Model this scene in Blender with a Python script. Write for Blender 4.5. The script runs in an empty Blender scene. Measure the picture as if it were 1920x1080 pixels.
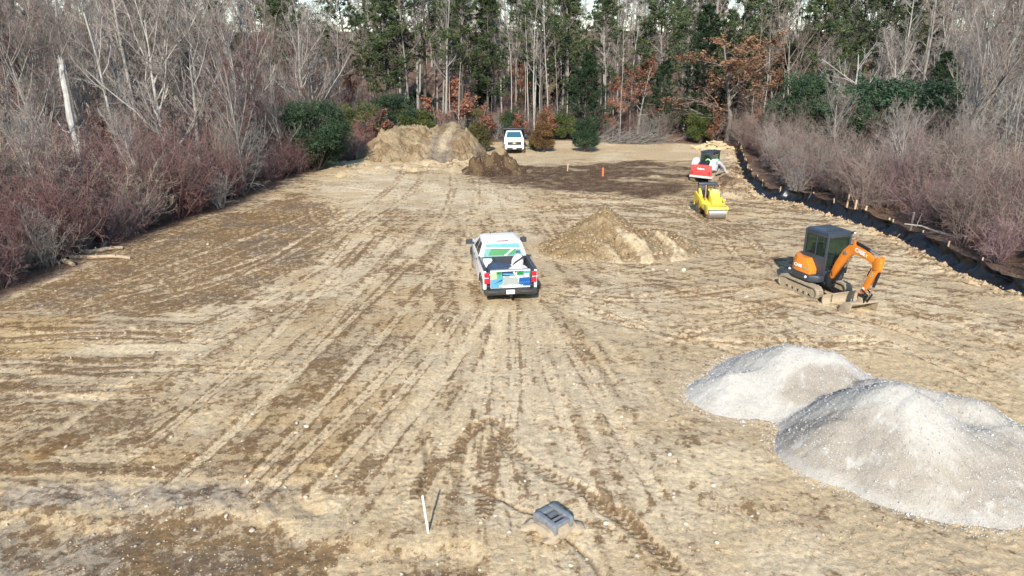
import bpy, bmesh, math, random
import numpy as np
from mathutils import Vector, Matrix, Euler

R = math.radians
PI = math.pi
sc = bpy.context.scene
C = sc.collection

# ------------------------------------------------------------------ camera, sky, sun, exposure
CAM_H, PITCH, FPX = 8.8, R(18.8), 1280.0
cam_d = bpy.data.cameras.new('camera')
cam_d.lens = 24.0
cam_d.sensor_width = 36.0
cam_d.clip_start = 0.1
cam_d.clip_end = 5000
cam = bpy.data.objects.new('camera', cam_d)
C.objects.link(cam)
cam.location = (0, 0, CAM_H)
cam.rotation_euler = (R(90) - PITCH, 0, 0)
sc.camera = cam

SUN_AZ = math.atan2(-0.993, -0.117)        # direction from the scene towards the sun, in the ground plane
SUN_EL = R(31)
world = bpy.data.worlds.new('World')
sc.world = world
world.use_nodes = True
wn = world.node_tree
wn.nodes.clear()
w_out = wn.nodes.new('ShaderNodeOutputWorld')
w_bg = wn.nodes.new('ShaderNodeBackground')
w_sky = wn.nodes.new('ShaderNodeTexSky')
w_sky.sky_type = 'NISHITA'
w_sky.sun_disc = False
w_sky.sun_elevation = SUN_EL
w_sky.sun_rotation = PI / 2 - SUN_AZ
w_sky.altitude = 50
w_sky.air_density = 1.0
w_sky.dust_density = 0.0
w_sky.ozone_density = 1.8
w_bg.inputs['Strength'].default_value = 0.13
wn.links.new(w_sky.outputs[0], w_bg.inputs['Color'])
wn.links.new(w_bg.outputs[0], w_out.inputs['Surface'])
sun_d = bpy.data.lights.new('sun', 'SUN')
sun_d.energy = 4.5
sun_d.angle = R(0.6)
sun_d.color = (1.0, 0.94, 0.84)
sun = bpy.data.objects.new('sun', sun_d)
C.objects.link(sun)
sdir = Vector((math.cos(SUN_AZ) * math.cos(SUN_EL), math.sin(SUN_AZ) * math.cos(SUN_EL), math.sin(SUN_EL)))
sun.rotation_euler = sdir.to_track_quat('Z', 'Y').to_euler()
sun.location = (-20, -40, 40)
vs = sc.view_settings
vs.view_transform = 'Standard'
vs.look = 'None'
vs.exposure = 0.74
vs.gamma = 1.0
vs.use_curve_mapping = False
sc.cycles.max_bounces = 5
sc.cycles.diffuse_bounces = 2
sc.cycles.glossy_bounces = 2
sc.cycles.adaptive_threshold = 0.02
sc.cycles.transparent_max_bounces = 8

# ------------------------------------------------------------------ small helpers
_s, _c = math.sin(PITCH), math.cos(PITCH)
def at(px, py, z=0.0):
    """Where the sight line of a photo pixel meets the height z: survey of the site."""
    u, v = (px - 960) / FPX, (py - 540) / FPX
    t = (CAM_H - z) / (_s + v * _c)
    return u * t, t * (_c - v * _s)
def hgt(py, Y):
    v = (py - 540) / FPX
    t = Y / (_c - v * _s)
    return CAM_H - t * (_s + v * _c)
def xat(px, py, Y):
    v = (py - 540) / FPX
    return (px - 960) / FPX * Y / (_c - v * _s)

def _hash(ix, iy, seed):
    h = (ix.astype(np.int64) * 374761393 + iy.astype(np.int64) * 668265263 + seed * 982451653) & 0xFFFFFFFF
    h = ((h ^ (h >> 13)) * 1274126177) & 0xFFFFFFFF
    h = ((h ^ (h >> 16)) * 2246822519) & 0xFFFFFFFF
    return ((h ^ (h >> 15)) & 0xFFFFFF) / float(0xFFFFFF)
def vnoise(x, y, seed=0):
    ix, iy = np.floor(x), np.floor(y)
    fx, fy = x - ix, y - iy
    fx = fx * fx * fx * (fx * (fx * 6 - 15) + 10); fy = fy * fy * fy * (fy * (fy * 6 - 15) + 10)
    a, b = _hash(ix, iy, seed), _hash(ix + 1, iy, seed)
    c_, d = _hash(ix, iy + 1, seed), _hash(ix + 1, iy + 1, seed)
    return (a + (b - a) * fx) * (1 - fy) + (c_ + (d - c_) * fx) * fy
def fbm(x, y, seed=0, octs=4, gain=0.5):
    s, a, n = 0.0, 1.0, 0.0
    for o in range(octs):
        ca, sa = math.cos(0.7 * o + 0.3), math.sin(0.7 * o + 0.3)
        k = 2.03 ** o
        s = s + a * vnoise((x * ca - y * sa) * k + 17.3 * o, (x * sa + y * ca) * k - 9.1 * o, seed + o)
        n += a; a *= gain
    return s / n
def fbm_a(x, y, seed=0, octs=4, gain=0.5):
    """fbm without octave rotation, for streaks"""
    s, a, n = 0.0, 1.0, 0.0
    for o in range(octs):
        k = 2.03 ** o
        s = s + a * vnoise(x * k + 17.3 * o, y * k - 9.1 * o, seed + o)
        n += a; a *= gain
    return s / n
def sstep(a, b, x):
    t = np.clip((x - a) / (b - a), 0, 1)
    return t * t * (3 - 2 * t)
def poly_dist(X, Y, pts):
    """distance to an open polyline, arc length at the foot point, signed side"""
    best = np.full(X.shape, 1e9); arc = np.zeros(X.shape); side = np.zeros(X.shape)
    acc = 0.0
    for (x0, y0), (x1, y1) in zip(pts[:-1], pts[1:]):
        dx, dy = x1 - x0, y1 - y0
        L = math.hypot(dx, dy) + 1e-9
        t = np.clip(((X - x0) * dx + (Y - y0) * dy) / (L * L), 0, 1)
        ex, ey = X - (x0 + t * dx), Y - (y0 + t * dy)
        d = np.hypot(ex, ey)
        m = d < best
        best = np.where(m, d, best); arc = np.where(m, acc + t * L, arc)
        side = np.where(m, (dx * ey - dy * ex) / L, side)
        acc += L
    return best, arc, side
def inside(X, Y, poly):
    r = np.zeros(X.shape, bool)
    n = len(poly)
    for i in range(n):
        x0, y0 = poly[i]; x1, y1 = poly[(i + 1) % n]
        if y0 == y1: continue
        cnd = ((y0 > Y) != (y1 > Y)) & (X < (x1 - x0) * (Y - y0) / (y1 - y0) + x0)
        r ^= cnd
    return r
def sdf(X, Y, poly):
    d, _, _ = poly_dist(X, Y, list(poly) + [poly[0]])
    return np.where(inside(X, Y, poly), -d, d)
def smooth_line(pts, n=6):
    """Catmull-Rom through the points"""
    P = [pts[0]] + list(pts) + [pts[-1]]
    out = []
    for i in range(1, len(P) - 2):
        p0, p1, p2, p3 = [np.array(q, float) for q in P[i - 1:i + 3]]
        for k in range(n):
            t = k / n
            out.append(tuple(0.5 * ((2 * p1) + (-p0 + p2) * t + (2 * p0 - 5 * p1 + 4 * p2 - p3) * t * t + (-p0 + 3 * p1 - 3 * p2 + p3) * t ** 3)))
    out.append(tuple(pts[-1]))
    return out

# ------------------------------------------------------------------ objects
def tag(o, label=None, cat=None, group=None, kind=None):
    if label: o['label'] = label
    if cat: o['category'] = cat
    if group: o['group'] = group
    if kind: o['kind'] = kind
    return o
def thing(name, label, cat, loc=(0, 0, 0), rotz=0.0, group=None):
    o = bpy.data.objects.new(name, None)
    o.empty_display_size = 0.2
    C.objects.link(o)
    o.location = loc; o.rotation_euler = (0, 0, rotz)
    return tag(o, label, cat, group)
def link(name, me, parent=None):
    o = bpy.data.objects.new(name, me)
    C.objects.link(o)
    if parent is not None: o.parent = parent
    return o
def copy_tree(o, parent=None):
    c = o.copy(); C.objects.link(c)
    c.parent = parent
    for ch in o.children: copy_tree(ch, c)
    return c
def mesh_np(name, V, F, mats=(), smooth=False, mi=None):
    me = bpy.data.meshes.new(name)
    me.from_pydata(np.asarray(V, dtype=np.float32), [], F if isinstance(F, list) else np.asarray(F, dtype=np.int32))
    for m in mats: me.materials.append(m)
    if smooth: me.polygons.foreach_set('use_smooth', np.ones(len(me.polygons), dtype=bool))
    if mi is not None: me.polygons.foreach_set('material_index', np.asarray(mi, dtype=np.int32))
    me.update()
    return me

class MB:
    """collects shapes; build() links them as one mesh object"""
    def __init__(s, M=None):
        s.v, s.f, s.m = [], [], []
        s.M = M or Matrix()
    def add(s, vs_, fs, mi=0, M=None):
        M = s.M @ M if M is not None else s.M
        o = len(s.v)
        s.v += [tuple(M @ Vector(p)) for p in vs_]
        s.f += [tuple(i + o for i in f) for f in fs]
        s.m += [mi] * len(fs)
        return s
    def box(s, c, d, mi=0, M=None, taper=(1, 1)):
        x, y, z = c; a, b, h = d[0] / 2, d[1] / 2, d[2] / 2
        tx, ty = taper
        vs_ = [(x - a, y - b, z - h), (x + a, y - b, z - h), (x + a, y + b, z - h), (x - a, y + b, z - h),
               (x - a * tx, y - b * ty, z + h), (x + a * tx, y - b * ty, z + h), (x + a * tx, y + b * ty, z + h), (x - a * tx, y + b * ty, z + h)]
        return s.add(vs_, [(3, 2, 1, 0), (4, 5, 6, 7), (0, 1, 5, 4), (1, 2, 6, 5), (2, 3, 7, 6), (3, 0, 4, 7)], mi, M)
    def hexa(s, p, mi=0, M=None):
        """eight corners: four below, four above, same order"""
        return s.add(p, [(3, 2, 1, 0), (4, 5, 6, 7), (0, 1, 5, 4), (1, 2, 6, 5), (2, 3, 7, 6), (3, 0, 4, 7)], mi, M)
    def prism(s, prof, x0, x1, mi=0, M=None, axis='x'):
        """closed outline in (y, z) pushed from x0 to x1"""
        n = len(prof)
        if axis == 'x': vs_ = [(x0, a, b) for a, b in prof] + [(x1, a, b) for a, b in prof]
        elif axis == 'y': vs_ = [(a, x0, b) for a, b in prof] + [(a, x1, b) for a, b in prof]
        else: vs_ = [(a, b, x0) for a, b in prof] + [(a, b, x1) for a, b in prof]
        fs = [tuple(range(n))[::-1], tuple(range(n, 2 * n))] + [(i, (i + 1) % n, (i + 1) % n + n, i + n) for i in range(n)]
        return s.add(vs_, fs, mi, M)
    def tube(s, path, rad, n=8, mi=0, M=None, caps=True):
        path = [Vector(p) for p in path]
        if not hasattr(rad, '__len__'): rad = [rad] * len(path)
        vs_, fs = [], []
        for i, p in enumerate(path):
            d = (path[min(i + 1, len(path) - 1)] - path[max(i - 1, 0)]).normalized()
            ref = Vector((0, 0, 1)) if abs(d.z) < 0.9 else Vector((1, 0, 0))
            if i == 0: u = d.cross(ref).normalized()
            else: u = (u - d * u.dot(d)).normalized()
            w = d.cross(u)
            for k in range(n):
                a = 2 * PI * k / n
                vs_.append(p + (u * math.cos(a) + w * math.sin(a)) * rad[i])
        for i in range(len(path) - 1):
            for k in range(n):
                fs.append((i * n + k, i * n + (k + 1) % n, (i + 1) * n + (k + 1) % n, (i + 1) * n + k))
        if caps:
            fs.append(tuple(range(n))[::-1]); fs.append(tuple(range((len(path) - 1) * n, len(path) * n)))
        return s.add(vs_, fs, mi, M)
    def cyl(s, p0, p1, r, n=16, mi=0, M=None, r1=None):
        return s.tube([p0, p1], [r, r if r1 is None else r1], n, mi, M)
    def lathe(s, prof, c=(0, 0, 0), axis='x', n=20, mi=0, M=None):
        """closed ring of (along, radius) turned round an axis"""
        vs_, fs = [], []
        m = len(prof)
        for k in range(n):
            a = 2 * PI * k / n
            for h, r in prof:
                p = {'x': (h, r * math.cos(a), r * math.sin(a)), 'y': (r * math.cos(a), h, r * math.sin(a)), 'z': (r * math.cos(a), r * math.sin(a), h)}[axis]
                vs_.append((p[0] + c[0], p[1] + c[1], p[2] + c[2]))
        for k in range(n):
            k2 = (k + 1) % n
            for j in range(m):
                j2 = (j + 1) % m
                fs.append((k * m + j, k * m + j2, k2 * m + j2, k2 * m + j))
        return s.add(vs_, fs, mi, M)
    def panel(s, q, u0, u1, v0, v1, off=0.004, th=0.004, mi=0, M=None):
        """thin plate lying on the quad q = (bottom left, bottom right, top right, top left)"""
        q = [Vector(p) for p in q]
        nrm = (q[1] - q[0]).cross(q[3] - q[0]).normalized()
        def P(u, v): return (q[0] * (1 - u) + q[1] * u) * (1 - v) + (q[3] * (1 - u) + q[2] * u) * v
        pts = [P(u0, v0), P(u1, v0), P(u1, v1), P(u0, v1)]
        return s.hexa([p + nrm * (off - th) for p in pts] + [p + nrm * off for p in pts], mi, M)
    def blob(s, c, r, seed=0, rough=0.2, sub=2, mi=0, M=None, flat=None):
        bm = bmesh.new()
        bmesh.ops.create_icosphere(bm, subdivisions=sub, radius=1.0)
        rs = np.random.RandomState(seed)
        A = rs.normal(size=(7, 3)) * 1.7; ph = rs.uniform(0, 6.28, 7)
        vs_ = []
        for v in bm.verts:
            k = 1 + rough * sum(math.sin(Vector(A[i]).dot(v.co) + ph[i]) for i in range(7)) / 3.0
            p = v.co * k
            z = p.z * r[2] + c[2]
            if flat is not None: z = max(z, flat)
            vs_.append((p.x * r[0] + c[0], p.y * r[1] + c[1], z))
        bm.verts.index_update()
        fs = [tuple(v.index for v in f.verts) for f in bm.faces]
        bm.free()
        return s.add(vs_, fs, mi, M)
    def build(s, name, mats, parent=None, bevel=0.0, smooth=False, seg=2):
        if not isinstance(mats, (list, tuple)): mats = [mats]
        me = bpy.data.meshes.new(name)
        me.from_pydata(s.v, [], s.f)
        for m in mats: me.materials.append(m)
        for p, k in zip(me.polygons, s.m): p.material_index = k
        bm = bmesh.new(); bm.from_mesh(me)
        bmesh.ops.remove_doubles(bm, verts=bm.verts, dist=1e-5)
        bmesh.ops.recalc_face_normals(bm, faces=bm.faces)
        if bevel:
            es = [e for e in bm.edges if len(e.link_faces) == 2 and e.calc_face_angle(0) > R(28)]
            bmesh.ops.bevel(bm, geom=es, offset=bevel, segments=seg, profile=0.5, affect='EDGES', clamp_overlap=True)
        bm.to_mesh(me); bm.free()
        if smooth or bevel:
            me.polygons.foreach_set('use_smooth', np.ones(len(me.polygons), dtype=bool))
            try: me.set_sharp_from_angle(angle=R(32))
            except Exception: pass
        me.update()
        return link(name, me, parent)

def lettering(name, txt, size, mat_, parent, M, extrude=0.004, bold=0.0):
    cu = bpy.data.curves.new(name, 'FONT')
    cu.body = txt; cu.size = size; cu.extrude = extrude; cu.offset = bold
    cu.align_x = 'CENTER'; cu.align_y = 'CENTER'
    t = bpy.data.objects.new(name, cu)
    C.objects.link(t)
    dg = bpy.context.evaluated_depsgraph_get()
    me = bpy.data.meshes.new_from_object(t.evaluated_get(dg))
    bpy.data.objects.remove(t)
    me.materials.clear(); me.materials.append(mat_)
    o = link(name, me, parent)
    o.matrix_local = M
    return o

# ------------------------------------------------------------------ materials
MAT = {}
def _nodes(name):
    m = bpy.data.materials.new(name); m.use_nodes = True
    nt = m.node_tree
    b = nt.nodes['Principled BSDF']
    return m, nt, b
def mat(name, col, rough=0.6, metal=0.0, var=0.12, scale=6.0, bump=0.0, bscale=40.0, dirt=0.0, dirt_z=(0.0, 1.0), coat=0.0, spec=0.5, objvar=0.0, trans=0.0):
    """painted or natural surface: colour with procedural grain, optional dried mud low down, optional relief"""
    if name in MAT: return MAT[name]
    m, nt, b = _nodes(name)
    N, L = nt.nodes.new, nt.links.new
    tc = N('ShaderNodeTexCoord')
    nz = N('ShaderNodeTexNoise'); nz.inputs['Scale'].default_value = scale; nz.inputs['Detail'].default_value = 6
    L(tc.outputs['Object'], nz.inputs['Vector'])
    mx = N('ShaderNodeMix'); mx.data_type = 'RGBA'
    lo = [max(0, c * (1 - var)) for c in col]; hi = [min(1, c * (1 + var)) for c in col]
    mx.inputs['A'].default_value = (*lo, 1); mx.inputs['B'].default_value = (*hi, 1)
    L(nz.outputs['Fac'], mx.inputs['Factor'])
    out = mx.outputs['Result']
    if objvar:
        oi = N('ShaderNodeObjectInfo')
        hs = N('ShaderNodeHueSaturation')
        mr = N('ShaderNodeMapRange'); mr.inputs['To Min'].default_value = 1 - objvar; mr.inputs['To Max'].default_value = 1 + objvar
        L(oi.outputs['Random'], mr.inputs['Value']); L(mr.outputs['Result'], hs.inputs['Value'])
        L(out, hs.inputs['Color']); out = hs.outputs['Color']
    if dirt:
        sp = N('ShaderNodeSeparateXYZ'); L(tc.outputs['Object'], sp.inputs[0])
        mr = N('ShaderNodeMapRange'); mr.inputs['From Min'].default_value = dirt_z[1]; mr.inputs['From Max'].default_value = dirt_z[0]
        L(sp.outputs['Z'], mr.inputs['Value'])
        n2 = N('ShaderNodeTexNoise'); n2.inputs['Scale'].default_value = 5.0; n2.inputs['Detail'].default_value = 8; n2.inputs['Roughness'].default_value = 0.7
        L(tc.outputs['Object'], n2.inputs['Vector'])
        ad = N('ShaderNodeMath'); ad.operation = 'ADD'; L(mr.outputs['Result'], ad.inputs[0]); L(n2.outputs['Fac'], ad.inputs[1])
        m2 = N('ShaderNodeMapRange'); m2.inputs['From Min'].default_value = 0.62; m2.inputs['From Max'].default_value = 1.25; m2.inputs['To Max'].default_value = dirt
        L(ad.outputs[0], m2.inputs['Value'])
        md = N('ShaderNodeMix'); md.data_type = 'RGBA'
        md.inputs['B'].default_value = (0.34, 0.26, 0.17, 1)
        L(m2.outputs['Result'], md.inputs['Factor']); L(out, md.inputs['A']); out = md.outputs['Result']
        mrr = N('ShaderNodeMapRange'); mrr.inputs['To Min'].default_value = rough; mrr.inputs['To Max'].default_value = 0.9
        L(m2.outputs['Result'], mrr.inputs['Value']); L(mrr.outputs['Result'], b.inputs['Roughness'])
    else:
        b.inputs['Roughness'].default_value = rough
    L(out, b.inputs['Base Color'])
    b.inputs['Metallic'].default_value = metal
    b.inputs['Coat Weight'].default_value = coat
    b.inputs['Specular IOR Level'].default_value = spec
    if bump:
        n3 = N('ShaderNodeTexNoise'); n3.inputs['Scale'].default_value = bscale; n3.inputs['Detail'].default_value = 5
        L(tc.outputs['Object'], n3.inputs['Vector'])
        bp = N('ShaderNodeBump'); bp.inputs['Strength'].default_value = bump; bp.inputs['Distance'].default_value = 0.02
        L(n3.outputs['Fac'], bp.inputs['Height']); L(bp.outputs['Normal'], b.inputs['Normal'])
    if trans:
        tr = N('ShaderNodeBsdfTranslucent'); L(out, tr.inputs['Color'])
        ms = N('ShaderNodeMixShader'); ms.inputs[0].default_value = trans
        L(b.outputs[0], ms.inputs[1]); L(tr.outputs[0], ms.inputs[2])
        L(ms.outputs[0], nt.nodes['Material Output'].inputs['Surface'])
    MAT[name] = m
    return m
def leaf_mat(name, c1, c2, c3=None, scale=1.2, rough=0.55, trans=0.2, objvar=0.18):
    """foliage: two or three leaf colours spread in clumps through the crown"""
    if name in MAT: return MAT[name]
    m, nt, b = _nodes(name)
    N, L = nt.nodes.new, nt.links.new
    tc = N('ShaderNodeTexCoord'); oi = N('ShaderNodeObjectInfo')
    av = N('ShaderNodeVectorMath'); av.operation = 'ADD'
    L(tc.outputs['Object'], av.inputs[0]); L(oi.outputs['Location'], av.inputs[1])
    n1 = N('ShaderNodeTexNoise'); n1.inputs['Scale'].default_value = scale; n1.inputs['Detail'].default_value = 3
    L(av.outputs[0], n1.inputs['Vector'])
    cr = N('ShaderNodeValToRGB')
    cr.color_ramp.elements[0].position = 0.36; cr.color_ramp.elements[0].color = (*c1, 1)
    cr.color_ramp.elements[1].position = 0.62; cr.color_ramp.elements[1].color = (*c2, 1)
    if c3:
        e = cr.color_ramp.elements.new(0.72); e.color = (*c3, 1)
    n2 = N('ShaderNodeTexNoise'); n2.inputs['Scale'].default_value = 14
    L(av.outputs[0], n2.inputs['Vector'])
    ad = N('ShaderNodeMath'); ad.operation = 'MULTIPLY_ADD'; ad.inputs[1].default_value = 0.35; ad.inputs[2].default_value = -0.175
    L(n2.outputs['Fac'], ad.inputs[0])
    a2 = N('ShaderNodeMath'); a2.operation = 'ADD'; L(n1.outputs['Fac'], a2.inputs[0]); L(ad.outputs[0], a2.inputs[1])
    L(a2.outputs[0], cr.inputs['Fac'])
    hs = N('ShaderNodeHueSaturation')
    mr = N('ShaderNodeMapRange'); mr.inputs['To Min'].default_value = 1 - objvar; mr.inputs['To Max'].default_value = 1 + objvar
    L(oi.outputs['Random'], mr.inputs['Value']); L(mr.outputs['Result'], hs.inputs['Value']); L(cr.outputs['Color'], hs.inputs['Color'])
    L(hs.outputs['Color'], b.inputs['Base Color']); b.inputs['Roughness'].default_value = rough
    b.inputs['Specular IOR Level'].default_value = 0.3
    tr = N('ShaderNodeBsdfTranslucent'); L(hs.outputs['Color'], tr.inputs['Color'])
    ms = N('ShaderNodeMixShader'); ms.inputs[0].default_value = trans
    L(b.outputs[0], ms.inputs[1]); L(tr.outputs[0], ms.inputs[2])
    L(ms.outputs[0], nt.nodes['Material Output'].inputs['Surface'])
    MAT[name] = m
    return m
def glass_mat(name, col, rough=0.05, alpha=1.0):
    if name in MAT: return MAT[name]
    m, nt, b = _nodes(name)
    N, L = nt.nodes.new, nt.links.new
    b.inputs['Base Color'].default_value = (*col, 1); b.inputs['Roughness'].default_value = rough
    b.inputs['IOR'].default_value = 1.5; b.inputs['Specular IOR Level'].default_value = 0.6
    if alpha < 1:
        tp = N('ShaderNodeBsdfTransparent'); tp.inputs['Color'].default_value = (0.75, 0.85, 0.78, 1)
        ms = N('ShaderNodeMixShader'); ms.inputs[0].default_value = alpha
        L(tp.outputs[0], ms.inputs[1]); L(b.outputs[0], ms.inputs[2]); L(ms.outputs[0], nt.nodes['Material Output'].inputs['Surface'])
    MAT[name] = m
    return m
def soil_mat(name, attr='albedo', fine=1.0, speck=0.35, bump=0.5, scale=1.0, peb=(0.52, 0.45, 0.34), wet=(0.47, 0.40, 0.34), wscale=1.0):
    """bare earth: dry colour, moisture and some painted shade from the surveyed mesh; ragged damp patches, crumbs and pebble specks from noise"""
    m, nt, b = _nodes(name)
    N, L = nt.nodes.new, nt.links.new
    def math_(op, a, c_):
        n = N('ShaderNodeMath'); n.operation = op
        for i, q in enumerate((a, c_)):
            if isinstance(q, (int, float)): n.inputs[i].default_value = q
            else: L(q, n.inputs[i])
        return n.outputs[0]
    def rng(v, a0, a1, b0, b1):
        n = N('ShaderNodeMapRange'); n.inputs['From Min'].default_value = a0; n.inputs['From Max'].default_value = a1; n.inputs['To Min'].default_value = b0; n.inputs['To Max'].default_value = b1
        L(v, n.inputs['Value']); return n.outputs['Result']
    at_ = N('ShaderNodeAttribute'); at_.attribute_name = attr
    ge = N('ShaderNodeNewGeometry')
    def noise(s_, d, r_):
        n = N('ShaderNodeTexNoise'); n.inputs['Scale'].default_value = s_; n.inputs['Detail'].default_value = d; n.inputs['Roughness'].default_value = r_
        L(ge.outputs['Position'], n.inputs['Vector']); return n.outputs['Fac']
    n1 = noise(8.5 * scale, 5, 0.78)
    nn_ = rng(noise(4.2 * scale, 7, 0.74), 0.34, 0.66, 0.0, 1.0)
    wm = math_('SUBTRACT', at_.outputs['Alpha'], nn_)
    wm = rng(wm, -0.10, 0.13, 0.0, 0.95 * wscale)
    sc_ = rng(n1, 0.32, 0.68, 1 - 0.34 * fine, 1 + 0.28 * fine)
    mu = N('ShaderNodeVectorMath'); mu.operation = 'SCALE'
    L(at_.outputs['Color'], mu.inputs[0]); L(sc_, mu.inputs['Scale'])
    wc = N('ShaderNodeVectorMath'); wc.operation = 'MULTIPLY'; L(mu.outputs[0], wc.inputs[0]); wc.inputs[1].default_value = wet
    mw = N('ShaderNodeMix'); mw.data_type = 'RGBA'; L(wm, mw.inputs['Factor']); L(mu.outputs[0], mw.inputs['A']); L(wc.outputs[0], mw.inputs['B'])
    # pebble specks, in drifts
    vo = N('ShaderNodeTexVoronoi'); vo.inputs['Scale'].default_value = 12 * scale
    L(ge.outputs['Position'], vo.inputs['Vector'])
    sx = N('ShaderNodeSeparateColor'); L(vo.outputs['Color'], sx.inputs[0])
    ls = math_('LESS_THAN', vo.outputs['Distance'], math_('MULTIPLY', sx.outputs['Red'], 0.32))
    dr = rng(noise(0.8, 2, 0.6), 0.35, 0.65, 0.0, 2.0 * speck)
    gt = math_('GREATER_THAN', dr, sx.outputs['Green'])
    mm = math_('MULTIPLY', ls, gt)
    mx = N('ShaderNodeMix'); mx.data_type = 'RGBA'; mx.inputs['B'].default_value = (*peb, 1)
    L(math_('MULTIPLY', mm, 0.75), mx.inputs['Factor']); L(mw.outputs['Result'], mx.inputs['A'])
    L(mx.outputs['Result'], b.inputs['Base Color'])
    b.inputs['Roughness'].default_value = 0.95; b.inputs['Specular IOR Level'].default_value = 0.15
    ah = math_('ADD', math_('MULTIPLY', mm, 0.30), n1)
    bp = N('ShaderNodeBump'); bp.inputs['Strength'].default_value = bump; bp.inputs['Distance'].default_value = 0.10 / scale
    L(ah, bp.inputs['Height']); L(bp.outputs['Normal'], b.inputs['Normal'])
    return m
def set_col(me, name, rgb, alpha=0.0):
    a = me.color_attributes.new(name, 'FLOAT_COLOR', 'POINT')
    n = len(rgb)
    out = np.ones((n, 4), dtype=np.float32); out[:, :3] = rgb; out[:, 3] = alpha
    a.data.foreach_set('color', out.ravel())

# ------------------------------------------------------------------ the ground: one sheet from behind the camera to the horizon
PALE = np.array((0.60, 0.478, 0.31)); TAN = np.array((0.50, 0.38, 0.228)); BROWN = np.array((0.215, 0.145, 0.08))
DARK = np.array((0.098, 0.060, 0.036)); OCHRE = np.array((0.44, 0.29, 0.125)); GREY = np.array((0.28, 0.24, 0.195))
LITTER = np.array((0.145, 0.095, 0.07)); CREAM = np.array((0.64, 0.53, 0.36))
CLEAR = [(-20.5, -40), (-20.3, 5), (-19.6, 24.0), (-19.5, 28.8), (-18.8, 35.6), (-17.0, 41.8), (-16.3, 52.7), (-14.3, 63.5), (-12.5, 70), (-3, 74),
         (2, 76), (10, 75), (20, 73), (21.9, 67), (17.9, 52), (16.9, 46), (18.3, 43), (18.9, 39.6), (19.7, 37.4), (19.95, 33.9), (19.6, 28.8), (20.1, 25.2), (22.6, 15), (27, -40)]

rows = [-400, -150, -60, -25, -8, 0, 4, 6.5]
rows += list(np.geomspace(8, 80, 620))
rows += list(np.geomspace(82, 2500, 36))
sF = np.linspace(-1, 1, 560)
sC = np.concatenate([-np.geomspace(40, 1.03, 26), sF, np.geomspace(1.03, 40, 26)])
rows = np.array(rows)
gY, gS = np.meshgrid(rows, sC, indexing='ij')
gX = gS * (np.clip(gY, 8, 90) * 0.80 + 3.0)
NR, NC = gX.shape
X, Y = gX.ravel(), gY.ravel()

def px_line(pts, n=6): return smooth_line([at(a, b) for a, b in pts], n)
def px_poly(pts): return [at(a, b) for a, b in pts]

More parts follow.
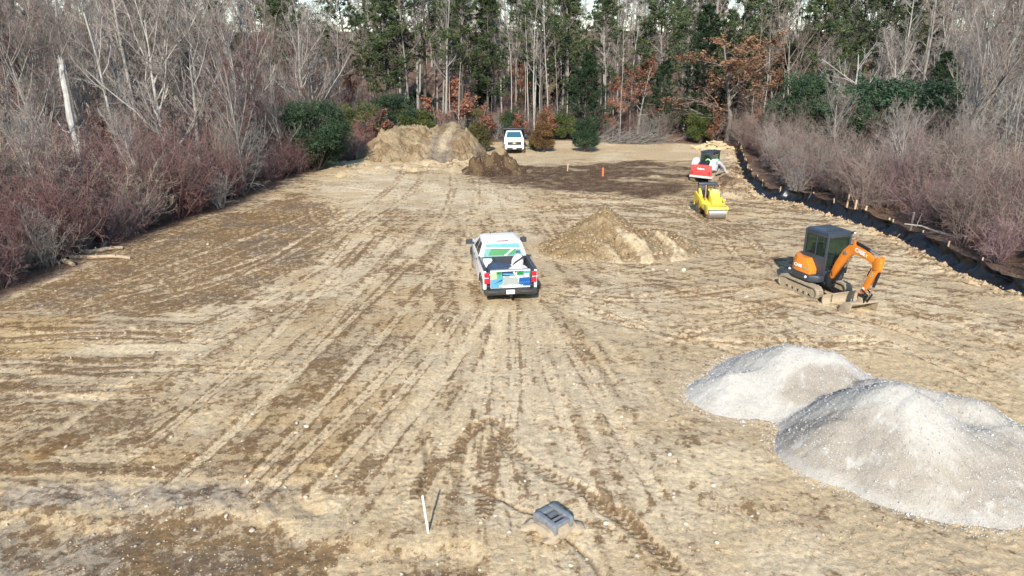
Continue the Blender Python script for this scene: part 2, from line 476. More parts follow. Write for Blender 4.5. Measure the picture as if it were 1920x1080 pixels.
def ground_fields(X, Y):
    n_big = fbm(X * 0.12, Y * 0.12, 1, 4)
    n_mid = fbm(X * 0.6, Y * 0.6, 7, 4)
    n_fine = fbm(X * 3.0, Y * 3.0, 13, 4, 0.6)
    wob = (fbm(X * 0.35, Y * 0.35, 31, 3) - 0.5)
    edge = sdf(X, Y, CLEAR) + (n_mid - 0.5) * 2.4
    lit = sstep(-0.5, 0.8, edge)
    # --- streak layers: each pass of a machine leaves long, narrow stripes
    def streak(ang, ln, wd, seed, octs=5):
        ca, sa = math.cos(ang), math.sin(ang)
        a = X * ca + Y * sa; b = -X * sa + Y * ca
        return fbm_a(a / ln + wob * 0.4, b / wd + wob * 0.9, seed, octs, 0.62)
    left_w = sstep(0.5, -5.5, X + (Y - 20) * 0.10 + wob * 6) * sstep(46, 38, Y)
    s_x = streak(R(-3), 4.5, 0.42, 41)
    s_x2 = streak(R(4), 2.4, 0.22, 47)
    s_y = streak(R(96), 5.0, 0.30, 53)
    s_l = streak(R(80), 6.0, 0.36, 57)
    s_d = streak(R(52), 6.0, 0.40, 61)
    s_r = streak(R(-28), 3.2, 0.30, 67)
    s_r2 = streak(R(20), 2.2, 0.25, 71)
    s_f = streak(R(2), 5.0, 0.5, 73)
    def zone(poly, rag=1.0, soft=0.8):
        return sstep(soft, -soft, sdf(X, Y, px_poly(poly)) + (n_mid - 0.5) * rag * 2)
    hz = np.maximum(zone([(-300, 585), (330, 575), (420, 600), (300, 680), (90, 790), (-300, 850)]), zone([(-300, 880), (60, 850), (350, 850), (640, 835), (640, 905), (-300, 965)], 0.6, 0.5))
    crumb = sstep(0.50, 0.66, fbm(X * 1.7, Y * 1.7, 43, 5, 0.7))
    # --- wetness / darkness 0..1, one painted shadow included
    D = np.zeros(X.shape)
    D += hz * (sstep(0.36, 0.62, s_x) * 0.8 + sstep(0.42, 0.66, s_x2) * 0.4)
    lz = left_w * (1 - hz)
    D += lz * (sstep(0.42, 0.70, s_l) * 0.6 + crumb * 0.3 + 0.3 * sstep(0.48, 0.64, fbm(X * 0.22, Y * 0.16, 59, 3)) + sstep(0.48, 0.68, s_x2) * 0.3)
    mid = (1 - left_w) * sstep(60, 50, Y)
    cen = np.exp(-((X - 0.0 - (Y - 20) * -0.02) / 5.0) ** 2)
    D += mid * cen * (sstep(0.45, 0.70, s_y) * 0.7 + crumb * 0.45)
    rgt = mid * (1 - cen)
    D += rgt * (sstep(0.42, 0.68, s_r) * 0.7 + sstep(0.46, 0.68, s_r2) * 0.55 + crumb * 0.25) * (0.45 + 0.55 * sstep(20, 26, Y))
    D += sstep(28, 40, Y) * sstep(62, 56, Y) * sstep(0.50, 0.62, s_f) * 0.40
    tri = sdf(X, Y, px_poly([(20, 585), (130, 505), (330, 430), (560, 365), (640, 395), (600, 470), (470, 545), (300, 590)])) + (n_mid - .5) * 2.5
    tri_w = sstep(0.8, -1.2, tri)
    D = D * (1 - 0.5 * tri_w) + tri_w * (0.72 + 0.6 * sstep(0.36, 0.62, s_d))
    # dark topsoil stripped at the back
    top = sdf(X, Y, px_poly([(890, 330), (985, 304), (1180, 301), (1375, 302), (1392, 325), (1375, 350), (1250, 366), (1120, 368), (985, 352)])) + (n_mid - .5) * 3.4 + (s_f - 0.5) * 5
    top_w = sstep(0.7, -0.9, top)
    top_p = sstep(0.53, 0.62, fbm(X * 0.25, Y * 0.5, 83, 4))
    # wet ground at the front left, behind a low cut edge
    cut = px_line([(-60, 965), (120, 955), (300, 960), (470, 950), (610, 985), (660, 1000), (900, 1020), (905, 1120)])
    cd, ca_, cs = poly_dist(X, Y, cut)
    low = np.where((cs < 0) & (Y < 13), 1.0, 0.0)
    low_w = low * sstep(0.0, 0.5, cd + (n_mid - .5) * 0.9)
    blotch = fbm(X * 0.9, Y * 0.9, 91, 5, 0.6)
    D = D * (1 - low_w) + low_w * (0.45 + 0.85 * sstep(0.36, 0.66, blotch))
    # single wet patches; the last one is a painted shadow
    def patch(poly, rag=0.7, soft=0.25):
        d = sdf(X, Y, px_poly(poly)) + (n_mid - 0.5) * rag * 2 + (n_fine - 0.5) * rag * 0.8
        return sstep(soft, -soft, d)
    D = np.maximum(D, 0.6 * patch([(1475, 905), (1600, 925), (1590, 985), (1520, 1010), (1430, 985), (1500, 950)], 0.8, 0.5))
    D = np.maximum(D, 0.45 * patch([(1240, 890), (1420, 890), (1440, 980), (1290, 1010)], 1.0, 0.8))
    D = np.maximum(D, 0.8 * patch([(225, 720), (330, 715), (270, 800), (60, 850), (80, 830)], 0.35))
    D = np.maximum(D, 0.75 * patch([(0, 740), (120, 735), (60, 800), (0, 830)], 0.5))
    D = np.maximum(D, 0.8 * patch([(360, 850), (640, 840), (600, 895), (330, 905)], 0.6))
    D = np.maximum(D, 0.65 * patch([(480, 575), (620, 560), (600, 600), (450, 620)], 0.8))
    D = np.maximum(D, 0.5 * patch([(1200, 640), (1470, 560), (1480, 590), (1260, 665)], 0.9))
    D = np.maximum(D, 0.75 * patch([(1660, 560), (1760, 590), (1750, 615), (1670, 590)], 0.5))
    D = np.maximum(D, 0.6 * patch([(700, 380), (860, 372), (850, 395), (720, 400)], 1.2))
    D = np.maximum(D, 0.6 * patch([(1440, 480), (1500, 475), (1480, 520), (1450, 520)], 0.6))  # cast shadow of the excavator, painted into the soil as a dark patch
    # --- ochre and pale soil
    O = sstep(0.52, 0.66, fbm(X * 0.22, Y * 0.35, 101, 4)) * 0.55 * (0.35 + 0.65 * left_w)
    O = np.maximum(O, 0.8 * patch([(0, 590), (190, 585), (180, 612), (0, 620)], 0.6))
    O = np.maximum(O, 0.9 * patch([(0, 835), (280, 820), (300, 850), (120, 880), (0, 880)], 0.6))
    O = np.maximum(O, 0.7 * patch([(1200, 1040), (1290, 1060), (1300, 1080), (1180, 1080)], 0.3))
    Pl = sstep(0.46, 0.62, fbm(X * 0.3, Y * 0.3, 111, 4))
    Pl = np.maximum(Pl * sstep(0.62, 0.45, D), 0)
    cream = patch([(590, 335), (700, 322), (860, 335), (1000, 362), (980, 400), (760, 400), (640, 392), (585, 365)], 1.6, 1.0)
    col = TAN + (PALE - TAN) * (Pl * 0.85)[:, None]
    col = col + (CREAM - col) * (cream * sstep(0.40, 0.6, s_f * 0.5 + n_mid * 0.5) * 0.9)[:, None]
    D = D * (1 - 0.55 * cream)
    col = col + (OCHRE - col) * (O * sstep(0.35, 0.6, n_mid))[:, None]
    D = np.clip(D, 0, 1)
    Dn = sstep(0.30, 1.0, D + (n_fine - 0.5) * 0.8 * (0.25 + D))
    col = col + (BROWN * 1.25 - col) * (Dn * 0.45)[:, None]
    WET_SHADE = np.clip(D, 0, 1) * (0.56 - 0.14 * np.exp(-((X + 1.5) / 5) ** 2 - ((Y - 18) / 7) ** 2)) + 0.04 + 0.20 * sstep(0.44, 0.68, fbm(X * 0.7, Y * 0.9, 49, 5, 0.65))
    gr = sstep(0.5, 0.62, fbm(X * 0.5, Y * 0.8, 121, 4)) * (0.25 + 0.5 * low_w + 0.35 * tri_w)
    col = col + (GREY - col) * np.clip(gr * 0.75, 0, 1)[:, None]
    tw = np.clip(top_w * (0.55 + 0.8 * (n_fine)) - top_p * 0.6, 0, 1)
    col = col + (DARK - col) * tw[:, None]
    # --- relief
    Z = (n_big - 0.5) * 0.25 + (n_mid - 0.5) * 0.06 + (n_fine - 0.5) * 0.034 + (fbm(X * 8, Y * 8, 17, 2, 0.7) - 0.5) * 0.032 * np.clip(1.5 - Y / 30, 0, 1)
    Z += (s_x - 0.5) * 0.10 * hz + (s_l - 0.5) * 0.13 * lz + (s_d - 0.5) * 0.20 * tri_w + (s_y - 0.5) * 0.12 * mid * cen + (s_r - 0.5) * 0.055 * rgt + (s_r2 - .5) * 0.04 * rgt
    Z -= low_w * 0.10
    Z += top_w * (fbm(X * 0.8, Y * 0.8, 131, 4) - 0.5) * 0.35
    # gouges left by a bucket along the cut edge on the left
    gz = patch([(0, 905), (560, 905), (600, 960), (0, 960)], 0.3)
    go = vnoise(X * 1.25 + Y * 0.9, Y * 0.35, 141)
    Z += gz * ((go - 0.5) * 0.13 + (n_fine - .5) * 0.10)
    gg = gz * sstep(0.35, 0.6, n_mid)
    col = col + (GREY * 1.15 - col) * (gg * 0.6)[:, None]
    # --- wheel and crawler tracks
    def track(pts, w, depth, tread, wet=0.0, pale=0.0, lip=0.02, pitch=0.16, wet_from=None, fade=0.6, edge=0.0, shift=0.0):
        nonlocal Z, col, WET_SHADE
        ln = px_line(pts)
        if shift:
            q = np.array(ln); d_ = np.gradient(q, axis=0); d_ /= np.linalg.norm(d_, axis=1)[:, None] + 1e-9
            ln = [tuple(a_) for a_ in q + np.stack([-d_[:, 1], d_[:, 0]], 1) * shift]
        xs = [p[0] for p in ln]; ys = [p[1] for p in ln]
        m = (X > min(xs) - 1) & (X < max(xs) + 1) & (Y > min(ys) - 1) & (Y < max(ys) + 1)
        if not m.any(): return
        d, a, s = poly_dist(X[m], Y[m], ln)
        tot = sum(math.hypot(ln[i + 1][0] - ln[i][0], ln[i + 1][1] - ln[i][1]) for i in range(len(ln) - 1))
        env = sstep(0, fade, a) * sstep(0, fade, tot - a) * (0.45 + 0.9 * np.clip(n_mid[m], 0, 1))
        ins = sstep(w * 0.5 + 0.04, w * 0.5 - 0.04, d + (n_fine[m] - .5) * 0.10)
        rim = np.exp(-((d - w * 0.5 - 0.06) / 0.06) ** 2)
        tr = sstep(-0.2, 0.5, np.sin((a + np.abs(s) * 0.6) * 2 * PI / pitch)) * np.clip(1 - (Y[m] - 14) / 16, 0, 1)
        z = Z[m]
        z = z - 0.55 * env * ins * (depth + tread * tr) + 0.5 * env * rim * lip
        Z[m] = z
        c_ = col[m]
        if pale: c_ = c_ + (PALE * 1.08 - c_) * (np.clip(env * ins * pale, 0, 1) * (0.6 + 0.4 * (1 - tr)))[:, None]
        wt = wet * np.ones(d.shape)
        if wet_from is not None: wt = wt * sstep(wet_from[0] - .1, wet_from[0] + .1, a) * sstep(wet_from[1] + .1, wet_from[1] - .1, a)
        q_ = np.clip(env * ins * wt * (0.55 + 0.6 * tr), 0, 0.95)
        col[m] = c_ + (BROWN * 1.4 - c_) * (q_ * 0.4)[:, None]
        WET_SHADE[m] = np.maximum(WET_SHADE[m] * (1 - np.clip(env * ins * pale, 0, 1) * 0.9), q_ * 0.85)
        if edge:
            e_ = np.exp(-((d - w * 0.5) / (0.030 + 0.0012 * Y[m])) ** 2) + 0.7 * np.exp(-(d / (0.022 + 0.001 * Y[m])) ** 2)
            e_ = e_ * env * edge * (0.35 + 1.1 * np.clip(n_mid[m], 0, 1))
            WET_SHADE[m] = np.clip(WET_SHADE[m] + e_ * 0.75, 0, 1); Z[m] -= e_ * 0.035
    # long runs of wheels and crawlers, each with its partner track
    for pts, pr__ in [([(905, 575), (860, 660), (800, 775), (715, 900), (630, 1010)], 0), ([(880, 565), (800, 680), (700, 800), (560, 960)], 1.7), ([(850, 555), (735, 690), (605, 820), (450, 970)], 1.7), ([(780, 480), (645, 610), (490, 760), (300, 930)], 1.6), ([(700, 440), (530, 610), (345, 780), (180, 900)], 1.6),
                  ([(990, 575), (1030, 700), (1080, 850), (1145, 1000)], -1.7), ([(1012, 570), (1095, 700), (1185, 850), (1250, 960)], 0), ([(962, 575), (966, 700), (952, 830)], 0), ([(978, 575), (988, 700), (992, 810)], 0), ([(930, 590), (915, 700), (890, 830), (870, 960)], 0),
                  ([(1010, 540), (1150, 562), (1300, 562), (1445, 540)], 0.5), ([(1000, 550), (1130, 602), (1300, 622), (1485, 600)], 0.6), ([(1490, 595), (1650, 640), (1800, 700), (1940, 780)], 1.4), ([(1640, 565), (1780, 602), (1940, 655)], 1.4), ([(1100, 580), (1260, 640), (1420, 655), (1700, 650)], 0.6), ([(1300, 560), (1400, 590), (1470, 640), (1480, 700)], 0.7),
                  ([(640, 400), (560, 450), (430, 500), (250, 552), (60, 592)], 1.4), ([(622, 385), (500, 430), (350, 488), (180, 542)], 1.4), ([(600, 425), (480, 492), (330, 545)], 0.6), ([(660, 440), (600, 500), (480, 570), (300, 640)], 1.5), ([(580, 385), (600, 420), (700, 440), (800, 462)], 1.3),
                  ([(765, 302), (745, 340), (685, 390), (600, 440)], 1.7), ([(840, 303), (850, 340), (835, 400), (800, 465)], 1.7), ([(1010, 362), (1150, 376), (1300, 405), (1430, 470)], 1.7), ([(900, 345), (960, 375), (1060, 395), (1200, 390)], 1.7), ([(1270, 380), (1340, 430), (1400, 500), (1460, 520)], 1.3), ([(860, 420), (900, 400), (1000, 395), (1080, 400)], 1.0),
                  ([(120, 700), (330, 690), (560, 700)], 0.5), ([(-20, 640), (200, 630), (420, 640)], 0.5), ([(-20, 760), (150, 745), (330, 740)], 0.5)]:
        track(pts, 0.34, 0.03, 0.012, pale=0.55, lip=0.03, edge=0.7, fade=1.0)
        if pr__: track(pts, 0.34, 0.03, 0.012, pale=0.45, lip=0.03, edge=0.6, fade=1.0, shift=pr__)
    track([(600, 1000), (660, 905), (720, 840), (800, 740), (880, 640), (925, 570)], 0.42, 0.035, 0.03, wet=1.7, pale=0.7, wet_from=(1.3, 2.9))
    track([(740, 1000), (790, 910), (830, 850), (885, 745), (925, 650), (945, 575)], 0.42, 0.035, 0.03, wet=1.7, pale=0.7, wet_from=(1.1, 2.7))
    track([(905, 990), (915, 920), (925, 850), (945, 800)], 0.40, 0.05, 0.04, wet=1.1)
    track([(930, 800), (965, 850), (1030, 890), (1090, 920), (1170, 975), (1240, 1035), (1310, 1100)], 0.38, 0.06, 0.035, wet=0.9)
    track([(845, 865), (870, 900), (905, 925), (960, 930)], 0.36, 0.06, 0.035, wet=0.9)
    track([(840, 875), (870, 825), (910, 795), (945, 805), (960, 830)], 0.34, 0.06, 0.03, wet=1.0)
    track([(985, 565), (1000, 640), (1005, 700), (1010, 760), (1000, 840)], 0.36, 0.03, 0.02, wet=0.35, pale=0.4)
    track([(1000, 560), (1040, 650), (1060, 720), (1075, 790)], 0.36, 0.03, 0.02, wet=0.25, pale=0.5)
    track([(945, 565), (940, 640), (938, 720), (940, 800)], 0.36, 0.03, 0.02, wet=0.2, pale=0.5)
    track([(1020, 545), (1120, 640), (1210, 730), (1290, 830)], 0.36, 0.03, 0.02, wet=0.2, pale=0.3)
    track([(640, 430), (560, 520), (450, 620), (330, 740), (230, 850)], 0.40, 0.05, 0.02, wet=0.6, pale=0.0)
    track([(740, 450), (650, 550), (560, 650), (480, 740)], 0.40, 0.03, 0.02, wet=0.3, pale=0.2)
    track([(250, 700), (160, 770), (70, 835)], 0.30, 0.05, 0.0, pale=0.4, lip=0.04)
    for k, (a, b, c_, d) in enumerate([(585, 395, 620, 440), (600, 470, 470, 540), (545, 500, 330, 560), (560, 440, 360, 500), (480, 430, 300, 500), (400, 455, 200, 540), (630, 420, 780, 450)]):
        track([(a, b), ((a + c_) / 2 + 6, (b + d) / 2 - 3), (c_, d)], 0.35, 0.07, 0.03, wet=0.6, lip=0.05)
    for pts in ([(1090, 545), (1200, 580), (1330, 590), (1450, 575)], [(1190, 655), (1300, 630), (1400, 600), (1480, 565)], [(1080, 560), (1180, 610), (1330, 640), (1500, 650), (1640, 640)],
                [(1460, 545), (1390, 535), (1300, 545), (1180, 560)], [(1620, 600), (1740, 640), (1850, 690), (1930, 740)], [(1650, 580), (1780, 610), (1930, 670)], [(1240, 600), (1360, 660), (1500, 690)],
                [(1050, 580), (1100, 660), (1180, 760)], [(1330, 520), (1420, 500), (1460, 470)], [(1390, 470), (1300, 450), (1340, 415)]):
        track(pts, 0.30, 0.055, 0.03, wet=0.7, lip=0.05)
    for pts in ([(760, 395), (900, 380), (1060, 390), (1200, 375)], [(700, 420), (850, 400), (1010, 412)], [(620, 350), (760, 362), (900, 350)], [(1040, 380), (1160, 372), (1300, 385)], [(830, 310), (800, 350), (720, 385)], [(860, 312), (880, 350), (850, 400)]):
        track(pts, 0.5, 0.05, 0.0, wet=0.5, lip=0.04, fade=2)
    # cracks and a strip kicked up by the tracks
    for pts in ([(1050, 1000), (1100, 1040), (1130, 1080), (1150, 1110)], [(930, 930), (980, 955), (1010, 965)], [(795, 830), (800, 870), (785, 920)]):
        d, a, s = poly_dist(X, Y, px_line(pts))
        k = sstep(0.07, 0.02, d + (n_fine - .5) * 0.05)
        Z -= k * 0.06; col += (BROWN * 0.6 - col) * (k * 0.6)[:, None]
    # berm of loose earth kicked up against the silt fence, and along the back
    fd, fa, fs = poly_dist(X, Y, FENCE)
    bz = np.exp(-((fd - 0.9) / 0.5) ** 2) * (0.35 + 0.9 * fbm(X * 1.1, Y * 1.1, 151, 3))
    Z += np.where(Y < 70, bz * 0.10, 0) + np.exp(-((fd - 0.9) / 0.45) ** 2) * (fbm(X * 2.2, Y * 2.2, 157, 3) - 0.5) * 0.40
    mound2 = patch([(1345, 318), (1395, 320), (1410, 365), (1330, 372)], 1.5, 0.8)
    Z += mound2 * (0.15 + (fbm(X * 0.9, Y * 0.9, 161, 4) - 0.5) * 1.1)
    ledge = patch([(640, 300), (740, 285), (960, 300), (980, 322), (800, 320), (650, 330)], 1.5, 1.0)
    Z += ledge * (fbm(X * 0.7, Y * 0.7, 163, 4) - 0.45) * 0.9
    # --- woodland floor: leaf litter, hummocks
    hum = fbm(X * 0.15, Y * 0.15, 171, 4)
    lcol = LITTER * (0.6 + 0.9 * fbm(X * 1.2, Y * 1.2, 173, 4))[:, None]
    lcol = lcol + (np.array((0.19, 0.115, 0.075)) - lcol) * (sstep(0.5, 0.65, fbm(X * 0.3, Y * 0.3, 177, 4)) * 0.6)[:, None]
    col = col + (lcol - col) * lit[:, None]
    Z = Z * (1 - 0.6 * lit) + lit * (hum - 0.42) * 1.2 * sstep(0.0, 6, edge)
    Z = Z + sstep(86, 200, Y) * 15.0 * lit
    WET_SHADE = np.where(tw > 0.3, 0.25, WET_SHADE) * (1 - lit) + 0.3 * lit
    return Z, np.clip(col, 0.01, 0.7), WET_SHADE

FENCE = smooth_line([at(a, b) for a, b in [(1384, 284), (1392, 305), (1402, 335), (1420, 352), (1440, 369), (1500, 380), (1560, 401), (1620, 420), (1690, 447), (1740, 472), (1790, 500), (1850, 525), (1920, 552), (2040, 600)]], 10)
gZ, gCol, gWetShade = ground_fields(X, Y)
gZg = gZ.reshape(NR, NC)
def ground_zs(x, y):
    """height of the ground sheet at given places"""
    x, y = np.asarray(x, float), np.asarray(y, float)
    r = np.clip(np.searchsorted(rows, y) - 1, 0, NR - 2)
    fr = np.clip((y - rows[r]) / (rows[r + 1] - rows[r]), 0, 1)
    sv = x / (np.clip(y, 8, 90) * 0.80 + 3.0)
    c_ = np.clip(np.searchsorted(sC, sv) - 1, 0, NC - 2)
    fc = np.clip((sv - sC[c_]) / (sC[c_ + 1] - sC[c_]), 0, 1)
    return (gZg[r, c_] * (1 - fc) + gZg[r, c_ + 1] * fc) * (1 - fr) + (gZg[r + 1, c_] * (1 - fc) + gZg[r + 1, c_ + 1] * fc) * fr
def ground_z(x, y): return float(ground_zs([x], [y])[0])
idx = np.arange(NR * NC).reshape(NR, NC)
gF = np.stack([idx[:-1, :-1], idx[:-1, 1:], idx[1:, 1:], idx[1:, :-1]], -1).reshape(-1, 4)
SOIL = soil_mat('bare_sandy_earth')
g_me = mesh_np('ground', np.stack([X, Y, gZ], 1), gF, [SOIL], smooth=True)
set_col(g_me, 'albedo', gCol, gWetShade)
ground = tag(link('ground', g_me), 'tan graded earth crossed by tyre and crawler tracks', kind='structure')
del ground['label']

# a pale strip of standing water glimpsed through the brush on the far left
WATER, wnt, wb = _nodes('pond_water')
wb.inputs['Base Color'].default_value = (0.25, 0.28, 0.30, 1); wb.inputs['Roughness'].default_value = 0.12
_n = wnt.nodes.new('ShaderNodeTexNoise'); _n.inputs['Scale'].default_value = 3
_b = wnt.nodes.new('ShaderNodeBump'); _b.inputs['Strength'].default_value = 0.15
wnt.links.new(_n.outputs['Fac'], _b.inputs['Height']); wnt.links.new(_b.outputs['Normal'], wb.inputs['Normal'])
rs = np.random.RandomState(5)
pa = np.linspace(0, 2 * PI, 40, endpoint=False)
pr_ = 1 + 0.18 * np.sin(pa * 3 + 1) + 0.12 * np.sin(pa * 5)
pv = [(-36 + 5 * math.cos(a) * r, 39 + 7 * math.sin(a) * r, 0.34) for a, r in zip(pa, pr_)]
tag(link('pond_water', mesh_np('pond_water', pv, [tuple(range(40))], [WATER])), kind='structure')

# ------------------------------------------------------------------ heaps of earth and gravel: each its own body on the ground
def heap(name, label, cat, cx, cy, hw, hd, nx, ny, zf, cf, m, rot=0.0, wet=0.22):
    gx, gy = np.meshgrid(np.linspace(-hw, hw, nx), np.linspace(-hd, hd, ny))
    ca, sa = math.cos(rot), math.sin(rot)
    wx, wy = cx + gx * ca - gy * sa, cy + gx * sa + gy * ca
    g0 = ground_zs(wx.ravel(), wy.ravel()).reshape(wx.shape)
    h = zf(gx, gy, wx, wy)
    keep = h > -0.15
    z = np.where(h > 0, g0 + h, g0 + h * 1.0)
    v = np.stack([wx - cx, wy - cy, z], -1).reshape(-1, 3)
    ii = np.arange(nx * ny).reshape(ny, nx)
    f = np.stack([ii[:-1, :-1], ii[:-1, 1:], ii[1:, 1:], ii[1:, :-1]], -1).reshape(-1, 4)
    kk = keep.ravel()[f].any(1)
    f = f[kk]
    used = np.unique(f)
    rm = np.full(nx * ny, -1); rm[used] = np.arange(len(used))
    me = mesh_np(name, v[used], rm[f], [m], smooth=True)
    c_ = cf(gx, gy, wx, wy, h).reshape(-1, 3)[used]
    set_col(me, 'albedo', c_, wet)
    o = tag(link(name, me), label, cat)
    o.location = (cx, cy, 0)
    return o, (wx, wy, z, h)

def mixc(a, b, t): return a + (b - a) * np.clip(t, 0, 1)[..., None]
# far mound with the ramp
def zf(gx, gy, wx, wy):
    n = fbm(wx * 0.45, wy * 0.45, 201, 5, 0.55); n2 = fbm(wx * 1.7, wy * 1.7, 203, 5, 0.66)
    def load(x, y, h, rx, ry): return h * (1.16 - np.sqrt(((gx - x) / rx) ** 2 + ((gy - y) / ry) ** 2 + 0.02))
    k = 5.0
    ls = [load(-3.0, -1.2, 2.7, 2.7, 4.2), load(-0.9, 0.2, 2.9, 2.6, 4.6), load(1.6, 1.2, 2.8, 3.0, 5.0), load(3.4, 0.4, 2.5, 2.0, 4.6), load(-2.2, 2.5, 2.7, 3.0, 4.0), load(-5.0, -3.6, 0.9, 1.9, 1.6), load(-1.8, -4.4, 0.9, 2.4, 1.5)]
    h = np.log(sum(np.exp(k * q) for q in ls)) / k
    h = np.minimum(h, 2.15 + (n - .5) * 0.5)
    h = h + (n - .5) * 0.7 * sstep(-0.1, 0.8, h) + (fbm(wx * 3.5, wy * 3.5, 209, 3) - .5) * 0.45 * sstep(-0.1, 0.3, h) + (n2 - .5) * 0.6 * sstep(-0.2, 0.3, h)
    rx = gx - 2.0 - 0.25 * np.sin(gy * 0.5)
    ramp_w = sstep(1.5, 0.7, np.abs(rx))
    ramp = np.clip((gy + 6.4) / 7.6, 0, 1) * 2.3
    h = h * (1 - ramp_w) + ramp_w * (np.where(gy < -6.4, -0.4, ramp) - 0.15 * np.exp(-((np.abs(rx) - 0.55) / 0.2) ** 2) + (n2 - .5) * 0.25)
    return np.where(np.hypot(gx / 6.9, gy / 8.2) > 1, -0.5, h - 0.05)
def cf(gx, gy, wx, wy, h):
    n = fbm(wx * 0.8, wy * 0.8, 211, 5, 0.6)
    c_ = mixc(TAN * 0.50 * np.ones(gx.shape + (3,)), BROWN * 0.9, sstep(0.40, 0.62, n))
    c_ = mixc(c_, PALE * 0.55, sstep(0.54, 0.68, fbm(wx * 1.4, wy * 1.4, 213, 4)) * 0.5)
    rx = gx - 2.0 - 0.25 * np.sin(gy * 0.5)
    c_ = mixc(c_, GREY * 0.75, sstep(1.5, 0.6, np.abs(rx) + (n - .5) * 1.5) * 0.6 * sstep(1.5, -2.0, gy))
    c_ = mixc(c_, PALE * 0.72, sstep(0.55, 0.2, np.abs(rx - 0.1) + (n - .5) * 0.5) * 0.8 * sstep(-5.0, -3.0, gy))
    return c_
heap('earth_mound', 'big flat-topped tan earth mound with a ramp track, at the back by the wood', 'earth mound', -8.1, 65.4, 7.2, 8.4, 190, 200, zf, cf, SOIL)
# dark topsoil heap
def zf(gx, gy, wx, wy):
    n = fbm(wx * 0.8, wy * 0.8, 221, 5, 0.6); n2 = fbm(wx * 2.2, wy * 2.2, 223, 4, 0.62)
    d = np.hypot(gx / 2.7, gy / 1.9) + (n - .5) * 0.5
    h = 1.75 * np.clip(1 - d, -0.3, 1) ** 1.0 + (n2 - .5) * 0.75 * sstep(1.1, 0.7, d)
    bite = sstep(1.15, 0.75, np.hypot((gx + 0.1) / 1.25, (gy + 1.3) / 0.9))
    h = h * (1 - 0.5 * bite)
    chunk = sstep(0.55, 0.42, np.hypot(gx + 1.55, (gy + 0.3) * 0.8)) * 0.55
    return np.where(d > 1.15, -0.3, h + chunk)
def cf(gx, gy, wx, wy, h):
    n = fbm(wx * 1.3, wy * 1.3, 227, 5, 0.6)
    c_ = mixc(DARK * 0.62 * np.ones(gx.shape + (3,)), BROWN * 0.55, sstep(0.48, 0.64, n))
    c_ = mixc(c_, TAN * 0.42, sstep(0.50, 0.64, fbm(wx * 2, wy * 2, 229, 4)) * 0.6 * sstep(-0.4, 0.8, gy + np.abs(gx) * 0.35))
    return c_
heap('soil_heap', 'dark brown lumpy topsoil heap in front of the white dump truck', 'soil heap', -1.4, 54.6, 3.6, 2.8, 150, 120, zf, cf, SOIL)
# heap in the middle of the site
def zf(gx, gy, wx, wy):
    n = fbm(wx * 0.7, wy * 0.7, 231, 5, 0.55); n2 = fbm(wx * 2.0, wy * 2.0, 233, 5, 0.62)
    h1 = 1.95 * (1 - np.hypot((gx + 0.55) / 2.3, (gy - 1.0) / 2.4))
    h2 = 0.95 * (1 - np.hypot((gx - 1.7) / 2.4, (gy - 0.2) / 2.2))
    h3 = 0.85 * (1 - np.hypot((gx + 2.1) / 1.9, (gy + 0.3) / 2.2))
    h4 = 0.80 * (1 - np.hypot((gx - 0.6) / 3.0, (gy + 1.2) / 1.6))
    k = 7.0
    h = np.log(np.exp(k * h1) + np.exp(k * h2) + np.exp(k * h3) + np.exp(k * h4) + 1e-9) / k
    furrow = np.sin(gx * 4.2 + gy * 1.0 + (n - .5) * 6)
    fw = sstep(0.3, -0.5, gy) * sstep(-1.2, -0.2, gx) * sstep(3.6, 2.8, gx)
    h = h + (n - .5) * 0.4 * sstep(-0.15, 0.4, h) + (n2 - .5) * 0.34 * sstep(-0.2, 0.2, h) + furrow * 0.13 * fw * sstep(-0.1, 0.2, h)
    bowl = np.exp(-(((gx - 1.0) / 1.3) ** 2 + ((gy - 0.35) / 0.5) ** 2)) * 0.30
    return h - bowl
def cf(gx, gy, wx, wy, h):
    n = fbm(wx * 0.9, wy * 0.9, 241, 5, 0.6)
    c_ = mixc(TAN * 0.46 * np.ones(gx.shape + (3,)), BROWN * 0.85, sstep(0.42, 0.62, n) * 0.8)
    c_ = mixc(c_, OCHRE * 0.55, sstep(0.35, -0.6, gx + 0.3 * gy) * 0.4)
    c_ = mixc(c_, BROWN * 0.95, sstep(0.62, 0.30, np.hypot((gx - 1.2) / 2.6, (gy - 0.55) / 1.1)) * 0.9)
    furrow = np.sin(gx * 4.2 + gy * 1.0 + (fbm(wx * .7, wy * .7, 231, 5, .55) - .5) * 6)
    fw = sstep(0.2, -0.5, gy) * sstep(-1.2, -0.2, gx) * sstep(3.6, 2.8, gx)
    c_ = mixc(c_, PALE * 0.8, fw * sstep(-0.1, 0.6, furrow) * 0.85)
    c_ = mixc(c_, PALE * 0.9, sstep(0.12, -0.05, h) * 0.6)
    c_ = mixc(c_, TAN * 0.62, sstep(0.55, 0.7, fbm(wx * 3, wy * 3, 243, 3)) * 0.5)
    return c_
mid_heap, MH = heap('dirt_pile', 'brown and tan dirt pile in the middle of the site, right of the pickup', 'dirt pile', 5.15, 32.2, 4.6, 4.2, 230, 210, zf, cf, SOIL)

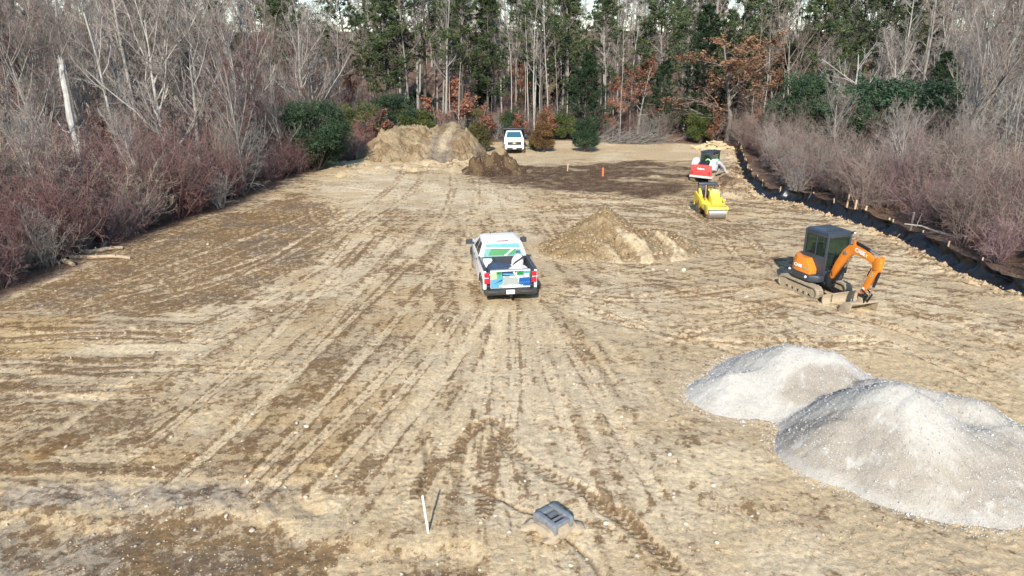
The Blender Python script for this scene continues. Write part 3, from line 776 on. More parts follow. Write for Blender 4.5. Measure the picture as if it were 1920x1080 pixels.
# gravel: two tipped loads run together
GRAVEL = soil_mat('crushed_stone', fine=0.55, speck=0.9, bump=0.6, scale=2.8, peb=(0.52, 0.51, 0.49), wet=(0.70, 0.66, 0.61), wscale=0.8)
def zf(gx, gy, wx, wy):
    n = fbm(wx * 0.6, wy * 0.6, 251, 3); n2 = fbm(wx * 3, wy * 3, 253, 3)
    def cone(x, y, h, r, tip=0.45):
        d = np.hypot(wx - x, wy - y) / r
        return h * (1 - np.sqrt(d * d + (tip / r) ** 2) * 1.0) + h * tip / r * 0.0
    def ridge(x0, y0, x1, y1, h, r):
        dx, dy = x1 - x0, y1 - y0
        t = np.clip(((wx - x0) * dx + (wy - y0) * dy) / (dx * dx + dy * dy), 0, 1)
        d = np.hypot(wx - x0 - t * dx, wy - y0 - t * dy) / r
        return h * (1 - np.sqrt(d * d + 0.012)) * 1.10
    a = ridge(8.75, 14.1, 9.05, 13.7, 1.76, 2.30)          # near load
    b = ridge(7.6, 17.1, 8.5, 16.7, 1.33, 2.1)             # far load
    c_ = ridge(5.9, 16.6, 7.6, 16.9, 0.72, 1.2)            # its spread-out tongue on the left
    d = ridge(9.3, 15.4, 10.9, 14.3, 1.22, 1.9)            # third, behind the near load
    e = ridge(9.7, 13.1, 11.4, 13.7, 0.95, 1.9)
    h = np.maximum(np.maximum(np.maximum(a, b), np.maximum(d, e)), c_)
    k = 16.0
    h = np.log(np.exp(k * a) + np.exp(k * b) + np.exp(k * c_) + np.exp(k * d) + np.exp(k * e) + np.exp(k * ridge(7.5, 13.75, 8.6, 13.6, 0.95, 1.35))) / k
    return h + (n - 0.5) * 0.16 * sstep(-0.05, 0.3, h) + (n2 - .5) * 0.06 - 0.02
G_L = np.array((0.45, 0.425, 0.38)); G_D = np.array((0.31, 0.27, 0.22))
def cf(gx, gy, wx, wy, h):
    n = fbm(wx * 0.8, wy * 0.8, 261, 5, 0.6); n2 = fbm(wx * 4, wy * 4, 263, 4, 0.6)
    w = sstep(1.5, 0.6, h + (n - .5) * 1.5) * sstep(15.6, 14.4, wy + (n - .5) * 3)          # moist, finer stone on the lower near face
    w2 = sstep(0.75, 0.45, np.hypot((wx - 8.0) / 1.7, (wy - 15.9) / 0.75) + (n - .5) * 0.6)   # and where the far face slid
    c_ = mixc(G_L * np.ones(gx.shape + (3,)), G_D, np.maximum(w * 0.95, w2 * 0.95) * sstep(0.25, 0.55, n2 + 0.12))
    c_ = mixc(c_, G_L * 0.95, sstep(0.22, 0.08, h) * 0.55)
    c_ = mixc(c_, np.array((0.40, 0.37, 0.32)), sstep(0.56, 0.66, n) * 0.5)
    return c_
gravel, GV = heap('gravel_pile', 'pale grey crushed stone gravel pile of two run-together tipped loads', 'gravel pile', 8.4, 14.8, 5.0, 4.6, 330, 300, zf, cf, GRAVEL)

# ------------------------------------------------------------------ plants: every kind is grown once, then set out as separate trees
def norm(a): return a / (np.linalg.norm(a, axis=-1, keepdims=True) + 1e-9)
def tubes(P, Rd, n=3):
    """P (N,K,3) centre lines, Rd (N,K) radii -> vertices, quads"""
    N, K, _ = P.shape
    d = norm(P[:, -1] - P[:, 0])
    ref = np.where(np.abs(d[:, 2:3]) < 0.9, np.array([[0, 0, 1.0]]), np.array([[1.0, 0, 0]]))
    u = norm(np.cross(d, ref)); w = np.cross(d, u)
    a = np.arange(n) * 2 * PI / n
    ring = np.cos(a)[None, :, None] * u[:, None, :] + np.sin(a)[None, :, None] * w[:, None, :]
    V = P[:, :, None, :] + Rd[:, :, None, None] * ring[:, None, :, :]
    i = np.arange(N * K * n).reshape(N, K, n)
    j = np.roll(i, -1, axis=2)
    F = np.stack([i[:, :-1], j[:, :-1], j[:, 1:], i[:, 1:]], -1).reshape(-1, 4)
    return V.reshape(-1, 3), F
def paths(rs, p0, d0, L, K, wig=0.15, up=0.0, droop=0.0):
    N = len(p0)
    P = np.zeros((N, K, 3)); P[:, 0] = p0
    d = norm(d0)
    for k in range(1, K):
        d = norm(d + rs.normal(size=(N, 3)) * wig + np.array([0, 0, up - droop * k / K]))
        P[:, k] = P[:, k - 1] + d * (L / (K - 1))[:, None]
    return P
def kids(rs, P, Rd, L, m, t0, t1, ang, ratio, rr, jit=0.3, K=4, wig=0.15, up=0.1, droop=0.0, rmin=0.006, shrink=0.55):
    """m children on every path"""
    N, Kp, _ = P.shape
    par = np.repeat(np.arange(N), m)
    M = N * m
    t = t0 + (t1 - t0) * (np.tile((np.arange(m) + 0.5) / m, N) + rs.uniform(-.5, .5, M) / m)
    t = np.clip(t, 0, 0.995) * (Kp - 1)
    k = t.astype(int); f = (t - k)[:, None]
    p = P[par, k] * (1 - f) + P[par, k + 1] * f
    d = norm(P[par, k + 1] - P[par, k])
    r = Rd[par, k] * (1 - f[:, 0]) + Rd[par, k + 1] * f[:, 0]
    side = rs.normal(size=(M, 3)); side = norm(side - d * (side * d).sum(1, keepdims=True))
    a = R(ang) * (1 + rs.uniform(-jit, jit, M))
    nd = d * np.cos(a)[:, None] + side * np.sin(a)[:, None]
    tt = t / (Kp - 1)
    Lc = L[par] * ratio * (1 - shrink * tt) * (1 + rs.uniform(-.3, .3, M))
    r0 = np.maximum(np.minimum(r * rr, r * 0.9), rmin)
    Pc = paths(rs, p, nd, Lc, K, wig, up, droop)
    Rc = r0[:, None] * np.linspace(1, 0.35, K)[None]
    Rc = np.maximum(Rc, rmin * 0.7)
    return Pc, Rc, Lc
def leaves(rs, P, size, asp=0.6, flat=0.0):
    N = len(P)
    nrm = rs.normal(size=(N, 3)); nrm[:, 2] += flat * np.sign(nrm[:, 2]) ; nrm = norm(nrm)
    u = rs.normal(size=(N, 3)); u = norm(u - nrm * (u * nrm).sum(1, keepdims=True)); w = np.cross(nrm, u)
    s = size * rs.uniform(0.6, 1.4, (N, 1))
    V = np.stack([P - u * s, P + w * s * asp - nrm * s * 0.15, P + u * s, P - w * s * asp - nrm * s * 0.15], 1).reshape(-1, 3)
    return V, np.arange(N * 4).reshape(N, 4)
def needles(rs, P, D, n, length, width, spread=0.8):
    """tufts: n thin blades from each point, fanned round the direction D"""
    N = len(P)
    P = np.repeat(P, n, 0); D = np.repeat(D, n, 0)
    d = norm(D + rs.normal(size=P.shape) * spread)
    side = norm(np.cross(d, rs.normal(size=P.shape)))
    L = length * rs.uniform(0.6, 1.2, (N * n, 1))
    V = np.stack([P - side * width * 0.4, P + side * width * 0.4, P + d * L * 0.6 + side * width, P + d * L], 1).reshape(-1, 3)
    return V, np.arange(N * n * 4).reshape(-1, 4)
def join(parts):
    V, F, o = [], [], 0
    for v, f in parts:
        V.append(v); F.append(f + o); o += len(v)
    return np.concatenate(V), np.concatenate(F)
PROTO = {}
def proto(name, trunk, crown, tm, cm, crown2=None, cm2=None):
    """meshes of one kind of plant: {part name: mesh}"""
    d = {}
    if trunk is not None: d['trunk'] = mesh_np(name + '_trunk', *join(trunk), [tm], smooth=True)
    if crown2 is not None:
        v1, f1 = join(crown); v2, f2 = join(crown2)
        d['crown'] = mesh_np(name + '_crown', np.concatenate([v1, v2]), np.concatenate([f1, f2 + len(v1)]), [cm, cm2], mi=[0] * len(f1) + [1] * len(f2))
    else:
        d['crown'] = mesh_np(name + '_crown', *join(crown), [cm])
    PROTO[name] = d

BARK = mat('grey_bark', (0.228, 0.206, 0.18), 0.9, var=0.35, scale=3, objvar=0.25)
BARK_P = mat('pale_bark', (0.30, 0.28, 0.25), 0.9, var=0.3, scale=2.5, objvar=0.2)
BARK_D = mat('dark_bark', (0.09, 0.075, 0.062), 0.9, var=0.3, scale=3, objvar=0.2)
TWIG_G = mat('grey_twigs', (0.215, 0.192, 0.169), 0.9, var=0.25, scale=0.8, objvar=0.25)
TWIG_W = mat('warm_twigs', (0.202, 0.153, 0.127), 0.9, var=0.25, scale=0.8, objvar=0.25)
TWIG_R = mat('red_twigs', (0.155, 0.082, 0.075), 0.85, var=0.3, scale=0.7, objvar=0.25)
TWIG_M = mat('maple_twigs', (0.24, 0.205, 0.18), 0.9, var=0.25, scale=0.8, objvar=0.15)
TWIG_P = mat('purple_twigs', (0.205, 0.132, 0.128), 0.85, var=0.3, scale=0.7, objvar=0.2)
TWIG_T = mat('tan_twigs', (0.34, 0.285, 0.215), 0.9, var=0.25, scale=0.8, objvar=0.2)
PINE = leaf_mat('pine_needles', (0.045, 0.075, 0.035), (0.115, 0.145, 0.06), (0.19, 0.20, 0.075))
SPRUCE = leaf_mat('spruce_needles', (0.022, 0.045, 0.022), (0.05, 0.085, 0.04), (0.085, 0.12, 0.06))
HOLLY = leaf_mat('evergreen_leaves', (0.03, 0.06, 0.03), (0.07, 0.115, 0.06), (0.11, 0.15, 0.09))
OLIVE = leaf_mat('yellowish_evergreen_leaves', (0.06, 0.085, 0.025), (0.13, 0.15, 0.04), (0.19, 0.18, 0.06))
CEDAR = leaf_mat('cedar_sprays', (0.06, 0.06, 0.025), (0.14, 0.115, 0.045), (0.19, 0.14, 0.055))
CEDAR_R = leaf_mat('rusty_cedar_sprays', (0.13, 0.075, 0.035), (0.25, 0.145, 0.06), (0.30, 0.19, 0.08))
RUST = leaf_mat('dead_oak_leaves', (0.20, 0.10, 0.055), (0.33, 0.19, 0.11), (0.42, 0.28, 0.17), scale=0.9)
RUST2 = leaf_mat('dead_beech_leaves', (0.22, 0.09, 0.055), (0.33, 0.155, 0.10), (0.38, 0.20, 0.135), scale=0.9)

def trunk_path(rs, H, r, K, lean=(0, 0), wig=0.03, top=0.15):
    P = paths(rs, np.array([[0, 0, -0.25]]), np.array([[lean[0], lean[1], 1.0]]), np.array([H + 0.25]), K, wig, 0.02)
    Rd = (r * np.linspace(1, top, K) ** 0.9)[None]
    Rd[:, 0] *= 1.25
    return P, Rd, np.array([H])
def bare_spread(name, seed, H=11, r=0.22, split=0.25, limbs=9, ang=38, bark=BARK, tw=TWIG_G, n2=9, n3=7, n4=4, lr=0.62, up=0.10):
    rs = np.random.RandomState(seed)
    T = trunk_path(rs, H * 0.85, r, 8, wig=0.05)
    A = kids(rs, *T, limbs, split, 0.95, ang, lr, 0.62, K=6, wig=0.12, up=up, rmin=0.03, shrink=0.35)
    B = kids(rs, *A, n2, 0.2, 1.0, 36, 0.42, 0.55, K=5, wig=0.14, up=0.06, rmin=0.014)
    D = kids(rs, *B, n3, 0.15, 1.0, 34, 0.46, 0.6, K=4, wig=0.16, up=0.05, rmin=0.008)
    E = kids(rs, *D, n4, 0.15, 1.0, 32, 0.55, 0.7, K=3, wig=0.15, up=0.04, rmin=0.0065)
    proto(name, [tubes(T[0], T[1], 8), tubes(A[0], A[1], 5)], [tubes(B[0], B[1], 4), tubes(D[0], D[1], 3), tubes(E[0], E[1], 3)], bark, tw)
def bare_tall(name, seed, H=19, r=0.16, first=0.42, n1=16, bark=BARK_P, tw=TWIG_G, lr=0.2, ang=42, leafm=None, n3=7, n4=4):
    rs = np.random.RandomState(seed)
    T = trunk_path(rs, H, r, 12, lean=rs.normal(size=2) * 0.03, wig=0.022, top=0.18)
    A = kids(rs, *T, n1, first, 0.98, ang, lr, 0.5, K=6, wig=0.13, up=0.12, rmin=0.02, shrink=0.4)
    B = kids(rs, *A, 7, 0.2, 1.0, 38, 0.45, 0.55, K=4, wig=0.16, up=0.05, rmin=0.011)
    D = kids(rs, *B, n3, 0.1, 1.0, 36, 0.5, 0.6, K=3, wig=0.16, up=0.04, rmin=0.0075)
    E = kids(rs, *D, n4, 0.1, 1.0, 34, 0.55, 0.7, K=3, wig=0.15, up=0.04, rmin=0.0065)
    proto(name, [tubes(T[0], T[1], 8), tubes(A[0], A[1], 5)], [tubes(B[0], B[1], 3), tubes(D[0], D[1], 3), tubes(E[0], E[1], 3)], bark, tw)
def shrub(name, seed, H=3.0, stems=16, tw=TWIG_R, spread=0.55, n2=7, n3=6, n4=3, rb=0.016, droop=0.0, thin=0.005, up=0.04):
    rs = np.random.RandomState(seed)
    a = rs.uniform(0, 2 * PI, stems); rad = rs.uniform(0, 0.35, stems) * H * 0.25
    p0 = np.stack([np.cos(a) * rad, np.sin(a) * rad, np.full(stems, -0.1)], 1)
    sp = rs.uniform(0.15, 1.0, stems) * spread
    d0 = np.stack([np.cos(a) * sp, np.sin(a) * sp, np.ones(stems)], 1)
    L = H * rs.uniform(0.65, 1.1, stems)
    P = paths(rs, p0, d0, L, 6, 0.14, up, droop)
    Rd = rb * rs.uniform(0.7, 1.4, (stems, 1)) * np.linspace(1, 0.4, 6)[None]
    A = kids(rs, P, Rd, L, n2, 0.12, 1.0, 42, 0.42, 0.6, K=4, wig=0.2, up=0.03 - droop * .5, rmin=thin * 1.4, shrink=0.4)
    B = kids(rs, *A, n3, 0.1, 1.0, 42, 0.5, 0.65, K=3, wig=0.22, up=0.0, rmin=thin * 1.1)
    parts = [tubes(A[0], A[1], 3), tubes(B[0], B[1], 3)]
    if n4:
        E = kids(rs, *B, n4, 0.1, 1.0, 40, 0.55, 0.7, K=3, wig=0.2, up=0.0, rmin=thin)
        parts.append(tubes(E[0], E[1], 3))
    proto(name, [tubes(P, Rd, 4)], parts, tw, tw)
def conifer(name, seed, H=18, r=0.2, base=0.35, top_len=0.6, max_len=3.4, step=0.75, per=5, tuft=9, nl=0.26, nw=0.028, leaf=PINE, tilt=80, shape=0.8, gaps=0.25, sub=6, bark=BARK_D):
    rs = np.random.RandomState(seed)
    T = trunk_path(rs, H, r, 12, wig=0.012, top=0.12)
    zs = np.arange(H * base, H * 0.985, step)
    p0, d0, L = [], [], []
    for z in zs:
        t = (z - H * base) / (H * (1 - base))
        prof = (top_len + (max_len - top_len) * (1 - t) ** shape * min(1, 0.55 + 2.2 * t))
        for k in range(per):
            if rs.rand() < gaps: continue
            a = rs.uniform(0, 2 * PI)
            el = R(90 - tilt) + rs.uniform(-.15, .25) + t * 0.5
            zz = min(z + rs.uniform(-.3, .3) * step, H * 0.99)
            kk = (zz + 0.25) / (H + 0.25) * 11; i = int(min(kk, 10)); f = kk - i
            p0.append(T[0][0, i] * (1 - f) + T[0][0, i + 1] * f)
            d0.append((math.cos(a) * math.cos(el), math.sin(a) * math.cos(el), math.sin(el))); L.append(prof * rs.uniform(0.65, 1.2))
    p0, d0, L = np.array(p0), np.array(d0), np.array(L)
    P = paths(rs, p0, d0, L, 5, 0.08, 0.03)
    Rd = (0.012 + 0.012 * L)[:, None] * np.linspace(1, 0.3, 5)[None]
    A = kids(rs, P, Rd, L, sub, 0.25, 1.0, 50, 0.34, 0.5, K=3, wig=0.1, up=0.02, rmin=0.006, shrink=0.5)
    allP = [(P, 3), (A[0], 2)]
    tp, td = [], []
    for Q, nseg in allP:
        d = norm(Q[:, -1] - Q[:, -2])
        tp.append(Q[:, -1]); td.append(d)
        tp.append((Q[:, -1] + Q[:, -2]) / 2); td.append(d)
        tp.append(Q[:, -2]); td.append(d)
    tp, td = np.concatenate(tp), np.concatenate(td)
    N_ = needles(rs, tp, td * 0.9 + np.array([0, 0, 0.25]), tuft, nl, nw, 0.75)
    proto(name, [tubes(T[0], T[1], 8), tubes(P, Rd, 4)], [N_], bark, leaf, [tubes(A[0], A[1], 3)], bark)
def evergreen_bush(name, seed, W=3.2, H=3.2, n=9000, leaf=HOLLY, size=0.075, lobes=16, cone=0.0, ragged=0.35, stemm=BARK_D):
    """dense bush: short twigs with leaves grouped on many lobes, gaps between"""
    rs = np.random.RandomState(seed)
    c_ = []
    while len(c_) < lobes:
        p = rs.uniform(-1, 1, 3)
        if p[2] < -0.92: continue
        q = np.hypot(p[0], p[1]); z01 = (p[2] + 1) / 2
        if q * q + p[2] ** 2 * 0.8 > 1: continue
        lim = 1 - cone * z01
        if q > lim: continue
        kx = 0.36 if lobes < 24 else 0.41
        c_.append((p[0] * W * kx, p[1] * W * kx, (0.12 + z01 * 0.76) * H))
    c_ = np.array(c_)
    T0 = np.zeros((lobes, 3)); T0[:, 2] = -0.1
    d = c_ - T0
    Lb = np.linalg.norm(d, axis=1)
    S = paths(rs, T0, d, Lb, 5, 0.05)
    SR = 0.03 * np.ones((lobes, 1)) * np.linspace(1, 0.3, 5)[None] * H / 3
    lr_ = rs.uniform(0.5, 1.15, lobes) * W * (0.24 if lobes < 24 else 0.165)
    k = rs.randint(0, lobes, n)
    u = norm(rs.normal(size=(n, 3)))
    rad = rs.uniform(0.25, 1, n) ** 0.45
    bump = 1 + ragged * np.sin(u @ rs.normal(size=(3,)) * 5 + k) * 0.6
    P = c_[k] + u * (lr_[k] * rad * bump)[:, None] * np.array([1, 1, 0.85])
    P = P[P[:, 2] > 0.05]
    P = P + rs.normal(size=P.shape) * 0.04
    q = max(1, len(P) // 3)
    N_ = needles(rs, P[:q], norm(P[:q] - np.array([0, 0, H * 0.35])), 3, size * 3.0, size * 0.35, 0.6)
    proto(name, [tubes(S, SR, 4)], [leaves(rs, P, size, 0.55), N_], stemm, leaf)
def leafy_oak(name, seed, H=9, r=0.16, leaf=RUST, nleaf=1.0, split=0.18, limbs=11, size=0.10, lr=0.5, keep=0.55, low=True):
    rs = np.random.RandomState(seed)
    T = trunk_path(rs, H * 0.9, r, 8, wig=0.05)
    A = kids(rs, *T, limbs, split, 0.97, 58, lr, 0.55, K=6, wig=0.13, up=0.05, rmin=0.02, shrink=0.55)
    B = kids(rs, *A, 8, 0.2, 1.0, 40, 0.42, 0.55, K=4, wig=0.16, up=0.03, rmin=0.011)
    D = kids(rs, *B, 5, 0.1, 1.0, 40, 0.5, 0.6, K=3, wig=0.16, up=0.02, rmin=0.0075)
    pts = D[0].reshape(-1, 3)
    cl = fbm(pts[:, 0] * 0.7 + pts[:, 2] * 0.5, pts[:, 1] * 0.7 + pts[:, 2] * 0.3, seed + 5, 3)
    pts = pts[cl > np.quantile(cl, 1 - keep)]
    pts = np.repeat(pts, max(1, int(round(3 * nleaf))), 0) + rs.normal(size=(len(pts) * max(1, int(round(3 * nleaf))), 3)) * 0.12
    proto(name, [tubes(T[0], T[1], 8), tubes(A[0], A[1], 5)], [leaves(rs, pts, size, 0.6, 0.3)], BARK, leaf, [tubes(B[0], B[1], 3), tubes(D[0], D[1], 3)], TWIG_W)
def clump(name, seed, H=11, stems=13, bark=BARK_P, tw=TWIG_G, spread=0.32, r=0.055):
    """many thin poles from one stool"""
    rs = np.random.RandomState(seed)
    a = rs.uniform(0, 2 * PI, stems); rad = rs.uniform(0.2, 1.2, stems)
    p0 = np.stack([np.cos(a) * rad, np.sin(a) * rad, np.full(stems, -0.2)], 1)
    sp = rs.uniform(0.1, 1.0, stems) * spread
    L = H * rs.uniform(0.6, 1.05, stems)
    P = paths(rs, p0, np.stack([np.cos(a) * sp, np.sin(a) * sp, np.ones(stems)], 1), L, 8, 0.05, 0.01)
    Rd = r * rs.uniform(0.6, 1.3, (stems, 1)) * np.linspace(1, 0.25, 8)[None]
    A = kids(rs, P, Rd, L, 10, 0.22, 1.0, 42, 0.26, 0.5, K=5, wig=0.14, up=0.05, rmin=0.011, shrink=0.35)
    B = kids(rs, *A, 6, 0.1, 1.0, 40, 0.5, 0.6, K=4, wig=0.18, up=0.02, rmin=0.008)
    D = kids(rs, *B, 4, 0.1, 1.0, 38, 0.55, 0.65, K=3, wig=0.18, up=0.02, rmin=0.0065)
    proto(name, [tubes(P, Rd, 6)], [tubes(A[0], A[1], 3), tubes(B[0], B[1], 3), tubes(D[0], D[1], 3)], bark, tw)

bare_spread('maple_a', 11, 12, 0.165, 0.22, 13, 38, BARK_P, TWIG_M, n2=11, n3=8, n4=4)
bare_spread('maple_b', 12, 12.5, 0.15, 0.28, 10, 30, BARK, TWIG_W, n2=10, n3=8, n4=4)
bare_spread('maple_red', 13, 10, 0.14, 0.2, 10, 30, BARK, TWIG_R, n2=9, n3=8, n4=4)
bare_spread('dead_tree', 14, 9, 0.15, 0.3, 8, 55, BARK_P, BARK_P, n2=6, n3=4, n4=2, lr=0.55, up=0.0)
for i in range(4): bare_tall('tall_%d' % i, 20 + i, [19, 21, 18, 20][i], [0.15, 0.17, 0.12, 0.19][i], [0.35, 0.42, 0.5, 0.3][i], 16, [BARK_P, BARK, BARK_P, BARK][i], [TWIG_G, TWIG_W, TWIG_G, TWIG_W][i], lr=[0.2, 0.22, 0.15, 0.26][i])
bare_tall('pole_0', 30, 14, 0.075, 0.55, 10, BARK_P, TWIG_G, lr=0.13)
bare_tall('pole_1', 31, 15, 0.06, 0.5, 11, BARK_P, TWIG_W, lr=0.13)
for i in range(3): shrub('red_shrub_%d' % i, 40 + i, [3.6, 2.8, 4.2][i], [20, 22, 16][i], [TWIG_R, TWIG_P, TWIG_W][i], spread=[0.6, 0.75, 0.5][i], n4=2, rb=0.02)
shrub('tan_shrub', 45, 3.4, 22, TWIG_T, 0.8, droop=0.05)
shrub('grey_shrub', 46, 3.8, 16, BARK, 0.6, n4=2, rb=0.022)
shrub('warm_shrub', 47, 3.4, 18, TWIG_W, 0.7, n4=2, rb=0.02)
for i in range(3): conifer('pine_%d' % i, 50 + i, [21, 19, 23][i], [0.2, 0.18, 0.24][i], [0.38, 0.3, 0.45][i], max_len=[4.4, 4.0, 4.8][i], gaps=0.25, per=6, tuft=11, nl=0.36, nw=0.045)
conifer('young_pine', 55, 9.5, 0.13, 0.04, 0.35, 3.2, 0.42, 7, tuft=9, nl=0.26, nw=0.03, leaf=SPRUCE, shape=0.9, gaps=0.12, sub=7)
conifer('hemlock', 56, 14, 0.18, 0.08, 0.35, 4.0, 0.5, 7, tuft=9, nl=0.28, nw=0.034, leaf=SPRUCE, shape=0.8, gaps=0.2, sub=7, tilt=92)
evergreen_bush('round_bush', 60, 3.6, 3.7, 18000, SPRUCE, 0.05, 34, cone=0.45, ragged=0.6)
evergreen_bush('holly', 61, 4.4, 4.6, 24000, HOLLY, 0.055, 46, cone=0.25, ragged=0.7)
evergreen_bush('olive_bush', 62, 3.4, 3.2, 13000, OLIVE, 0.055, 26, cone=0.25, ragged=0.7)
evergreen_bush('cedar', 63, 2.4, 4.3, 11000, CEDAR, 0.055, 20, cone=0.75)
evergreen_bush('rusty_cedar', 64, 2.2, 4.2, 11000, CEDAR_R, 0.055, 20, cone=0.7)
leafy_oak('oak_a', 70, 11, 0.17, limbs=16, lr=0.62, keep=0.8, size=0.075, nleaf=1.7)
leafy_oak('oak_b', 71, 8, 0.12, RUST2, split=0.12, limbs=14, keep=0.7, size=0.075, nleaf=1.4)
leafy_oak('oak_small', 72, 4, 0.05, RUST2, split=0.1, limbs=9, size=0.085)
clump('clump_a', 80, 11.5, 16)
clump('clump_b', 81, 10.5, 13, BARK, TWIG_G, 0.4)

def plant(name, kind, label, cat, x, y, s=1.0, rz=None, group=None, sz=None, seed=0, lean=None):
    rs = random.Random(int(abs(x) * 131 + abs(y) * 57) + seed)
    t = thing(name, label, cat, (x, y, ground_z(x, y) - 0.03), rs.uniform(0, 6.28) if rz is None else rz, group)
    t.scale = (s, s, s if sz is None else sz)
    if lean: t.rotation_euler = (lean[0], lean[1], t.rotation_euler[2])
    for pn, me in PROTO[kind].items(): link(pn, me, t)
    return t
PH = {}
def top_scale(kind, h):
    if kind not in PH:
        me = PROTO[kind]['crown']
        z = np.zeros(len(me.vertices) * 3, dtype=np.float32); me.vertices.foreach_get('co', z)
        PH[kind] = float(z[2::3].max())
    return h / PH[kind]

# single plants that stand out, from the back of the clearing outwards
def P1(name, kind, label, cat, px, py, ptop, wide=None, group=None, Y=None, rz=None):
    x, y = at(px, py) if Y is None else (xat(px, py, Y), Y)
    h = hgt(ptop, y)
    s = top_scale(kind, h)
    return plant(name, kind, label, cat, x, y, s * (wide or 1.0), rz=rz, group=group, sz=s)
P1('cedar_bush', 'cedar', 'olive brown pointed cedar bush right beside the earth mound ramp', 'cedar', 896, 284, 200, 1.25)
P1('cedar_bush', 'rusty_cedar', 'rusty brown pointed cedar bush just right of the dump truck', 'cedar', 1019, 284, 206, 1.15)
P1('evergreen_bush', 'round_bush', 'round dark green evergreen bush standing free at the edge of the clearing', 'evergreen bush', 1096, 284, 212, 1.0)
P1('evergreen_bush', 'olive_bush', 'low olive green bush crouching at the foot of the rusty cedar', 'evergreen bush', 1000, 280, 252, 0.8)
P1('brown_shrub', 'warm_shrub', 'small brown twiggy shrub at the foot of the olive cedar', 'shrub', 898, 296, 265, 1.1)
P1('holly_bush', 'holly', 'large glossy green holly bush in the left hand thicket edge', 'holly', 596, 318, 172, 1.12)
P1('holly_bush', 'holly', 'dark green holly half hidden behind the big holly on the left', 'holly', 560, 300, 185, 0.9, Y=60)
P1('purple_shrub', 'red_shrub_1', 'purple grey twiggy shrub between the big holly and the earth mound', 'shrub', 655, 300, 235, 1.6)
P1('purple_shrub', 'red_shrub_2', 'purplish shrub spilling out in front of the mound left end', 'shrub', 625, 305, 225, 1.3)
P1('young_pine', 'young_pine', 'dense dark green young pine behind the round bush', 'pine', 1095, 268, 95, 1.15, Y=77)
P1('hemlock_tree', 'hemlock', 'tall dark hemlock rising above the rust leaved oak', 'hemlock', 1318, 258, 5, 1.15, Y=80)
P1('hemlock_tree', 'hemlock', 'dark hemlock with low boughs left of the rust leaved oak', 'hemlock', 1240, 262, 120, 1.3, Y=79)
P1('oak_tree', 'oak_a', 'broad oak full of rust brown dead leaves near the silt fence end', 'oak', 1362, 268, 55, 1.75, Y=75)
P1('oak_tree', 'oak_a', 'rust leaved oak with pale trunk beside the broad oak', 'oak', 1440, 270, 80, 1.2, Y=79)
P1('oak_tree', 'oak_b', 'pinkish brown leaved young oak behind the brush heap', 'oak', 1195, 262, 105, 1.25, Y=80)
P1('oak_tree', 'oak_b', 'orange brown leaved oak in front of the young pine right side', 'oak', 1160, 262, 140, 1.0, Y=78)
P1('oak_sapling', 'oak_small', 'rust leaved sapling just above the rusty cedar', 'oak', 1020, 262, 190, 1.2, Y=76)
P1('oak_sapling', 'oak_small', 'rust leaved sapling behind the dump truck', 'oak', 975, 262, 205, 1.1, Y=75)
P1('oak_sapling', 'oak_small', 'orange leaved sapling at the left shoulder of the earth mound', 'oak', 708, 268, 200, 1.7, Y=70)
P1('oak_sapling', 'oak_small', 'rust leaved sapling above the middle of the earth mound', 'oak', 860, 255, 135, 1.1, Y=80)
P1('oak_tree', 'oak_b', 'russet leaved oak above the green bushes left of the mound', 'oak', 665, 250, 138, 0.8, Y=80)
P1('oak_sapling', 'oak_small', 'rust leaved sapling behind the right shoulder of the earth mound', 'oak', 815, 255, 172, 1.2, Y=77)
P1('oak_sapling', 'oak_small', 'small rust leaved sapling behind the olive cedar', 'oak', 905, 262, 188, 1.2, Y=76)
P1('evergreen_bush', 'olive_bush', 'yellow green evergreen bush left of the earth mound', 'evergreen bush', 672, 262, 182, 1.2, Y=70)
P1('evergreen_bush', 'holly', 'dark green evergreen bush behind the left end of the mound', 'evergreen bush', 735, 255, 165, 1.3, Y=76)
P1('evergreen_bush', 'olive_bush', 'green bush peeping over the flat top of the mound', 'evergreen bush', 775, 255, 195, 1.4, Y=75)
P1('evergreen_bush', 'round_bush', 'dark evergreen behind the dump truck', 'evergreen bush', 962, 262, 195, 0.8, Y=77)
P1('evergreen_tree', 'holly', 'broad blue green evergreen mass above the pink brush on the right', 'evergreen tree', 1650, 270, 128, 1.75, Y=58)
P1('evergreen_tree', 'holly', 'blue green evergreen right of the rust leaved oak', 'evergreen tree', 1505, 268, 118, 1.05, Y=66)
P1('evergreen_tree', 'young_pine', 'pointed dark evergreen beside the broad evergreen mass on the right', 'evergreen tree', 1748, 270, 98, 1.0, Y=60)
P1('evergreen_tree', 'round_bush', 'dark evergreen filling in below the broad evergreen mass', 'evergreen tree', 1590, 285, 190, 1.3, Y=56)
P1('evergreen_tree', 'olive_bush', 'low greenish evergreen in the pink brush on the right', 'evergreen tree', 1715, 300, 240, 1.2, Y=54)
P1('maple_tree', 'maple_a', 'large bare grey maple with wide crown in the left thicket', 'maple', 372, 285, -30, 1.25, Y=46, rz=2.2)
P1('maple_tree', 'maple_red', 'bare maple with reddish twigs right of the large grey maple', 'maple', 470, 300, 30, 1.2, Y=55)
P1('maple_tree', 'maple_red', 'slim reddish maple leaning over the thicket edge', 'maple', 455, 310, 65, 0.8, Y=47)
P1('dead_tree', 'dead_tree', 'pale dead tree with bare drooping boughs left of the tall pines', 'dead tree', 600, 265, 60, 1.2, Y=70)
P1('forked_tree', 'maple_b', 'bare forked tree with pale limbs at the far left', 'tree', 40, 330, -60, 0.9, Y=38)
P1('maple_tree', 'maple_b', 'bare maple behind the broken white snag', 'maple', 190, 300, -60, 1.0, Y=52)
P1('maple_tree', 'maple_a', 'bare grey maple left of the large one, half behind brush', 'maple', 255, 300, 0, 0.9, Y=58)
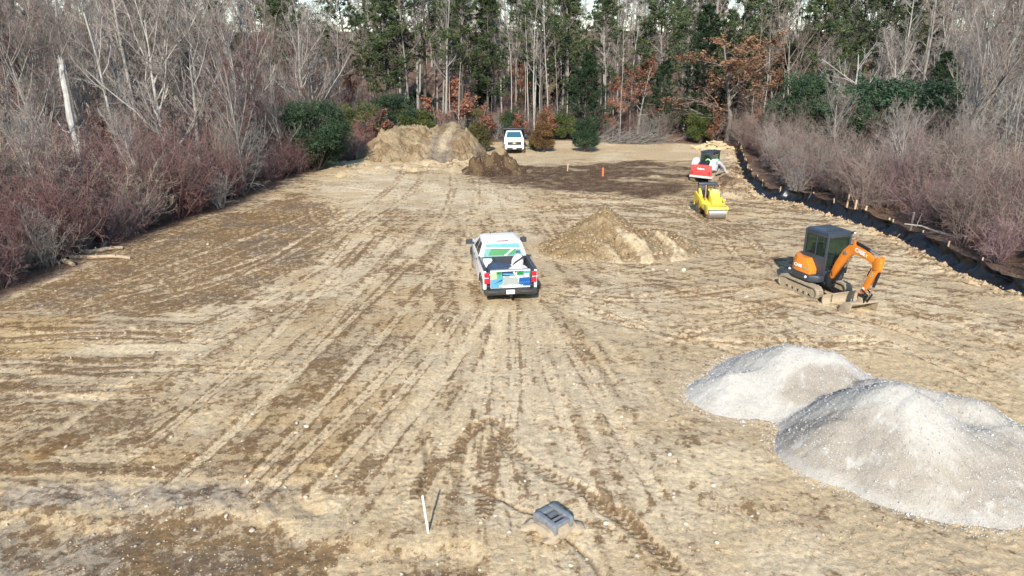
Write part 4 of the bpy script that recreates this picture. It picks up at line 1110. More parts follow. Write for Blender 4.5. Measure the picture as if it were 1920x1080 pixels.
P1('maple_tree', 'maple_red', 'reddish twigged maple at the very left edge', 'maple', 95, 330, 10, 1.1, Y=46)
P1('maple_tree', 'maple_b', 'bare maple whose crown fills the gap beside the tall white pine', 'maple', 520, 280, 20, 1.1, Y=66)
P1('oak_tree', 'oak_b', 'low rust leaved oak deep in the brush at the far left', 'oak', 60, 320, 130, 1.2, Y=52)
P1('tan_shrub', 'tan_shrub', 'straw coloured arching shrub at the foot of the left thicket', 'shrub', 258, 428, 285, 1.15)
P1('tan_shrub', 'tan_shrub', 'straw coloured shrub beside the fence in the right brush', 'shrub', 1850, 400, 255, 1.4, Y=40)
P1('grey_shrub', 'grey_shrub', 'silver grey shrub right of the straw coloured one on the left', 'shrub', 415, 390, 292, 1.0)
P1('grey_shrub', 'grey_shrub', 'grey twiggy shrub hanging over the bank at the far left', 'shrub', 95, 500, 350, 1.0)
P1('pole_clump', 'clump_a', 'clump of many pale slender poles at the right edge of the brush', 'pole clump', 1850, 310, 20, 1.0, Y=50)
P1('pole_clump', 'clump_b', 'leaning clump of grey poles at the far right edge', 'pole clump', 1925, 330, 0, 1.0, Y=46)
P1('pole_clump', 'clump_b', 'clump of grey poles behind the pale pole clump on the right', 'pole clump', 1800, 280, 10, 1.0, Y=62)
P1('maple_tree', 'maple_a', 'bare grey maple with pale trunks at the top right', 'maple', 1745, 250, -80, 1.0, Y=74)
P1('birch_tree', 'dead_tree', 'pale leafless tree with crooked limbs above the broad evergreen mass', 'tree', 1595, 260, 60, 1.2, Y=70)
# white pines and other tall trees whose crowns stand out against the sky
for px, kind, lab, Yt, top in [(548, 'pine_2', 'tall white pine with a dark tuft crown left of the sky gap', 84, -60), (665, 'pine_0', 'white pine standing right of the pale dead tree', 86, -50), (735, 'pine_1', 'white pine behind the left end of the mound', 84, -40),
                               (800, 'pine_2', 'white pine straight behind the mound top', 88, -80), (865, 'pine_0', 'white pine behind the ramp of the mound', 85, -60), (1060, 'pine_1', 'white pine behind the young dark pine', 90, -40),
                               (1300, 'pine_2', 'white pine behind the tall dark hemlock', 88, -80), (1440, 'pine_0', 'white pine right behind the rust leaved oaks', 86, -90), (1512, 'pine_1', 'white pine with yellowish boughs above the blue green evergreen', 80, -40),
                               (1585, 'pine_2', 'white pine crowning the wood at the top right', 84, -100), (1680, 'pine_0', 'white pine behind the crooked pale tree', 86, -40), (430, 'pine_1', 'white pine behind the reddish maple on the left', 90, 0), (250, 'pine_0', 'dark pine deep behind the large grey maple', 85, 20), (915, 'pine_1', 'white pine among the slender trunks behind the olive cedar', 86, -10), (1015, 'pine_2', 'white pine rising above the rusty cedar bush', 88, -60), (1140, 'pine_0', 'white pine behind the orange brown oak', 84, -30), (1225, 'pine_1', 'white pine behind the pinkish brown young oak', 85, -60), (1375, 'pine_1', 'white pine straight behind the broad rust leaved oak', 84, -70), (120, 'pine_1', 'dark pine deep behind the broken snag', 74, 10), (330, 'pine_2', 'dark pine between the large grey maple and its left neighbour', 76, 0), (40, 'hemlock', 'dark hemlock filling the far left corner of the wood', 68, 30)]:
    P1('white_pine', kind, lab, 'pine', px, 250, top, 1.3, Y=Yt - 4)
# slender trunks standing in a row behind the clearing
rsx = random.Random(8)
ORD = ['first', 'second', 'third', 'fourth', 'fifth', 'sixth', 'seventh', 'eighth', 'ninth', 'tenth', 'eleventh', 'twelfth', 'thirteenth', 'fourteenth', 'fifteenth', 'sixteenth', 'seventeenth', 'eighteenth', 'nineteenth', 'twentieth']
for row, grp, lab in ((list(range(848, 1020, 12)), 'slender trunks behind the dump truck', '%s slender pale trunk from the left in the row behind the dump truck'),
                      ([1030, 1046, 1062, 1130, 1148, 1163, 1178, 1230, 1270, 1405, 1425, 1460, 1475], 'slender trunks right of the dump truck', '%s slender pale trunk from the left in the wood right of the dump truck')):
    for k, px in enumerate(row):
        Yt = rsx.uniform(76, 92)
        kd = rsx.choice(['pole_0', 'pole_1', 'pole_0', 'tall_2'])
        P1('bare_tree', kd, lab % ORD[k], 'tree', px + rsx.uniform(-3, 3), 255, rsx.uniform(-40, 60), rsx.uniform(0.85, 1.1), grp, Y=Yt)
for px, Yt, kd, where in [(640, 78, 'tall_0', 'right beside the pale dead tree'), (705, 82, 'tall_3', 'above the orange leaved sapling'), (770, 80, 'tall_1', 'behind the green bush on the mound'), (835, 79, 'tall_0', 'right behind the mound ramp'),
                          (930, 86, 'tall_3', 'behind the dump truck tipper, left side'), (1000, 84, 'tall_0', 'above the rusty cedar'), (1085, 86, 'tall_1', 'rising behind the dense young pine'), (1160, 82, 'tall_3', 'above the orange brown oak'),
                          (1205, 86, 'tall_1', 'behind the pinkish brown oak'), (1280, 84, 'tall_0', 'between the two dark hemlocks'), (1400, 88, 'tall_3', 'between the two rust leaved oaks'), (1460, 82, 'tall_0', 'right of the pale trunked rust oak'),
                          (1540, 88, 'tall_1', 'right of the yellowish white pine'), (1630, 80, 'tall_3', 'above the broad evergreen mass'), (1710, 84, 'tall_0', 'left of the bare maple at top right'), (1800, 74, 'tall_3', 'behind the pale pole clumps'), (1880, 70, 'tall_1', 'at the far right edge of the wood')]:
    P1('bare_tree', kd, 'tall bare grey hardwood ' + where, 'tree', px, 255, rsx.uniform(-120, -20), 1.0, 'tall bare hardwoods of the back wood', Y=Yt)

# the broken snag on the left: bleached trunk, jagged top
sn = thing('snag', 'bleached broken tree trunk without crown in the left thicket', 'dead tree', (xat(150, 330, 41), 41, ground_z(xat(150, 330, 41), 41)), 0)
SNAG = mat('bleached_wood', (0.42, 0.395, 0.36), 0.9, var=0.6, scale=3.5, bump=0.4, bscale=14)
b_ = MB()
hs_ = hgt(108, 41)
rsn = random.Random(12)
b_.tube([(0.1 + 0.12 * u + rsn.uniform(-.05, .05), rsn.uniform(-.05, .05), -0.3 + (hs_ * 0.97 + 0.3) * u) for u in np.linspace(0, 1, 15)], [(0.27 - 0.11 * u) * rsn.uniform(0.82, 1.15) for u in np.linspace(0, 1, 15)], 9)
b_.build('trunk', SNAG, sn, smooth=True)
b_ = MB()
for a in range(5): b_.tube([(0.22 + 0.1 * math.cos(a * 1.3), 0.1 * math.sin(a * 1.3), hs_ * 0.955), (0.225 + 0.1 * math.cos(a * 1.3), 0.09 * math.sin(a * 1.3), hs_ * (0.98 + 0.012 * (a % 3)))], [0.07, 0.015], 5)
b_.build('jagged_top', SNAG, sn)
b_ = MB()
b_.tube([(0.1, 0, hs_ * 0.5), (-0.5, 0.1, hs_ * 0.52), (-0.8, 0.1, hs_ * 0.6)], [0.06, 0.04, 0.015], 6)
b_.tube([(0.0, 0, hs_ * 0.38), (0.4, -0.1, hs_ * 0.44), (0.55, -0.1, hs_ * 0.52)], [0.05, 0.03, 0.012], 6)
b_.build('branch_stub', SNAG, sn)

# ------------------------------------------------------------------ brush and deep wood: masses nobody could count, scattered with geometry nodes
def scatter(name, kinds, pts, label, cat):
    """pts: (x, y, z, rot, scale, kind index)"""
    coll = bpy.data.collections.new(name + '_stock')
    for i, kd in enumerate(kinds):
        d = PROTO[kd]
        bm = bmesh.new()
        mats_, off = [], 0
        for pn, me in d.items():
            n0 = len(bm.faces); bm.from_mesh(me); bm.faces.ensure_lookup_table()
            for f in bm.faces[n0:]: f.material_index += off
            for m in me.materials: mats_.append(m)
            off += len(me.materials)
        me2 = bpy.data.meshes.new('%s_%02d' % (name, i)); bm.to_mesh(me2); bm.free()
        for m in mats_: me2.materials.append(m)
        o = bpy.data.objects.new('%s_%02d' % (name, i), me2)
        coll.objects.link(o)
    pts = np.array(pts, dtype=np.float32)
    me = bpy.data.meshes.new(name)
    me.from_pydata(pts[:, :3], [], [])
    for nm, colm, ty in (('turn', 3, 'FLOAT'), ('size', 4, 'FLOAT'), ('kind_index', 5, 'INT')):
        a = me.attributes.new(nm, ty, 'POINT')
        a.data.foreach_set('value', pts[:, colm].astype(np.int32 if ty == 'INT' else np.float32))
    o = tag(link(name, me), label, cat, kind='stuff')
    ng = bpy.data.node_groups.new(name + '_scatter', 'GeometryNodeTree')
    ng.interface.new_socket('Geometry', in_out='INPUT', socket_type='NodeSocketGeometry')
    ng.interface.new_socket('Geometry', in_out='OUTPUT', socket_type='NodeSocketGeometry')
    N, L = ng.nodes.new, ng.links.new
    gi, go = N('NodeGroupInput'), N('NodeGroupOutput')
    ci = N('GeometryNodeCollectionInfo'); ci.inputs['Collection'].default_value = coll
    ci.inputs['Separate Children'].default_value = True; ci.inputs['Reset Children'].default_value = True
    ip = N('GeometryNodeInstanceOnPoints'); ip.inputs['Pick Instance'].default_value = True
    def attr(nm, ty):
        n = N('GeometryNodeInputNamedAttribute'); n.data_type = ty; n.inputs['Name'].default_value = nm
        return n.outputs['Attribute']
    cx = N('ShaderNodeCombineXYZ'); L(attr('turn', 'FLOAT'), cx.inputs['Z'])
    er = N('FunctionNodeEulerToRotation'); L(cx.outputs[0], er.inputs[0])
    L(gi.outputs[0], ip.inputs['Points']); L(ci.outputs[0], ip.inputs['Instance']); L(attr('kind_index', 'INT'), ip.inputs['Instance Index'])
    L(er.outputs[0], ip.inputs['Rotation']); L(attr('size', 'FLOAT'), ip.inputs['Scale'])
    L(ip.outputs[0], go.inputs[0])
    md = o.modifiers.new('scatter', 'NODES'); md.node_group = ng
    return o
def spread(seed, n, x0, x1, y0, y1, ok, kinds_w, smin, smax, mind=0.0):
    rs = np.random.RandomState(seed)
    out, xs = [], []
    tries = 0
    while len(out) < n and tries < n * 40:
        tries += 1
        x, y = rs.uniform(x0, x1), rs.uniform(y0, y1)
        if not ok(x, y): continue
        if mind and any((x - a) ** 2 + (y - b) ** 2 < mind * mind for a, b in xs): continue
        xs.append((x, y))
        out.append([x, y, 0, rs.uniform(0, 6.28), rs.uniform(smin, smax), rs.choice(len(kinds_w), p=np.array(kinds_w) / sum(kinds_w))])
    out = np.array(out)
    out[:, 2] = ground_zs(out[:, 0], out[:, 1]) - 0.05
    return out
def edge_d(x, y): return float(sdf(np.array([x]), np.array([y]), CLEAR)[0])
lk = ['red_shrub_0', 'red_shrub_1', 'red_shrub_2', 'warm_shrub', 'grey_shrub', 'tan_shrub', 'oak_small', 'maple_red', 'maple_a']
okl = lambda x, y: x < -10 and 0.9 < edge_d(x, y) < 26
okl1 = lambda x, y: x < -10 and 0.7 < edge_d(x, y) < 4.5
sap = spread(14, 110, -50, -16, 26, 84, okl, [3, 2], 0.3, 0.62); sap[:, 5] += 7
pl = np.concatenate([sap, spread(3, 170, -26, -13, 20, 72, okl1, [7, 2.5, 1.5, 2.5, 1.5, .8, .3], 0.45, 0.95), spread(4, 420, -52, -14, 24, 84, okl, [7, 2.5, 2, 3, 2, 1.0, .8], 0.55, 1.5)])
scatter('left_thicket', lk, pl, 'tangled red and purple brown leafless brush along the left edge', 'thicket')
rk = ['red_shrub_0', 'red_shrub_1', 'red_shrub_2', 'warm_shrub', 'grey_shrub', 'tan_shrub', 'oak_small', 'maple_red', 'maple_a']
okr = lambda x, y: x > 10 and 2.0 < edge_d(x, y) < 30 and y < 74
okr1 = lambda x, y: x > 10 and 1.6 < edge_d(x, y) < 6 and y < 70
sapr = spread(15, 60, 24, 58, 26, 74, okr, [2, 3], 0.28, 0.5); sapr[:, 5] += 7
prr = np.concatenate([sapr, spread(5, 150, 17, 30, 18, 70, okr1, [1.5, 5, 3, 2, 1.0, .8, .1], 0.5, 0.85), spread(6, 420, 18, 58, 22, 76, okr, [2, 4, 4, 2, 2, .8, .1], 0.7, 1.15)])
scatter('right_thicket', rk, prr, 'pinkish purple leafless brush mass behind the silt fence', 'thicket')
dk = ['tall_0', 'tall_1', 'tall_2', 'tall_3', 'pine_0', 'pine_1', 'maple_b', 'maple_red', 'hemlock', 'oak_b', 'pole_0', 'maple_a']
GAPS = [(-0.30, -0.225), (-0.43, -0.40), (0.095, 0.125), (-0.06, -0.045)]
okd = lambda x, y: not (y > 84 and any(a_ < x / y < b_ for a_, b_ in GAPS)) and (abs(x) < 0.82 * y + 6) and (edge_d(x, y) > 9) and (y > 80 or (x < -24 and y > 46) or (x > 36 and y > 52))
pd = spread(7, 620, -120, 120, 40, 165, okd, [5, 6, 2.5, 7, 1.9, 1.9, 5, 4, 1.6, 1, 1.5], 0.8, 1.1, mind=1.7)
okm = lambda x, y: edge_d(x, y) > 5 and abs(x) < 0.82 * y + 6
pm = spread(17, 34, -48, -19, 44, 80, okm, [1, 1, 1], 0.85, 1.15, mind=2.4); pm[:, 5] = np.array([6, 7, 11])[pm[:, 5].astype(int)]
pm2 = spread(18, 16, 28, 58, 46, 78, okm, [1, 1, 1], 0.8, 1.1, mind=2.6); pm2[:, 5] = np.array([6, 11, 11])[pm2[:, 5].astype(int)]
okg = lambda x, y: any(a_ < x / y < b_ for a_, b_ in GAPS)
pg = spread(19, 60, -60, 20, 86, 150, okg, [1, 1], 0.55, 0.95, mind=1.5); pg[:, 5] = np.array([6, 7])[pg[:, 5].astype(int)]
pd = np.concatenate([pd, pm, pm2, pg])
scatter('distant_woods', dk, pd, 'grey leafless wood with scattered pines receding behind the clearing', 'woods')
uk = ['olive_bush', 'round_bush', 'oak_small', 'red_shrub_0', 'warm_shrub', 'grey_shrub', 'young_pine', 'holly']
oku = lambda x, y: 0.8 < edge_d(x, y) < 22 and y > 68 and -18 < x < 34
pu = spread(9, 170, -20, 36, 70, 98, oku, [.8, 1, 2.2, 4, 4, 4, .35, .7], 0.6, 1.1)
scatter('undergrowth', uk, pu, 'mixed brown and green undergrowth at the foot of the back wood', 'undergrowth')

# ------------------------------------------------------------------ vehicles and machines
WHITE = mat('white_truck_paint', (0.78, 0.79, 0.80), 0.3, var=0.03, scale=2, dirt=0.4, dirt_z=(0.2, 0.85), coat=0.4)
WHITE_T = mat('clean_white_paint', (0.80, 0.80, 0.80), 0.35, var=0.03, scale=2, coat=0.3)
BLACKP = mat('black_plastic', (0.02, 0.022, 0.025), 0.5, var=0.2, scale=8, dirt=0.12, dirt_z=(0.1, 0.9))
DGREY = mat('dark_grey_paint', (0.055, 0.062, 0.072), 0.45, var=0.15, scale=5)
CABGREY = mat('cab_grey_paint', (0.036, 0.043, 0.055), 0.42, var=0.12, scale=4, coat=0.2)
BEDL = mat('bed_liner', (0.035, 0.038, 0.045), 0.8, var=0.3, scale=10)
RUBBER = mat('tyre_rubber', (0.03, 0.03, 0.03), 0.85, var=0.3, scale=8, dirt=0.75, dirt_z=(-0.45, 0.6), bump=0.3, bscale=30)
RIM = mat('wheel_steel', (0.45, 0.46, 0.47), 0.35, 0.8, var=0.1)
RED_L = mat('red_lamp_lens', (0.55, 0.012, 0.03), 0.15, var=0.1, scale=20, coat=0.6)
CLEAR_L = mat('clear_lamp_lens', (0.75, 0.75, 0.78), 0.12, var=0.1, scale=20, coat=0.6)
GLASS_D = glass_mat('dark_tinted_glass', (0.012, 0.018, 0.02), 0.04)
GLASS_C = glass_mat('green_tinted_glass', (0.02, 0.035, 0.03), 0.03, 0.35)
GLASS_B = glass_mat('windscreen_glass', (0.03, 0.10, 0.14), 0.03)
PR_GREEN = mat('print_green', (0.012, 0.17, 0.035), 0.4, var=0.25, scale=9)
PR_TEAL = mat('print_teal', (0.08, 0.27, 0.25), 0.35, var=0.3, scale=12)
PR_BLUE = mat('print_blue', (0.006, 0.07, 0.26), 0.4, var=0.1, scale=6)
PR_SKY = mat('print_sky_blue', (0.09, 0.27, 0.42), 0.4, var=0.3, scale=9)
PR_GREY = mat('print_concrete_grey', (0.27, 0.30, 0.29), 0.5, var=0.15, scale=14)
PR_LIME = mat('print_pale_green', (0.33, 0.40, 0.25), 0.5, var=0.2, scale=14)
PR_WHITE = mat('print_white', (0.82, 0.83, 0.84), 0.45, var=0.03)
PR_NAVY = mat('print_navy', (0.01, 0.03, 0.08), 0.45, var=0.1)
ORANGE = mat('orange_machine_paint', (0.66, 0.20, 0.018), 0.45, var=0.14, scale=4, coat=0.15, dirt=0.45, dirt_z=(0.1, 1.1))
YELLOW = mat('yellow_machine_paint', (0.74, 0.56, 0.06), 0.5, var=0.14, scale=4, coat=0.1, dirt=0.5, dirt_z=(0.0, 0.8))
YELLOW_P = mat('sun_faded_yellow_paint', (0.82, 0.70, 0.20), 0.5, var=0.07, scale=3)
RUSTM = mat('rusty_steel', (0.42, 0.22, 0.10), 0.75, var=0.4, scale=10, bump=0.2)
STEEL = mat('worn_steel', (0.42, 0.43, 0.44), 0.4, 0.85, var=0.25, scale=6, dirt=0.4, dirt_z=(0, 0.6))
CHROME = mat('cylinder_rod_steel', (0.75, 0.76, 0.78), 0.15, 1.0, var=0.04)
DIRTY = mat('mud_caked_steel', (0.36, 0.285, 0.19), 0.92, var=0.3, scale=7, bump=0.6, bscale=18)
TRACKR = mat('mud_caked_rubber', (0.28, 0.225, 0.155), 0.95, var=0.45, scale=6, bump=0.5, bscale=20)
BLACKM = mat('black_greasy_steel', (0.02, 0.02, 0.022), 0.5, 0.3, var=0.3, scale=10)
SKID_RED = mat('red_tailgate_paint', (0.66, 0.075, 0.065), 0.4, var=0.08, scale=4, coat=0.3)
SKID_WHITE = mat('white_machine_paint', (0.76, 0.74, 0.72), 0.45, var=0.06, scale=4, dirt=0.5, dirt_z=(0.1, 0.8))
MINT = mat('mint_green_plastic', (0.22, 0.52, 0.40), 0.5, var=0.08)
LIME = mat('lime_vest_cloth', (0.30, 0.70, 0.30), 0.8, var=0.15)
SEAT = mat('black_vinyl', (0.03, 0.032, 0.035), 0.6, var=0.2)
HOSE = mat('hydraulic_hose', (0.02, 0.02, 0.02), 0.6)
GOLD = mat('gold_emblem', (0.75, 0.55, 0.20), 0.3, 0.5, var=0.05)

def wheel(parent, x, y, r=0.42, w=0.28, side=1, name='wheel', rim=RIM):
    wb_ = MB()
    a = r * 0.62
    wb_.lathe([(-w / 2, a), (-w / 2, r * 0.93), (-w * 0.36, r), (w * 0.36, r), (w / 2, r * 0.93), (w / 2, a), (w * 0.3, a * 0.96), (-w * 0.3, a * 0.96)], (0, 0, 0), 'x', 28)
    for k in range(28):
        t = 2 * PI * k / 28
        wb_.box((0, 0, r + 0.004), (w * 0.72, 0.045, 0.018), M=Matrix.Rotation(t, 4, 'X'))
    o = wb_.build('tyre', RUBBER, None, smooth=True)
    root = bpy.data.objects.new(name, o.data); C.objects.link(root); root.parent = parent; root.location = (x, y, r)
    bpy.data.objects.remove(o)
    rb = MB()
    sx = side * w * 0.30
    rb.lathe([(sx, a * 0.98), (sx + side * 0.03, a * 0.92), (sx + side * 0.0, a * 0.80), (sx + side * 0.02, a * 0.30), (sx + side * 0.05, a * 0.25), (sx + side * 0.05, 0.001), (sx - side * 0.05, 0.001), (sx - side * 0.05, a * 0.98)], (0, 0, 0), 'x', 20)
    for k in range(6):
        rb.box((sx + side * 0.015, 0, a * 0.55), (0.03, 0.07, a * 0.5), M=Matrix.Rotation(k * PI / 3, 4, 'X'))
    rb.build('rim', rim, root, smooth=True)
    return root

# ---- pickup, seen from behind
def pickup():
    yaw = R(8.5)
    rx, ry = at(958, 570)
    cx, cy = rx - math.sin(yaw) * 2.95, ry + math.cos(yaw) * 2.95
    t = thing('pickup_truck', 'white pickup truck seen from behind with green and blue printed tailgate', 'pickup truck', (cx, cy, ground_z(cx, cy) + 0.0), yaw)
    W = 1.0
    fa, ra = 2.02, -1.78
    def arc(yc, rad, z0): return [(yc + rad * math.cos(a), 0.42 + rad * math.sin(a)) for a in np.linspace(PI - 0.05, 0.05, 11) if True]
    prof = [(-2.82, 0.62), (-2.84, 0.95), (-2.82, 1.33), (-0.86, 1.345), (-0.84, 1.30), (1.45, 1.275), (1.6, 1.26), (2.70, 1.17), (2.86, 1.05), (2.90, 0.62), (2.58, 0.48)]
    a_f = [(fa + 0.53 * math.cos(a), 0.42 + 0.53 * math.sin(a)) for a in np.linspace(0.12, PI - 0.12, 11)]
    a_r = [(ra + 0.53 * math.cos(a), 0.42 + 0.53 * math.sin(a)) for a in np.linspace(0.12, PI - 0.12, 11)]
    prof = prof + a_f + [(fa - 0.54, 0.40), (ra + 0.54, 0.40)] + a_r + [(ra - 0.54, 0.5)]
    for sx in (-1, 1):
        b = MB(); b.prism(prof, sx * 0.90, sx * W)
        o = b.build('body_side', WHITE, t, bevel=0.035)
        for yy in (-0.25, 0.55):
            h = MB(); h.box((sx * (W + 0.012), yy, 1.08), (0.03, 0.2, 0.035)); h.build('door_handle', DGREY, o, bevel=0.008)
        for yy in (-0.42, 0.36, 1.38):
            s_ = MB(); s_.box((sx * (W + 0.0005), yy, 0.86), (0.006, 0.014, 0.72)); s_.build('door_seam', DGREY, o)
        for aa in (a_f, a_r):
            ar = MB(); ar.tube([(sx * (W + 0.005), p[0], p[1]) for p in aa], 0.022, 6); ar.build('wheel_arch_trim', BLACKP, o, smooth=True)
    b = MB()
    b.hexa([(-0.9, -0.86, 0.42), (0.9, -0.86, 0.42), (0.9, 2.84, 0.5), (-0.9, 2.84, 0.5), (-0.9, -0.86, 1.27), (0.9, -0.86, 1.27), (0.9, 2.84, 1.10), (-0.9, 2.84, 1.10)])
    b.build('body', WHITE, t)
    b = MB(); b.hexa([(-0.84, 1.42, 1.20), (0.84, 1.42, 1.20), (0.8, 2.8, 1.10), (-0.8, 2.8, 1.10), (-0.78, 1.42, 1.31), (0.78, 1.42, 1.31), (0.72, 2.7, 1.22), (-0.72, 2.7, 1.22)])
    b.build('hood', WHITE, t, bevel=0.04)
    # cab: sloped pillars, roof crown
    zb, zr, zt = 1.26, 1.86, 1.915
    B4 = [(-0.97, -0.85), (0.97, -0.85), (0.97, 1.48), (-0.97, 1.48)]
    T4 = [(-0.76, -0.62), (0.76, -0.62), (0.74, 0.72), (-0.74, 0.72)]
    b = MB(); b.hexa([(x, y, zb) for x, y in B4] + [(x, y, zr) for x, y in T4])
    cab = b.build('cab', WHITE_T, t, bevel=0.05, seg=3)
    b = MB(); b.hexa([(x * 0.985, y * 0.98, zr - 0.03) for x, y in T4] + [(x * 0.82, y * 0.84, zt) for x, y in T4])
    rf = b.build('roof', WHITE_T, t, bevel=0.03, seg=3)
    b = MB(); b.box((0, -0.605, 1.885), (0.48, 0.035, 0.05)); b.build('brake_lamp', mat('smoked_lamp', (0.22, 0.12, 0.12), 0.3), rf, bevel=0.008)
    b = MB(); b.box((-0.35, 0.55, 1.94), (0.05, 0.14, 0.045), taper=(0.5, 0.4)); b.build('aerial_fin', BLACKP, rf, bevel=0.01)
    q = lambda i, j: [(*B4[i], zb), (*B4[j], zb), (*T4[j], zr), (*T4[i], zr)]
    b = MB(); b.panel(q(0, 1), 0.08, 0.92, 0.10, 0.88, 0.014, 0.012)
    rw = b.build('rear_window', PR_TEAL, t)
    g = MB()
    qq = q(0, 1)
    def poly_on(mb, quad, uv, off, mi):
        qv = [Vector(p) for p in quad]
        n = (qv[1] - qv[0]).cross(qv[3] - qv[0]).normalized()
        def PP(u, v): return (qv[0] * (1 - u) + qv[1] * u) * (1 - v) + (qv[3] * (1 - u) + qv[2] * u) * v + n * off
        pts = [PP(u, v) for u, v in uv]
        back = [p - n * 0.003 for p in pts]
        k = len(pts)
        mb.add(back + pts, [tuple(range(k, 2 * k))] + [(i, (i + 1) % k, (i + 1) % k + k, i + k) for i in range(k)], mi)
    poly_on(g, qq, [(0.18, 0.16), (0.56, 0.16), (0.72, 0.54), (0.24, 0.62)], 0.020, 0)
    poly_on(g, qq, [(0.58, 0.16), (0.74, 0.16), (0.80, 0.50), (0.72, 0.52)], 0.0205, 0)
    poly_on(g, qq, [(0.52, 0.13), (0.57, 0.13), (0.80, 0.60), (0.75, 0.60)], 0.024, 1)
    poly_on(g, qq, [(0.10, 0.60), (0.9, 0.52), (0.9, 0.57), (0.10, 0.66)], 0.0235, 1)
    poly_on(g, qq, [(0.10, 0.80), (0.9, 0.72), (0.9, 0.86), (0.10, 0.87)], 0.020, 2)
    poly_on(g, qq, [(0.76, 0.24), (0.88, 0.24), (0.88, 0.42), (0.80, 0.42)], 0.0195, 3)
    g.build('window_print', [PR_GREEN, PR_WHITE, PR_SKY, PR_NAVY], rw)
    b = MB(); b.panel(q(2, 3), 0.08, 0.92, 0.08, 0.92, 0.014, 0.012); b.build('windscreen', GLASS_D, t)
    for (i, j) in ((3, 0), (1, 2)):
        s0 = [(0.18, 0.49), (0.52, 0.90)] if (i, j) == (3, 0) else [(0.10, 0.48), (0.51, 0.82)]
        for u0, u1 in s0:
            b = MB()
            lo0, lo1 = u0, u1
            poly = [(u0, 0.10), (u1, 0.10), (u1 - 0.03, 0.86), (u0 + 0.03, 0.86)]
            poly_on(b, q(i, j), poly, 0.012, 0)
            b.build('side_window', GLASS_D, t)
    # bed
    b = MB()
    b.box((0, -1.84, 0.74), (1.8, 1.94, 0.06))
    b.box((0, -0.88, 1.03), (1.8, 0.06, 0.58))
    for sx in (-1, 1):
        b.box((sx * 0.885, -1.84, 1.03), (0.03, 1.9, 0.58))
        b.hexa([(sx * 0.55, ra - 0.5, 0.77), (sx * 0.87, ra - 0.5, 0.77), (sx * 0.87, ra + 0.5, 0.77), (sx * 0.55, ra + 0.5, 0.77), (sx * 0.58, ra - 0.35, 0.97), (sx * 0.87, ra - 0.35, 0.97), (sx * 0.87, ra + 0.35, 0.97), (sx * 0.58, ra + 0.35, 0.97)])
    b.build('bed_liner', BEDL, t)
    for sx in (-1, 1):
        b = MB(); b.box((sx * 0.945, -1.85, 1.355), (0.115, 1.94, 0.03)); b.build('rail_cap', CABGREY, t, bevel=0.01)
    # tailgate with its print
    b = MB(); b.box((0, -2.80, 1.00), (1.50, 0.10, 0.68)); tg = b.build('tailgate', WHITE, t, bevel=0.02)
    b = MB(); b.box((0, -2.79, 1.352), (1.50, 0.11, 0.028)); b.build('tailgate_cap', PR_GREY, tg, bevel=0.008)
    tq = [(-0.74, -2.85, 0.68), (0.74, -2.85, 0.68), (0.74, -2.85, 1.33), (-0.74, -2.85, 1.33)]
    g = MB()
    poly_on(g, tq, [(0, 0), (0.30, 0), (0.30, 0.22), (0, 0.22)], 0.006, 1)
    poly_on(g, tq, [(0, 0.22), (0.30, 0.22), (0.33, 0.58), (0, 0.50)], 0.006, 6)
    poly_on(g, tq, [(0.08, 0.26), (0.28, 0.42), (0.30, 0.52), (0.14, 0.34)], 0.010, 7)
    poly_on(g, tq, [(0, 0.50), (0.16, 0.54), (0.16, 0.98), (0, 0.98)], 0.0062, 4)
    poly_on(g, tq, [(0.16, 0.54), (0.33, 0.58), (0.28, 0.98), (0.16, 0.98)], 0.0064, 2)
    poly_on(g, tq, [(0.15, 0.80), (0.27, 0.80), (0.27, 0.96), (0.15, 0.96)], 0.010, 0)
    poly_on(g, tq, [(0.30, 0.10), (0.70, 0.10), (0.70, 0.46), (0.60, 0.70), (0.34, 0.70)], 0.0066, 5)
    poly_on(g, tq, [(0.29, 0.70), (0.62, 0.70), (0.66, 0.98), (0.28, 0.98)], 0.0068, 8)
    poly_on(g, tq, [(0.31, 0.78), (0.60, 0.74), (0.60, 0.82), (0.31, 0.86)], 0.011, 6)
    poly_on(g, tq, [(0.56, 0.92), (0.60, 0.95), (0.71, 0.58), (0.67, 0.54)], 0.0115, 3)
    poly_on(g, tq, [(0.66, 0.72), (0.82, 0.72), (0.82, 0.98), (0.66, 0.98)], 0.007, 0)
    poly_on(g, tq, [(0.82, 0.55), (1, 0.55), (1, 0.98), (0.82, 0.98)], 0.0072, 2)
    poly_on(g, tq, [(0.86, 0.58), (0.96, 0.62), (0.96, 0.80), (0.84, 0.78)], 0.011, 3)
    poly_on(g, tq, [(0.70, 0.08), (1, 0.06), (1, 0.55), (0.72, 0.58)], 0.0074, 9)
    poly_on(g, tq, [(0.70, 0.26), (1, 0.30), (1, 0.32), (0.70, 0.28)], 0.011, 1)
    g.build('tailgate_print', [PR_GREEN, PR_SKY, PR_TEAL, PR_WHITE, PR_LIME, PR_GREY, PR_SKY, PR_NAVY, PR_NAVY, PR_BLUE], tg)
    g = MB(); rw_ = random.Random(3); xk = -0.42
    while xk < 0.46:
        wk = rw_.uniform(0.03, 0.06); hk = rw_.choice((0.06, 0.06, 0.085))
        g.box((xk + wk / 2, -2.862, 0.715 + hk / 2), (wk * 0.78, 0.006, hk)); xk += wk + 0.014
    g.build('web_address', PR_WHITE, tg)['kind'] = 'stuff'
    b = MB(); b.box((0.06, -2.862, 1.10), (0.17, 0.03, 0.07)); b.build('tailgate_handle', PR_WHITE, tg, bevel=0.01)
